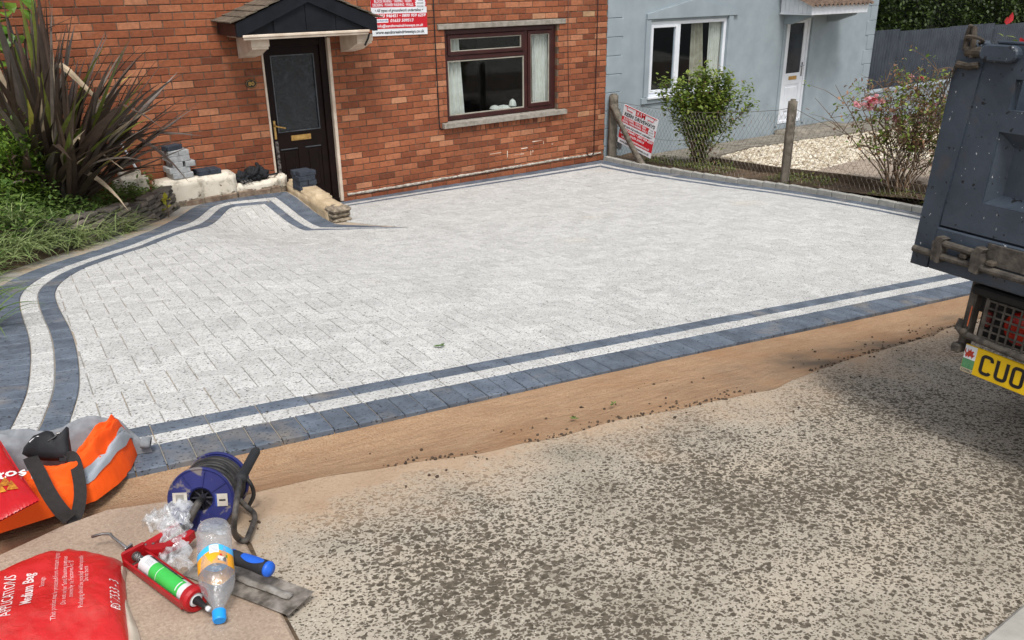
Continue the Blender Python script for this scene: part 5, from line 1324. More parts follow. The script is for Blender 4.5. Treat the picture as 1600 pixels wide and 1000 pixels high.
REDL = simple('red lamp lens', L(150, 22, 16), L(190, 50, 24), 40, .25, .2, 160)
u_ = V(.129, .992, 0).normalized(); v_ = V(.075, -.010, .997); v_ = (v_-u_*v_.dot(u_)).normalized(); o_ = (-u_).cross(v_)
TM = Matrix(((-u_.x, v_.x, o_.x, 3.123), (-u_.y, v_.y, o_.y, 1.360), (-u_.z, v_.z, o_.z, -1.365), (0, 0, 0, 1)))
trk = thing('tipper_truck', 'dark grey tipper truck with battered tailgate parked at the right', 'truck', M=TM)
def tb_(name, mb, m, parent=trk, smooth=False): return mb.build(name, m, parent, smooth, True, True)
W0, W1, ZB = -.267, 1.87, .06                      # left edge, right edge, rear face
# frame of the tailgate: corner posts and lower rail
mb = MB(); mb.prism([(W0, .307), (W0+.072, .307), (W0+.108, 1.08), (W0+.055, 1.145), (W0, 1.143)], ZB-.09, ZB, 0, None, 2); tb_('corner_post', mb, TRK)
mb = MB(); mb.prism([(W1-.108, 1.08), (W1-.072, .307), (W1, .307), (W1, 1.143), (W1-.055, 1.145)], ZB-.09, ZB, 0, None, 2); tb_('corner_post', mb, TRK)
mb = MB(); mb.bbox((W0+.073, .307, ZB-.088), (W1-.073, .470, ZB-.002), .006); tb_('lower_rail', mb, TRK)
# gate with cut out openings and pressed panels
gx0, gx1, gy0, gy1 = W0+.085, W1-.085, .479, 1.135
holes = [(-.031, .52, .922, 1.025), (.62, .98, .922, 1.025), (1.08, 1.63, .922, 1.025)]
recs = [(-.044, .52, .592, .846), (.62, .98, .592, .846), (1.08, 1.645, .592, .846)]
mb = MB(); wall_z = lambda a, b, c, d: mb.box((a, c, ZB-.05), (b, d, ZB-.006))
xs = sorted({gx0, gx1, *[h[0] for h in recs], *[h[1] for h in recs]}); ys = [gy0, .592, .846, .922, 1.025, gy1]
wall_z(gx0, gx1, gy0, .592); wall_z(gx0, gx1, .846, .922); wall_z(gx0, gx1, 1.025, gy1)
for a, b in ((gx0, -.044), (.52, .62), (.98, 1.08), (1.645, gx1)): wall_z(a, b, .592, .846)
for a, b in ((gx0, -.031), (.52, .62), (.98, 1.08), (1.63, gx1)): wall_z(a, b, .922, 1.025)
gate = tb_('tailgate', mb, TRK)
for a, b, c, d in recs:                            # sloping sided recess pressed into the sheet
    i = .045; zf_, zb2 = ZB-.012, ZB-.062; mb = MB()
    o = [(a-.002, c-.002), (b+.002, c-.002), (b+.002, d+.002), (a-.002, d+.002)]; q = [(a+i*.8, c+i*.7), (b-i*.8, c+i*.7), (b-i*.8, d-i*1.2), (a+i*.8, d-i*1.2)]
    vs = [V(*p, zf_) for p in o]+[V(*p, zb2) for p in q]; mb.add(vs, [(k, (k+1) % 4, 4+(k+1) % 4, 4+k) for k in range(4)]+[(4, 5, 6, 7)]); mb.build('pressed_panel', TRK, gate, False, False, True)
mb = MB(); mb.bbox((gx0+.05, 1.1352, ZB-.06), (gx1-.05, 1.148, ZB-.010), .004); tb_('top_edge', mb, TRK, gate)
def pill(x0, x1, y0, y1, z0, z1):
    r = (y1-y0)/2; c = (y0+y1)/2; P_ = [(x1-r+r*math.cos(a), c+r*math.sin(a)) for a in np.linspace(-math.pi/2, math.pi/2, 9)]+[(x0+r+r*math.cos(a), c+r*math.sin(a)) for a in np.linspace(math.pi/2, 3*math.pi/2, 9)]
    n = len(P_); cx = (x0+x1)/2; b = MB(); q = [((x-cx)*.93+cx, (y-c)*.82+c) for x, y in P_]
    b.add([V(*p, z0) for p in P_]+[V(*p, z1-.006) for p in P_]+[V(*p, z1) for p in q], [(i, (i+1) % n, n+(i+1) % n, n+i) for i in range(n)]+[(n+i, n+(i+1) % n, 2*n+(i+1) % n, 2*n+i) for i in range(n)]+[tuple(range(2*n, 3*n))]); return b
tb_('latch_boss', pill(-.171, -.030, 1.076, 1.134, ZB-.01, ZB+.024), TRK, gate)
mb = MB(); mb.bbox((W1-.30, 1.076, ZB-.02), (W1-.16, 1.134, ZB+.035), .022); tb_('latch_boss', mb, GRIMY, gate)
mb = MB(); mb.tube([(-.226, 1.105, ZB+.005), (-.165, 1.105, ZB+.008)], .018, 10); tb_('latch_pin', mb, RUSTY, gate)
mb = MB(); mb.tube([(-.20, 1.085, ZB+.01), (-.205, 1.14, ZB+.012), (-.215, 1.185, ZB+.01), (-.232, 1.19, ZB+.005), (-.24, 1.16, ZB+.002), (-.235, 1.11, ZB+.005)], .010, 8)
mb.tube([(-.205+.03*math.cos(a), 1.145+.010*math.sin(a), ZB+.01+.028*math.sin(a)) for a in np.linspace(0, 2*math.pi, 15)[:-1]], .0065, 6, closed=True)
mb.tube([(-.245, 1.06, ZB+.015), (-.20, 1.055, ZB+.02), (-.165, 1.062, ZB+.015)], .012, 8); tb_('shackle', mb, RUSTY, gate)
for i in range(11):                                # chain hanging at the corner
    t = i/10; cxx = -.245-.02*math.sin(t*3.0)-.028*t; cyy = 1.06-.19*t; mb = MB(); a0 = math.pi/2*(i % 2)
    mb.tube([(cxx+.0065*math.cos(a)*math.cos(a0), cyy+.0135*math.sin(a), ZB+.012+.0065*math.cos(a)*math.sin(a0)) for a in np.linspace(0, 2*math.pi, 11)[:-1]], .0026, 5, closed=True); tb_('chain_link', mb, RUSTY, trk)
# hinge bars and brackets
mb = MB(); mb.tube([(-.253, .372, ZB+.018), (-.2, .371, ZB+.02), (1.75, .360, ZB+.02)], .0135, 10); mb.tube([(-.145, .421, ZB+.022), (.02, .417, ZB+.022)], .0135, 10); tb_('hinge_bar', mb, GRIMY)
for x in (-.150, .008, .55, 1.1, 1.6):
    mb = MB(); mb.prism([(x-.012, .352), (x+.018, .346), (x+.022, .395), (x+.016, .425), (x+.026, .44), (x-.004, .445), (x-.018, .42)], ZB-.002, ZB+.04, 0, None, 2); tb_('hinge_bracket', mb, GRIMY)
for x in (-.06, .045): 
    mb = MB(); mb.bbox((x, .385, ZB+.0), (x+.03, .405, ZB+.034), .005); tb_('hinge_bolt', mb, RUSTY)
mb = MB(); mb.bbox((.022, .383, ZB-.001), (1.6, .462, ZB+.006), .004); tb_('hinge_cover', mb, GRIMY)
# open body
mb = MB()
for x0, x1 in ((W0, W0+.06), (W1-.06, W1)): mb.bbox((x0, .33, -3.3), (x1, 1.10, ZB-.092), .008)
mb.bbox((W0+.06, .33, -3.3), (W1-.06, .40, ZB-.092), .006); mb.bbox((W0+.06, .40, -3.3), (W1-.06, 1.25, -3.22), .006); body = tb_('body', mb, TRK)
for k in range(5):
    mb = MB(); mb.bbox((W0-.03, .36, -.55-k*.6), (W0-.001, 1.09, -.48-k*.6), .006); tb_('side_rib', mb, TRK, body)
# chassis, wheels, cab
mb = MB(); mb.bbox((.42, .10, -5.0), (.52, .33, -.12), .008); mb.bbox((1.08, .10, -5.0), (1.18, .33, -.12), .008); mb.bbox((-.1, .15, -.25), (1.7, .30, -.12), .008); mb.tube([(.0, .06, -1.0), (1.6, .06, -1.0)], .07, 10); tb_('chassis', mb, CHASS)
wheels = []
def wheel(x, z, out):
    mm = Matrix.Translation((x, .0, z)) @ Matrix.Rotation(math.radians(90*out), 4, 'Y'); mb = MB()
    mb.lathe([(.2, -.1), (.36, -.11), (.385, -.06), (.385, .06), (.36, .11), (.2, .1)], 32, mm); w = tb_('wheel', mb, RUBBER, trk, True)
    mb = MB(); mb.lathe([(.01, .03), (.08, .05), (.12, .0), (.2, .06), (.21, .09)], 24, mm, 0, False); tb_('rim', mb, GRIMY, w, True)
for z in (-1.05, -3.9): wheel(.0, z, -1); wheel(1.6, z, 1)
mb = MB(); mb.prism([(-3.4, .3), (-3.4, 1.75), (-4.2, 1.8), (-4.95, 1.1), (-5.0, .2), (-3.4, .15)], -.15, 1.75, 0, Matrix(((0, 0, 1, 0), (0, 1, 0, 0), (1, 0, 0, 0), (0, 0, 0, 1))), 2); cab = tb_('cab', mb, simple('white cab paint', L(214, 216, 218), L(200, 202, 206), 3, .35))
mb = MB(); mb.bbox((.0, 1.0, -3.402), (1.6, 1.6, -3.39), .004); tb_('rear_window', mb, simple('dark cab glass', L(20, 24, 28), L(28, 32, 36), 4, .08), cab)
# lamp cluster with guard
mb = MB(); mb.bbox((-.042, .012, -.055), (-.012, .306, -.005), .006); mb.bbox((-.05, .01, -.05), (-.012, .045, .02), .006); tb_('lamp_support', mb, GRIMY)
mb = MB(); mb.bbox((-.011, .07, -.09), (.56, .262, -.062), .006); mb.bbox((-.03, .250, -.062), (.56, .285, .012), .008); box = tb_('lamp_housing', mb, CHASS)
mb = MB(); mb.lathe([(.062, 0), (.062, .018), (.05, .028), (.0, .032)], 28, Matrix.Translation((.155, .160, -.062))); mb.lathe([(.05, 0), (.05, .014), (.03, .024), (.0, .027)], 24, Matrix.Translation((.285, .155, -.062))); tb_('tail_light', mb, REDL, trk, True)
mb = MB(); mb.bbox((.008, .125, -.061), (.038, .185, -.045), .004); tb_('side_reflector', mb, simple('dull red reflector', L(96, 30, 28), L(120, 44, 38), 30, .4))
mb = MB(); mb.bbox((-.0185, .118, -.004), (-.0135, .200, .0), .002); tb_('marker_strip', mb, simple('orange marker strip', L(214, 112, 70), L(196, 96, 58), 30, .5))
mb = MB()
for i in range(17): x = .045+i*.0315; mb.bbox((x-.0035, .09, -.004), (x+.0035, .245, .004), .0015)
for j in range(6): y = .098+j*.0285; mb.bbox((.042, y-.0035, -.0065), (.56, y+.0035, .0015), .0015)
mb.bbox((.034, .085, -.006), (.043, .25, .006), .003); tb_('lamp_guard', mb, GRIMY, trk)
mb = MB(); mb.tube([(-.045, .135, -.01), (-.046, .105, .004), (-.02, .092, .012), (.03, .088, .012), (.58, .062, .012)], .0135, 10); tb_('guard_bar', mb, GRIMY, trk, True)
mb = MB(); mb.lathe([(.012, 0), (.012, .01), (.006, .014)], 8, Matrix.Translation((-.01, .104, .02))); tb_('bolt', mb, GRIMY)
# number plate
YEL = simple('yellow number plate', L(228, 188, 20), L(214, 174, 16), 8, .35); PB = simple('plate black', L(22, 22, 26), L(28, 28, 32), 8, .4)
mb = MB(); mb.bbox((0, -.0555, -.004), (.52, .0555, .004), .003); npl = tb_('number_plate', mb, YEL)
mb = MB(); mb.box((.003, .0, .0042), (.050, .0525, .0052)); mb.build('flag_white', simple('flag white', L(206, 210, 214)), npl, False, True, True)
mb = MB(); mb.box((.003, -.038, .0042), (.050, -.0002, .0052)); mb.build('flag_green', simple('flag green', L(70, 122, 84), L(90, 140, 96), 90), npl, False, True, True)
mb = MB(); mb.box((.003, -.053, .0042), (.050, -.0385, .0052)); mb.build('flag_strip', simple('flag strip', L(172, 164, 140)), npl, False, True, True)
dr = [(.008, .012), (.013, .004), (.018, .013), (.022, .004), (.026, .013), (.034, .012), (.036, .004), (.040, .013), (.046, .02), (.042, .022), (.039, .018), (.037, .026), (.041, .032), (.035, .036), (.031, .030), (.027, .042), (.022, .032), (.016, .040), (.017, .028), (.012, .022), (.007, .030), (.009, .036), (.005, .038), (.004, .026), (.010, .017)]
mb = MB(); mb.prism(dr, .0053, .0062, 0, None, 2); mb.build('dragon_emblem', simple('flag red', L(176, 44, 34), L(150, 60, 40), 60), npl, False, True, True)
text('CYMRU', .0125, PB, npl, Matrix.Translation((.006, -.050, .0054)), fit=.042)
def stroke(pts, w, name):
    b = MB(); n = len(pts); P_ = [V(*p, 0) for p in pts]; lft = []; rgt = []
    for i, p in enumerate(P_):
        d = (P_[min(i+1, n-1)]-P_[max(i-1, 0)]).normalized(); q = V(-d.y, d.x, 0)*w/2; lft.append(p+q); rgt.append(p-q)
    vs = [q+V(0, 0, .0043) for q in lft+rgt]+[q+V(0, 0, .0056) for q in lft+rgt]
    fs = [(2*n+i, 2*n+i+1, 3*n+i+1, 3*n+i) for i in range(n-1)]+[(i, i+1, 2*n+i+1, 2*n+i) for i in range(n-1)]+[(n+i+1, n+i, 3*n+i, 3*n+i+1) for i in range(n-1)]
    b.add(vs, fs); b.build(name, PB, npl, False, False, True)
arc = lambda cx, cy, rx, ry, a0, a1, k=9: [(cx+rx*math.cos(math.radians(a)), cy+ry*math.sin(math.radians(a))) for a in np.linspace(a0, a1, k)]
h2, w2_ = .0335, .0185
stroke([(.078+2*w2_, .018)]+arc(.078+w2_+.006, .0215, .0125, .012, 10, 90, 5)+arc(.078+.012, .0215, .012, .012, 90, 180, 6)+arc(.078+.012, -.0215, .012, .012, 180, 270, 6)+arc(.078+w2_+.006, -.0215, .0125, .012, 270, 350, 5), .0125, 'plate_letter')
stroke([(.138, .0365), (.138, -.020)]+arc(.150, -.0215, .012, .012, 180, 270, 6)+arc(.163, -.0215, .012, .012, 270, 360, 6)+[(.175, .0365)], .0125, 'plate_letter')
stroke(arc(.210, .0215, .012, .012, 90, 180, 6)+arc(.210, -.0215, .012, .012, 180, 270, 6)+arc(.223, -.0215, .012, .012, 270, 360, 6)+arc(.223, .0215, .012, .012, 0, 90, 6)+[(.210, .0335)], .0125, 'plate_letter')
# ------------------------------------------------------------------ foreground tools and clothing
def gp(x, y, h=0): return V(x, y, rz(x, y)+.012+h)
def plastic(name, c, rough=.35, alpha_tr=.0, bump=0, c2=None, sc=8): return simple(name, c, c2, sc, rough, bump, 60)
# red sand bag
REDB = N('red printed plastic sack'); g = REDB.ramp(REDB.noise(5, 4), [(.3, L(186, 26, 28)), (.7, L(204, 38, 36))]); d_ = REDB.ramp(REDB.noise(9, 6, .7), [(.5, 0.), (.75, .5)]); g = REDB.mix(d_, g, L(196, 92, 84)); REDB.col(g); REDB.rough(.34); REDB.val('Specular IOR Level', .5); REDB.bump(REDB.noise(26, 4, .6, REDB.scale((1, 1, 1)), 1.2), .35, .012)
sack = thing('sand_sack', 'red plastic sack of jointing sand with white lettering lying flat', 'sack', gp(.0, 2.0))
PB_, EX, EY = V(.168, 1.768, 0), V(.168, .985, 0).normalized(), V(-.985, .168, 0).normalized()
def topT(s):
    xs = [0, .04, .13, .15, .17, .35, .8]; ys = [.425, .455, .515, .522, .512, .44, .42]
    return float(np.interp(s, xs, ys))
def sackpt(s, t, dz=0):
    T = topT(s); r = t/T; e = 1
    prof = (max(0, 1-abs(2*r-1)**4.5))**.55; side = math.sqrt(max(0, 1-(1-min(s/.055, 1))**2)); far = math.sqrt(max(0, 1-max(0, (s-.62)/.16)**2))
    p = PB_+EX*t+EY*s+EX*(.02*math.sin(s*9))
    n_ = mnoise.noise(V(s*7, t*9, 1))*.009-.006*abs(mnoise.noise(V(s*16+t*5, t*13-s*6, 8)))-.004*abs(mnoise.noise(V(s*34-t*9, t*22, 5)))+mnoise.noise(V(s*26+t*14, t*10, 4))*.0025-.010*math.exp(-((s-.15)/.012)**2)*(r**2)
    n_ += -.005*max(0, 1-r*5)*math.sin(s*60)+.003*math.sin((s*30+t*38))*math.exp(-((s-.06)**2)/.003)*max(0, .5-r)
    h = .004+.060*prof*side*far+n_*min(1, prof*side*2)
    q = gp(p.x, p.y, max(h, .002)+dz); return q
mb = MB(); mb.grid(lambda a, b: sackpt(a*.78, b*topT(a*.78)), 120, 60); mb.build('sack_body', REDB.m, sack, smooth=True, fix=False)
LINER = simple('milky plastic liner', L(196, 186, 170), L(176, 162, 146), 9, .4)
mb = MB(); mb.grid(lambda a, b: (lambda p: gp(p.x, p.y, .003+.016*math.sin(b*3.1)*(1+.4*mnoise.noise(V(a*6, b, 0)))))(PB_+EX*(-.02+a*.40)+EY*(.012-b*(.022+.012*math.sin(a*5+1)))), 40, 8); mb.build('liner', LINER, sack, smooth=True, fix=False)
mb = MB(); mb.grid(lambda a, b: (lambda p: gp(p.x, p.y, .003+.010*math.sin(b*3.1)))(PB_+EY*(-.03+a*.75)+EX*(.008-b*(.03+.012*math.sin(a*14)))), 60, 6); mb.build('liner', LINER, sack, smooth=True, fix=False)
INKW = simple('white ink', L(232, 214, 210), L(220, 196, 192), 30, .45); INKP = simple('pale pink ink', L(232, 178, 176), L(222, 160, 158), 30, .45)
def sacktext(body, s, t0, t1, size, m, bold=0.0):
    me = text_mesh(body, size, m, bold=bold, extrude=0); xs = [v.co.x for v in me.vertices]; k = (t1-t0)/(max(xs)-min(xs))
    bm = bmesh.new(); bm.from_mesh(me)
    for v in bm.verts: p = sackpt(s+v.co.y, min(t0+(v.co.x-min(xs))*k, topT(s)-.012), .0016); v.co = p-sack.location
    bm.to_mesh(me); bm.free(); place('lettering', me, sack)
sacktext('BS 7533 - 3', .012, .135, .265, .028, INKW)
sacktext('Do not burn', .078, .262, .335, .017, INKP); sacktext('Packaging should be recycled where possible', .090, .14, .41, .016, INKP)
sacktext('covered by the Factories Act "B"', .112, .19, .38, .016, INKP); sacktext('Do not use for Sand Blasting purposes', .127, .16, .41, .016, INKP)
sacktext('This product must be protected from moisture ingress', .148, .11, .45, .017, INKP); sacktext('Storage', .178, .275, .32, .016, INKP)
sacktext('Medium Bag', .203, .20, .35, .034, INKW, .02); sacktext('APPLICATIONS', .243, .165, .36, .036, INKW); sacktext('FOR JOINT FILLING', .283, .14, .41, .036, INKW)

# caulking gun and cartridge
GUNR = simple('red painted steel', L(172, 24, 30), L(150, 20, 26), 14, .35, .1, 60); STEEL = simple('zinc steel', L(172, 172, 170), L(140, 138, 134), 22, .3, metal=.9)
A0, A1 = gp(.268, 2.165, .034), gp(.343, 1.868, .034); ax = (A1-A0).normalized(); sdv = V(-ax.y, ax.x, 0).normalized(); sdv = -sdv if sdv.x < 0 else sdv; upv = ax.cross(sdv); upv = upv if upv.z > 0 else -upv
GM = Matrix(((ax.x, sdv.x, upv.x, A0.x), (ax.y, sdv.y, upv.y, A0.y), (ax.z, sdv.z, upv.z, A0.z), (0, 0, 0, 1)))   # x along the barrel, y to the handle side
if GM.to_3x3().determinant() < 0: pass
gun = thing('caulking_gun', 'red caulking gun with bent steel rod lying on the slab', 'caulking gun', gp(.3, 2.05)); LEN = (A1-A0).length
def gl(x, y, z): return GM @ V(x, y, z)
mb = MB()
for sy in (-1, 1): mb.bbox((.0, sy*.030-.0035, -.020), (LEN-.006, sy*.030+.0035, .004), .003, 0, GM)
rimM = GM @ Matrix.Translation((LEN-.012, 0, 0)) @ Matrix.Rotation(math.radians(90), 4, 'Y')
mb.lathe([(.021, 0), (.0335, .0), (.0345, .018), (.030, .026), (.021, .026), (.021, 0)], 28, rimM, 0, False)
mb.bbox((-.006, -.034, -.024), (.004, .034, .024), .004, 0, GM); mb.bbox((.052, -.030, -.006), (.058, .030, .006), .002, 0, GM)
frm_ = mb.build('frame', GUNR, gun)
mb = MB(); mb.prism([(-.008, .026), (.03, .03), (.055, .05), (.062, .13), (.050, .155), (.034, .150), (.034, .075), (.010, .05)], -.012, .012, 0, GM, 2); mb.build('handle', GUNR, gun)
mb = MB(); mb.prism([(-.012, .012), (.006, .02), (.004, .06), (-.012, .11), (-.030, .152), (-.040, .150), (-.026, .09), (-.022, .05)], -.009, .009, 0, GM, 2); mb.build('trigger', GUNR, gun)
mb = MB(); mb.tube([gl(-.165, -.04, .012), gl(-.152, -.016, .014), gl(-.135, .0, .012), gl(-.12, .0, .006), gl(.11, 0, 0)], .0042, 8); mb.build('rod', STEEL, gun, smooth=True)
mb = MB(); mb.tube([gl(.012+.03*i/40, .009*math.cos(i*.95), .009*math.sin(i*.95)) for i in range(41)], .0014, 5); mb.lathe([(.013, 0), (.013, .004)], 16, GM @ Matrix.Translation((.008, 0, 0)) @ Matrix.Rotation(math.radians(90), 4, 'Y')); mb.build('spring', STEEL, gun, smooth=False)
mb = MB(); mb.bbox((-.028, -.006, -.012), (-.022, .022, .020), .003, 0, GM @ Matrix.Rotation(math.radians(18), 4, 'Z')); mb.build('release_plate', STEEL, gun)
mb = MB()
for p in ((.0, .034, .0125), (.014, .05, .0125)): mb.lathe([(.004, 0), (.004, .002), (.002, .003)], 10, GM @ Matrix.Translation(p))
mb.build('rivet', STEEL, gun)
TUBEW = simple('white plastic tube', L(222, 224, 224), L(210, 212, 212), 8, .35)
cart = thing('sealant_cartridge', 'white and green sealant tube with black nozzle in the red gun', 'sealant tube', gp(.32, 1.98)); RY = Matrix.Rotation(math.radians(90), 4, 'Y')
mb = MB(); mb.lathe([(.018, 0), (.0235, 0), (.0235, LEN-.086), (.0215, LEN-.082), (.019, LEN-.066)], 32, GM @ Matrix.Translation((.066, 0, 0)) @ RY); mb.build('tube', TUBEW, cart, smooth=False)
def wrap(name, x0, x1, a0, a1, m, r=.0238):
    mb = MB(); mb.grid(lambda a, b: GM @ V(x0+a*(x1-x0), r*math.sin(math.radians(a0+b*(a1-a0))), r*math.cos(math.radians(a0+b*(a1-a0)))), 2, 14); return mb.build(name, m, cart, smooth=True, fix=False)
LGRN = simple('green tube label', L(70, 196, 84), L(60, 180, 76), 8, .35); LBLK = simple('black tube label', L(22, 24, 26), L(28, 30, 32), 8, .35)
x_0, x_1 = .068, .066+LEN-.090
wrap('green_label', x_0+.052, x_1-.020, -95, 24, LGRN); wrap('black_label', x_0+.006, x_1-.042, 24.5, 68, LBLK); wrap('green_panel', x_1-.075, x_1-.052, 34, 58, LGRN, .0240)
wrap('white_stripe', x_0+.086, x_0+.088, -95, 14, TUBEW, .0240); wrap('white_stripe', x_1-.032, x_1-.028, -60, 10, TUBEW, .0240)
for k in range(5): wrap('small_print', x_0+.018, x_0+.046, -30+k*7.5, -28.6+k*7.5, simple('grey print', L(120, 124, 124)), .0240)
mb = MB(); mb.lathe([(.0185, LEN-.066+.066), (.0185, LEN+.008), (.012, LEN+.012), (.012, LEN+.0)], 24, GM @ RY, 0, False); mb.build('collar', TUBEW, cart)
mb = MB(); mb.lathe([(.0115, LEN+.004), (.0105, LEN+.018), (.0065, LEN+.045), (.005, LEN+.062)], 16, GM @ RY); mb.build('nozzle', BLACK, cart, smooth=True)
mb = MB(); mb.lathe([(.0062, LEN+.060), (.0068, LEN+.066), (.006, LEN+.071)], 12, GM @ RY); mb.build('nozzle_tip', TUBEW, cart, smooth=True)

# plastering trowel
DUSTST = simple('cement dusted steel', L(84, 78, 70), L(166, 158, 148), 22, .5, .3, 60, metal=.3)
tw = thing('plastering_trowel', 'cement stained steel plastering trowel with blue and black grip', 'trowel', gp(.48, 1.9))
c00, c10 = gp(.352, 2.035, .006), gp(.520, 1.702, .006); dxx = (c10-c00).normalized(); dyy = V(-dxx.y, dxx.x, 0); dyy = dyy if dyy.x > 0 else -dyy; dyy = (dyy-dxx*dyy.dot(dxx)).normalized(); dzz = dxx.cross(dyy); 
if dzz.z < 0: dzz = -dzz
WM = Matrix(((dxx.x, dyy.x, dzz.x, c00.x), (dxx.y, dyy.y, dzz.y, c00.y), (dxx.z, dyy.z, dzz.z, c00.z), (0, 0, 0, 1))); BL_ = (c10-c00).length
mb = MB(); mb.bbox((0, .003, 0), (BL_, .104, .0016), .0006, 0, WM); mb.build('blade', DUSTST, tw)
mb = MB(); lumpy((.06, .043, .0018), (BL_-.035, .066, .013), M=WM, amp=.004, sc=40, bev=.004, seg=22, mb=mb); mb.build('mounting_bar', simple('cement crust', L(150, 146, 140), L(110, 104, 96), 30, .95, .6, 90), tw, smooth=True)
mb = MB(); mb.tube([WM @ V(.10, .054, .010), WM @ V(.09, .054, .035), WM @ V(.105, .054, .058), WM @ V(.14, .054, .060)], .008, 8); mb.build('tang', STEEL, tw, smooth=True)
GRIPB = simple('black rubber grip', L(30, 31, 34), L(44, 45, 48), 14, .75, .2); BLUE = simple('blue grip plastic', L(26, 84, 186), L(34, 98, 204), 8, .4)
HM = WM @ Matrix.Translation((.135, .060, .066)) @ Matrix.Rotation(math.radians(-1), 4, 'Y') @ RY
mb = MB(); mb.lathe([(.010, -.004), (.0185, .002), (.0195, .02), (.0175, .05), (.0185, .085), (.0205, .11), (.0205, .128)], 24, HM); hd = mb.build('handle', GRIPB, tw, smooth=True)
mb = MB(); mb.lathe([(.0205, .1282), (.0208, .133), (.018, .1395), (.0, .1415)], 24, HM); mb.build('end_cap', BLUE, hd, smooth=True)
mb = MB(); mb.lathe([(.0195, -.002), (.0205, .004), (.0198, .009), (.019, .009)], 24, HM, 0, False); mb.build('front_ring', BLUE, hd, smooth=True)
mb = MB(); mb.grid(lambda a, b: HM @ (lambda z, an: V((0.0200+.0006)*math.cos(an), (0.0200+.0006)*math.sin(an), z))(.045+a*.075, math.pi-(b-.5)*1.5*math.sin(math.pi*min(1, a*.9+.08))**.6), 16, 8); mb.build('blue_inlay', BLUE, hd, smooth=True, fix=False)

# bottle leaning on the reel, neck down on the slab
PET = N('clear crumpled plastic'); PET.n.remove(PET.b)
t_ = PET.new('ShaderNodeBsdfTransparent'); t_.inputs[0].default_value = (.90, .93, .95, 1); g_ = PET.new('ShaderNodeBsdfGlossy'); g_.inputs['Roughness'].default_value = .12; df2 = PET.new('ShaderNodeBsdfDiffuse'); df2.inputs[0].default_value = (.80, .83, .86, 1)
lw = PET.new('ShaderNodeLayerWeight'); lw.inputs[0].default_value = .35; bmp = PET.new('ShaderNodeBump'); bmp.inputs['Strength'].default_value = .8; bmp.inputs['Distance'].default_value = .01; PET.link(PET.noise(34, 4, .6, None, 1.0), bmp.inputs['Height'])
for s_ in (g_, df2): PET.link(bmp.outputs[0], s_.inputs['Normal'])
PET.link(bmp.outputs[0], lw.inputs['Normal'])
m1 = PET.new('ShaderNodeMixShader'); m1.inputs[0].default_value = .35; PET.link(g_.outputs[0], m1.inputs[1]); PET.link(df2.outputs[0], m1.inputs[2]); m2 = PET.new('ShaderNodeMixShader')
fc = PET.math('MULTIPLY_ADD', lw.outputs['Facing'], .75, .14); PET.link(fc, m2.inputs[0]); PET.link(t_.outputs[0], m2.inputs[1]); PET.link(m1.outputs[0], m2.inputs[2]); PET.link(m2.outputs[0], PET.out.inputs['Surface'])
bt = thing('plastic_bottle', 'empty clear plastic bottle with blue cap and orange label lying neck forward', 'bottle', gp(.40, 1.85))
q0, q1 = gp(.373, 1.768, .020), gp(.450, 2.010, .140); bz = (q1-q0).normalized(); bxv = bz.cross(V(0, 0, 1)).normalized(); byv = bz.cross(bxv)
BM = Matrix(((bxv.x, byv.x, bz.x, q0.x), (bxv.y, byv.y, bz.y, q0.y), (bxv.z, byv.z, bz.z, q0.z), (0, 0, 0, 1)))
prof = [(.0135, .012), (.0135, .03), (.016, .036), (.026, .055), (.038, .08), (.0435, .105), (.0445, .125), (.0445, .185), (.0425, .19), (.0445, .198), (.0445, .205), (.0425, .211), (.0445, .218), (.0445, .226), (.0425, .232), (.0445, .239), (.0445, .262), (.041, .275), (.03, .281), (.012, .276), (.0, .274)]
def crumple(mb_, amp):
    for i, p in enumerate(mb_.v):
        k = mnoise.noise(V(p[0]*40, p[1]*40, p[2]*22))
        mb_.v[i] = (p[0]*(1+amp*k), p[1]*(1+amp*k), p[2])
mb = MB(); mb.lathe(prof, 40, None, 0, False); crumple(mb, .05); mb.v = [tuple(BM @ V(*p)) for p in mb.v]; mb.build('bottle_body', PET.m, bt, smooth=True, fix=False)
CAPB = simple('bright blue cap', L(24, 140, 226), L(30, 150, 234), 8, .4)
mb = MB(); mb.lathe([(.0, -.006), (.0145, -.006), (.0165, -.002), (.0168, .020), (.0155, .022)], 28, BM); mb.build('cap', CAPB, bt, smooth=False)
def bwrap(name, z0, z1, a0, a1, m, r=.0450):
    mb = MB(); mb.grid(lambda a, b: (lambda an: BM @ V(r*math.cos(an), r*math.sin(an), z0+b*(z1-z0)+.004*math.sin(an*3)))(math.radians(a0+a*(a1-a0))), 40, 3); return mb.build(name, m, bt, smooth=True, fix=False)
ORG = simple('orange drink label', L(244, 172, 30), L(236, 150, 24), 12, .4); LBL = simple('pale blue drink label', L(60, 176, 236), L(80, 190, 240), 8, .4)
camdir = (V(0, 0, 0)-q0).normalized(); fa = math.degrees(math.atan2(camdir.dot(byv), camdir.dot(bxv)))
lb = bwrap('label', .128, .168, 0, 360, ORG); bwrap('label_band', .168, .186, 0, 360, LBL, .0452); bwrap('label_white', .160, .184, fa-18, fa+12, simple('label white', L(220, 224, 228)), .0455)
for k in range(5): bwrap('label_print', .163+k*.004, .1645+k*.004, fa-15, fa+9, simple('label grey print', L(150, 156, 162)), .0457)
bwrap('label_dark', .136, .150, fa+8, fa+34, simple('label dark print', L(70, 62, 60), L(210, 206, 200), 70, lo=.48, hi=.52), .0455); bwrap('label_green', .150, .158, fa+34, fa+40, simple('label green', L(80, 140, 50)), .0456); bwrap('label_red', .151, .157, fa+14, fa+22, simple('label red', L(200, 60, 40)), .0456)

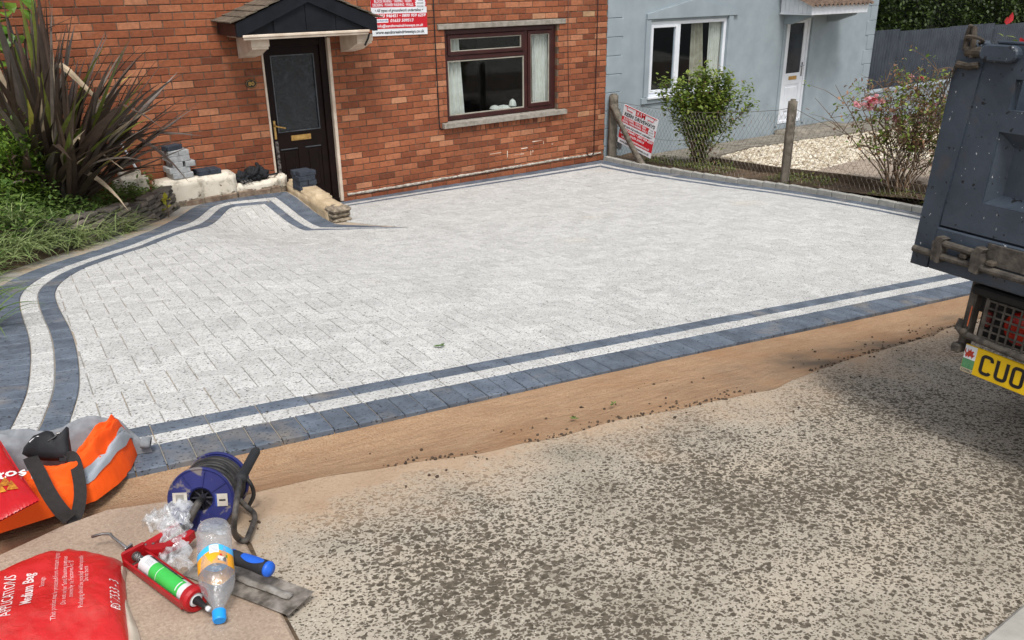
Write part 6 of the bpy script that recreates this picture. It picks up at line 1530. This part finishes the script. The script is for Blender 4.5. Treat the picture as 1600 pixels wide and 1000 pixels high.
# cable reel
def m_reel():
    n = N('dusty blue reel plastic'); g = n.ramp(n.noise(6, 3), [(.3, L(22, 27, 82)), (.7, L(30, 38, 102))]); du = n.ramp(n.noise(15, 6, .65, None, .6), [(.56, 0.), (.61, .85)]); g = n.mix(du, g, L(122, 114, 106)); n.col(g); n.rough(.6); return n.m
REEL = m_reel(); CABLEB = simple('black mains cable', L(26, 26, 28), L(52, 50, 48), 24, .55, .2, 90); DTUBE = simple('dusty black frame', L(34, 34, 36), L(92, 86, 80), 26, .6, .3, 60)
rl = thing('cable_reel', 'dusty blue extension cable reel wound with black cable', 'cable reel', gp(.52, 2.3))
ra = V(.474, .736, -.239).normalized(); C0 = gp(.490, 2.272, .098); rx = V(0, 0, 1).cross(ra).normalized(); ry = ra.cross(rx)
RM = Matrix(((rx.x, ry.x, ra.x, C0.x), (rx.y, ry.y, ra.y, C0.y), (rx.z, ry.z, ra.z, C0.z), (0, 0, 0, 1))); RR = .0985
def flange(z, name):
    mb = MB(); mb.lathe([(.034, z), (.034, z-.004), (.040, z-.010), (RR-.008, z-.008), (RR-.003, z-.011), (RR, z-.006), (RR, z+.003), (.034, z+.003)], 56, RM, 0, False)
    for k in range(8): a = k*math.pi/4+.2; mb.bbox((.042, -.0012, z-.0125), (RR-.008, .0012, z-.006), .0008, 0, RM @ Matrix.Rotation(a, 4, 'Z'))
    return mb.build(name, REEL, rl, smooth=False, fix=False)
flange(0, 'flange'); flange(.165, 'flange')
mb = MB(); mb.lathe([(.034, -.002), (.034, .12)], 32, RM, 0, False)
for k in range(8): mb.bbox((.010, -.002, .010), (.034, .002, .02), .001, 0, RM @ Matrix.Rotation(k*math.pi/4, 4, 'Z'))
mb.lathe([(.034, .03), (.0, .03)], 24, RM, 0, False); mb.lathe([(.0, -.006), (.011, -.006), (.012, .03)], 16, RM, 0, False); mb.build('hub', simple('dark hub plastic', L(22, 24, 44), L(60, 58, 62), 20, .6), rl, fix=False)
mb = MB()
for ring in range(9):                              # coils of cable
    for lay_ in range(2):
        z = .014+ring*.0165+(.007 if lay_ else 0); r = .070+lay_*.013
        mb.tube([RM @ V((r+.002*math.sin(a*2+ring))*math.cos(a), (r+.002*math.sin(a*2+ring))*math.sin(a), z+.006*math.sin(a+ring*1.7)) for a in np.linspace(0, 2*math.pi, 37)[:-1]], .0075, 7, closed=True)
mb.build('cable', CABLEB, rl, smooth=True)
mb = MB(); mb.lathe([(.034, .003), (.060, .003), (.060, .16), (.034, .16)], 24, RM, 0, False); mb.build('drum', REEL, rl, fix=False)
LABW = simple('dusty white sticker', L(196, 192, 182), L(170, 162, 150), 24, .6)
mb = MB(); mb.box((.038, -.006, -.0128), (.080, .026, -.0115), 0, RM); sk = mb.build('sticker', LABW, rl)
mb = MB()
for k in range(9): mb.box((.048+k*.0026, .0, -.0134), (.0492+k*.0026, .020, -.0129), 0, RM)
mb.build('barcode', simple('barcode grey', L(104, 100, 96)), sk)
mb = MB(); mb.box((-.080, -.020, -.0128), (-.044, .018, -.0115), 0, RM); sk2 = mb.build('sticker', LABW, rl)
mb = MB(); mb.box((-.049, -.020, -.0134), (-.044, .018, -.0129), 0, RM); mb.build('sticker_band', simple('blue sticker band', L(50, 70, 150)), sk2)
mb = MB(); mb.box((-.074, -.004, -.0134), (-.055, .001, -.0129), 0, RM); mb.build('sticker_print', BLACK, sk2)
mb = MB(); mb.tube([RM @ V(0, 0, -.006), RM @ V(.002, -.004, -.03), RM @ V(.018, -.034, -.040), RM @ V(.042, -.076, -.040)], [.011, .0115, .011, .010], 12); mb.build('crank', DTUBE, rl, smooth=True)
g3 = lambda x, y, h: gp(x, y, h)
fp = [V(.578, 2.150, -1.320), V(.566, 2.125, -1.330), V(.545, 2.09, -1.345), V(.523, 2.055, -1.375), V(.520, 2.08, -1.44), g3(.538, 2.125, .016), g3(.555, 2.115, .008), g3(.58, 2.15, .008), g3(.628, 2.24, .010), g3(.622, 2.29, .02), g3(.605, 2.30, .05)]
# smooth the bent tube
def smooth(pts, n=5):
    q = [np.array(p) for p in pts]; q = [2*q[0]-q[1]]+q+[2*q[-1]-q[-2]]; out = []
    for i in range(1, len(q)-2):
        for k in range(n): t = k/n; out.append(V(*(.5*((2*q[i])+(q[i+1]-q[i-1])*t+(2*q[i-1]-5*q[i]+4*q[i+1]-q[i+2])*t*t+(3*q[i]-q[i-1]-3*q[i+1]+q[i+2])*t**3))))
    out.append(V(*q[-2])); return out
mb = MB(); mb.tube(smooth(fp), .0085, 10); mb.build('stand', DTUBE, rl, smooth=True)
mb = MB(); h0, h1 = V(.572, 2.140, -1.328), V(.662, 2.235, -1.300); mb.tube([h0, h0.lerp(h1, .05), h0.lerp(h1, .12), h0.lerp(h1, .14), h0.lerp(h1, .93), h1], [.011, .018, .018, .0145, .0145, .010], 14); mb.build('handle_grip', GRIPB, rl, smooth=True)
mb = MB(); mb.tube(smooth([RM @ V(-.085, .03, .14), RM @ V(-.112, .0, .13), RM @ V(-.116, -.04, .14), RM @ V(-.095, -.08, .15)]), .0065, 8); mb.build('cable_tail', CABLEB, rl, smooth=True)
# crumpled clear plastic bags beside the reel
def m_film():
    n = N('crumpled clear film'); n.n.remove(n.b); t = n.new('ShaderNodeBsdfTransparent'); t.inputs[0].default_value = (.93, .95, .96, 1); d = n.new('ShaderNodeBsdfDiffuse'); d.inputs[0].default_value = (.82, .84, .86, 1); gl2 = n.new('ShaderNodeBsdfGlossy'); gl2.inputs['Roughness'].default_value = .2
    b = n.new('ShaderNodeBump'); b.inputs['Strength'].default_value = 1; b.inputs['Distance'].default_value = .02; n.link(n.noise(18, 4, .55, None, 1.2), b.inputs['Height']); n.link(b.outputs[0], d.inputs[1]); n.link(b.outputs[0], gl2.inputs['Normal'])
    a = n.new('ShaderNodeMixShader'); a.inputs[0].default_value = .3; n.link(d.outputs[0], a.inputs[1]); n.link(gl2.outputs[0], a.inputs[2]); f = n.ramp(n.noise(22, 4, .6, None, 1.0), [(.36, .10), (.64, .72)]); m = n.new('ShaderNodeMixShader'); n.link(f, m.inputs[0]); n.link(t.outputs[0], m.inputs[1]); n.link(a.outputs[0], m.inputs[2]); n.link(m.outputs[0], n.out.inputs['Surface']); return n.m
FILM = m_film()
pbg = thing('clear_plastic_bag', 'crumpled clear plastic bags lying between the reel and the gun', 'plastic bag', gp(.36, 2.25))
def film(pts, w, hgt, seed, name):
    q = smooth(pts, 6); n = len(q); mb = MB(); rows = []
    for i, p in enumerate(q):
        d = q[min(i+1, n-1)]-q[max(i-1, 0)]; s = V(-d.y, d.x, 0).normalized(); ww = w*(.75+.35*mnoise.noise(V(i*.4, seed, 0)))*(1 if i > 2 else .6)
        for j in range(15):
            t = j/14*2-1; h = hgt*math.sqrt(max(0, 1-t*t))*(1+.8*mnoise.noise(V(i*.5, t*2.5, seed)))+.018*abs(mnoise.noise(V(i*.9, t*4, seed+3)))
            rows.append(V(p.x, p.y, 0)+s*t*ww/2*(1+.3*mnoise.noise(V(i*.6, seed, t)))+V(0, 0, p.z+max(h, 0)))
    mb.add(rows, [(i*15+j, i*15+j+1, (i+1)*15+j+1, (i+1)*15+j) for i in range(n-1) for j in range(14)]); mb.build(name, FILM, pbg, smooth=True, fix=False)
film([gp(.335, 2.345, .0), gp(.37, 2.355, .004), gp(.41, 2.36, .012), gp(.445, 2.37, .02), gp(.47, 2.40, .03)], .085, .035, 1, 'film')
film([gp(.435, 2.33, .075), gp(.415, 2.26, .075), gp(.39, 2.20, .055), gp(.365, 2.13, .03), gp(.345, 2.04, .006)], .105, .02, 2, 'film')
film([gp(.47, 2.25, .012), gp(.50, 2.23, .006), gp(.535, 2.20, .003)], .05, .012, 3, 'film')

# ---- clothing heap
def jz(x, y): return max(gz(x, y) if y > 2.77 else -9, rz(x, y)+.004 if y <= 2.78 else -9)
ORNG = simple('fluorescent orange cloth', L(255, 98, 6), L(244, 78, 2), 3, .75, .25, 40, dist=.01); SILV = simple('silver reflective tape', L(150, 158, 166), L(166, 172, 178), 14, .4)
GREYC = simple('grey sweatshirt cloth', L(118, 122, 126), L(140, 144, 148), 22, .95, .3, 120); BLKC = simple('black nylon cloth', L(20, 21, 24), L(30, 31, 35), 14, .7, .3, 60); WEB = simple('black webbing', L(34, 31, 30), L(44, 40, 38), 60, .8, .4, 300)
def cushion(near, far, hmid, back, seed, nu=70, nv=26, wr=.012, lobes=0):
    def lin(P_, s):
        c = [0]
        for a, b in zip(P_[:-1], P_[1:]): c.append(c[-1]+math.dist(a, b))
        s *= c[-1]
        for i in range(len(P_)-1):
            if s <= c[i+1]+1e-9: t = (s-c[i])/(c[i+1]-c[i]); return np.array(P_[i])*(1-t)+np.array(P_[i+1])*t
        return np.array(P_[-1])
    def fn(a, b):
        n0, f0 = lin(near, a), lin(far, a)
        if b < .75:
            t = b/.75; p = n0[:2]*(1-t)+f0[:2]*t; zt = math.sin(t*math.pi*.5)**.7
            h = zt*(f0[2] if len(f0) > 2 else .1)+hmid*math.sin(math.pi*t); xy = p[:2]
        else:
            t = (b-.75)/.25; p = f0; xy = f0[:2]+np.array(back)*t; h = f0[2]*(1-t*.98)
        k = wr*(.8*mnoise.noise(V(a*9+b*4, b*5, seed))+.6*mnoise.noise(V(a*4-b*9, b*12+a*14, seed+2))-.9*abs(mnoise.noise(V(a*13+b*3, b*7-a*5, seed+4)))+.25); e = min(1, b*6)*min(1, a*12, (1-a)*12)
        return V(xy[0], xy[1], jz(xy[0], xy[1])+.004+max(0, h*(.25+.75*min(1, (1-a)*9))+k*e))
    mb = MB(); mb.grid(fn, nu, nv); return mb, fn
hv = thing('hi_vis_jacket', 'crumpled orange hi vis jacket with silver band at the corner of the driveway', 'jacket', gp(.15, 2.7))
near = [(-.42, 2.50), (-.2, 2.53), (-.02, 2.562), (.118, 2.588), (.193, 2.614), (.252, 2.630), (.335, 2.715), (.395, 2.80), (.438, 2.905), (.462, 2.985)]
far = [(-.42, 2.84, .09), (-.2, 2.80, .08), (.024, 2.79, .07), (.079, 2.77, .065), (.124, 2.755, .065), (.196, 2.765, .075), (.257, 2.80, .10), (.306, 2.85, .12), (.37, 2.93, .125), (.43, 2.975, .06)]
mb, jf = cushion(near, far, .055, (.02, .12), 3, 120, 50, .030); mb.build('cloth', ORNG, hv, smooth=True, fix=False)
def strip(fn, uv, w, m, parent, name, lift=.003):
    mb = MB(); n = len(uv); rows = []
    for i, (a, b) in enumerate(uv):
        a2, b2 = uv[min(i+1, n-1)]; a1, b1 = uv[max(i-1, 0)]; d = fn(a2, b2)-fn(a1, b1); d.normalize()
        s = d.cross(V(0, 0, 1)).normalized(); 
        for j in (-1, -.5, 0, .5, 1):
            q = fn(a, b)+s*j*w/2
            rows.append(q+V(0, 0, lift))
    mb.add(rows, [(i*5+j, i*5+j+1, (i+1)*5+j+1, (i+1)*5+j) for i in range(n-1) for j in range(4)]); return mb.build(name, m, parent, smooth=True, fix=False)
def patch(fn, a0, a1, b0, b1, m, parent, name, lift=.004, sh=0):
    mb = MB(); 
    def f(u, v):
        a = a0(v)+(a1(v)-a0(v))*u; b = b0+(b1-b0)*v; e = .004; p = fn(a, b); t1 = fn(a+e, b)-p; t2 = fn(a, b+e)-p; n = t1.cross(t2).normalized(); n = n if n.z > 0 else -n
        return p+n*lift
    mb.grid(f, 14, 22); return mb.build(name, m, parent, smooth=True, fix=False)
patch(jf, lambda v: .60+.0*v, lambda v: .955-.02*v, .13, .27, SILV, hv, 'reflective_band'); patch(jf, lambda v: .50+.03*v, lambda v: .53+.03*v, .30, .74, SILV, hv, 'reflective_band')
gs2 = thing('grey_sweatshirt', 'grey sweatshirt lying bundled behind the orange jacket', 'sweatshirt', gp(.25, 2.95))
near = [(-.35, 2.86), (-.1, 2.87), (.05, 2.90), (.16, 2.90), (.25, 2.90), (.32, 2.90), (.40, 2.91), (.462, 2.905), (.488, 2.90)]
far = [(-.35, 3.12, .09), (-.1, 3.13, .09), (.055, 3.121, .10), (.103, 3.05, .10), (.20, 2.99, .10), (.285, 3.005, .11), (.35, 3.01, .115), (.42, 2.97, .10), (.482, 2.92, .06)]
mb, sf = cushion(near, far, .05, (.01, .06), 9, wr=.016); mb.build('cloth', GREYC, gs2, smooth=True, fix=False)
mb = MB(); e0 = V(.478, 2.905, jz(.478, 2.905)+.045); mb.lathe([(.030, -.02), (.032, .0), (.030, .012), (.022, .012)], 14, Matrix.Translation(e0) @ V(.5, -.2, -.1).to_track_quat('Z', 'Y').to_matrix().to_4x4() @ Matrix.Diagonal((1, .55, 1, 1)), 0, False); mb.build('cuff', GREYC, gs2, smooth=True, fix=False)
bb = thing('waist_bag', 'black waist bag with white logo and long webbing straps on the orange jacket', 'bag', gp(.17, 2.82, .1))
# body of the bag: a soft wedge
Bc = V(.180, 2.80, jz(.175, 2.80)+.155)
toc = (V(0, 0, 0)-Bc).normalized(); rgt = V(.81, -.586, 0); upb = toc.cross(rgt)*-1; upb = rgt.cross(toc)*-1; upb = upb if upb.z > 0 else -upb
outl = [(-.092, -.035), (-.088, -.012), (-.060, .030), (-.020, .048), (.0, .044), (.012, .026), (.022, .030), (.044, .062), (.052, .056), (.056, .02), (.066, -.030), (.062, -.052), (.030, -.062), (-.02, -.060), (-.065, -.052)]
def bagp(u, v, z): return Bc+rgt*u+upb*v+toc*z
n = len(outl); mb = MB(); vs = []; cen = (-.01, -.01)
for ring, (k, z) in enumerate(((1, -.03), (1.02, .0), (.93, .022), (.72, .036), (.35, .042))):
    for i, (x, y) in enumerate(outl):
        xx, yy = cen[0]+(x-cen[0])*k, cen[1]+(y-cen[1])*k; vs.append(bagp(xx, yy, z+.006*mnoise.noise(V(xx*40, yy*40, 2))))
fs = [(r*n+i, r*n+(i+1) % n, (r+1)*n+(i+1) % n, (r+1)*n+i) for r in range(4) for i in range(n)]+[tuple(range(4*n, 5*n)), tuple(reversed(range(n)))]
mb.add(vs, fs); body_ = mb.build('bag_body', BLKC, bb, smooth=True)
mb = MB(); mb.tube([bagp(.008, .030, .026), bagp(.016, .0, .036), bagp(.022, -.03, .036)], .0022, 6); mb.tube([bagp(-.012, .010, .042), bagp(.008, .024, .035), bagp(.026, .042, .026)], .003, 6); mb.build('zip', BLACK, body_)
mb = MB(); mb.bbox((-.006, -.0025, 0), (.006, .0025, .004), .001, 0, Matrix.Translation(bagp(.020, .036, .031))); mb.build('zip_pull', STEEL, body_)
swo = [(-.074, .008), (-.062, .020), (-.046, .030), (-.034, .027), (-.040, .020), (-.028, .018), (-.034, .011), (-.046, .010), (-.036, -.004), (-.034, -.012), (-.040, -.008), (-.052, .006), (-.062, .004)]
mb = MB(); mb.add([bagp(x, y, .036-.9*(abs(x+.0)*.35)+.006) for x, y in swo], [tuple(range(len(swo)))]); mb.build('logo', simple('white print', L(226, 228, 230)), body_, fix=False)
def web(pts, w, name):
    q = smooth(pts, 6); n = len(q); mb = MB(); rows = []
    for i, p in enumerate(q):
        d = (q[min(i+1, n-1)]-q[max(i-1, 0)]).normalized(); vdir = (V(0, 0, 0)-p).normalized(); s = d.cross(vdir).normalized()
        rows += [p+s*w/2+vdir*.0015, p-s*w/2+vdir*.0015, p-s*w/2-vdir*.0015, p+s*w/2-vdir*.0015]
    mb.add(rows, [(i*4+j, i*4+(j+1) % 4, (i+1)*4+(j+1) % 4, (i+1)*4+j) for i in range(n-1) for j in range(4)]+[(3, 2, 1, 0), tuple(range(4*n-4, 4*n))]); mb.build(name, WEB, bb)
js = lambda x, y, h: V(x, y, jz(x, y)+h)
web([bagp(-.066, -.045, .02), js(.112, 2.70, .155), js(.118, 2.64, .14), js(.126, 2.575, .10), js(.142, 2.53, .055), js(.160, 2.515, .02)], .042, 'strap')
web([js(.150, 2.52, .014), js(.166, 2.525, .012), js(.186, 2.55, .018), js(.210, 2.60, .055), js(.222, 2.66, .10), js(.223, 2.72, .135), bagp(.048, -.058, .03)], .036, 'strap')
mb = MB(); mb.bbox((-.013, -.008, -.002), (.013, .008, .003), .002, 0, Matrix(((rgt.x, upb.x, toc.x, bagp(.04, -.058, .03).x), (rgt.y, upb.y, toc.y, bagp(.04, -.058, .03).y), (rgt.z, upb.z, toc.z, bagp(.04, -.058, .03).z), (0, 0, 0, 1)))); mb.build('buckle', BLACK, bb)
# crisp packet
CRR = simple('glossy red foil', L(176, 18, 26), L(196, 30, 34), 5, .28, .35, 26, dist=.01)
cp = thing('crisp_packet', 'shiny red crisp packet with yellow price flash on the orange jacket', 'crisp packet', gp(.03, 2.65, .1))
k0, k1 = js(.018, 2.415, .130), js(-.035, 2.90, .185); cd_ = (k1-k0).normalized(); kn = (V(0, 0, 0)-(k0+k1)/2).normalized(); ks = cd_.cross(kn).normalized(); kn = ks.cross(cd_); CL = (k1-k0).length
KM = Matrix(((ks.x, cd_.x, kn.x, k0.x), (ks.y, cd_.y, kn.y, k0.y), (ks.z, cd_.z, kn.z, k0.z), (0, 0, 0, 1)))
def kp(u, v, lift=0):                              # u -1..1 across, v 0..1 along
    prof_ = (max(0, 1-abs(2*v-1)**4))**.7*math.sqrt(max(0, 1-u*u)); wv = .078*(1-.12*math.sin(math.pi*v))
    return KM @ V(u*wv, v*CL, .024*prof_+.004*mnoise.noise(V(u*4, v*9, 2))*prof_+.0025*mnoise.noise(V(u*12, v*20, 5))*prof_+lift+(.002*math.sin(u*50) if v < .05 or v > .95 else 0))
mb = MB(); mb.grid(lambda a, b: kp(a*2-1, b), 40, 60); mb.grid(lambda a, b: kp(1-a*2, b)-(kp(1-a*2, b)-KM @ V((1-a*2)*.074, b*CL, -.004)), 10, 20); mb.build('packet', CRR, cp, smooth=True, fix=False)
def onpack(me, u0, v0, rot=0):
    bm = bmesh.new(); bm.from_mesh(me)
    for v in bm.verts: v.co = kp((u0+v.co.x)/.078, (v0+v.co.y)/CL, .0022+v.co.z)-cp.location
    bm.to_mesh(me); bm.free(); place('lettering', me, cp)
onpack(text_mesh('ritos', .062, simple('packet white', L(232, 230, 226)), bold=.02, extrude=0, shear=.1), -.020, .15)
YFL = simple('yellow price flash', L(246, 200, 60), L(240, 190, 50), 8, .4)
mb = MB(); k_ = 30; mb.add([kp(.35, .735, .002)]+[kp(.35+.48*math.cos(a), .735+.115*math.sin(a), .002) for a in np.linspace(0, 2*math.pi, k_+1)[:-1]], [(0, i+1, (i+1) % k_+1) for i in range(k_)]); mb.build('price_flash', YFL, cp, fix=False)
onpack(text_mesh('£1.25', .040, simple('packet black', L(24, 20, 18)), bold=.015, extrude=0), -.016, .735*CL-.014)
mb = MB()
for (u, v, s) in ((.35, .26, .03), (.1, .22, .026), (.5, .2, .024)): mb.add([kp(u-s*9, v-.02, .003), kp(u+s*6, v-.05, .003), kp(u+s*4, v+.06, .003)], [(0, 1, 2)])
mb.build('crisp_picture', simple('golden crisps', L(214, 150, 40), L(150, 80, 20), 60, .4), cp, fix=False)

# bits lying about
lf = thing('fallen_leaf', 'small green fallen leaf lying on the pale paving', 'leaf', (2.03, 3.44, gz(2.03, 3.44))); mb = MB(); leaf(mb, V(1.99, 3.455, gz(2, 3.45)+.008), V(1, -.35, .05), V(0, 0, 1), .07, .022); leaf(mb, V(2.03, 3.44, gz(2, 3.45)+.006), V(.8, .4, .1), V(0, 0, 1), .04, .016); mb.build('blade', WEEDG, lf, fix=False)
def cs(R):
    x = R.uniform(.6, 5.6); y = 2.23+.35*R.uniform()**2*R.choice([1, 1, 1, -1])
    if mnoise.noise(V(x*1.7, 3, 0)) < -.1: return None
    if R.uniform() < .6: y = yb_(x)+abs(R.normal(0, .03))-.01
    p = sandpt((x-xs0)/(xs1-xs0), min(1, max(0, (2.79-y)/(2.79-yb_(x))))) if y > yb_(x)+.01 else V(x, y, rz(x, y))
    return (p.x, p.y, p.z+.003)
CLOD = simple('dark clods', L(58, 48, 40), L(88, 74, 60), 20, .95)
o = pebbles('clods', 420, cs, CLOD, .002, .0085, .8, 12); o['label'] = 'crumbs of dark soil scattered along the sand channel'
for k, (x, y) in enumerate(((2.02, 2.36), (2.28, 2.40))):
    t = thing('seedling', ('tiny green seedling in the sand, the left of two', 'tiny green seedling in the sand, the right of two')[k], 'plant', (x, y, rz(x, y)), group='seedlings in the sand'); mb = MB(); R = random.Random(k)
    for i in range(5): d = rv(R); d.z = abs(d.z); leaf(mb, V(x, y, rz(x, y)+.004), d, V(0, 0, 1), .022, .009)
    mb.build('leaf', WEEDG, t, fix=False)
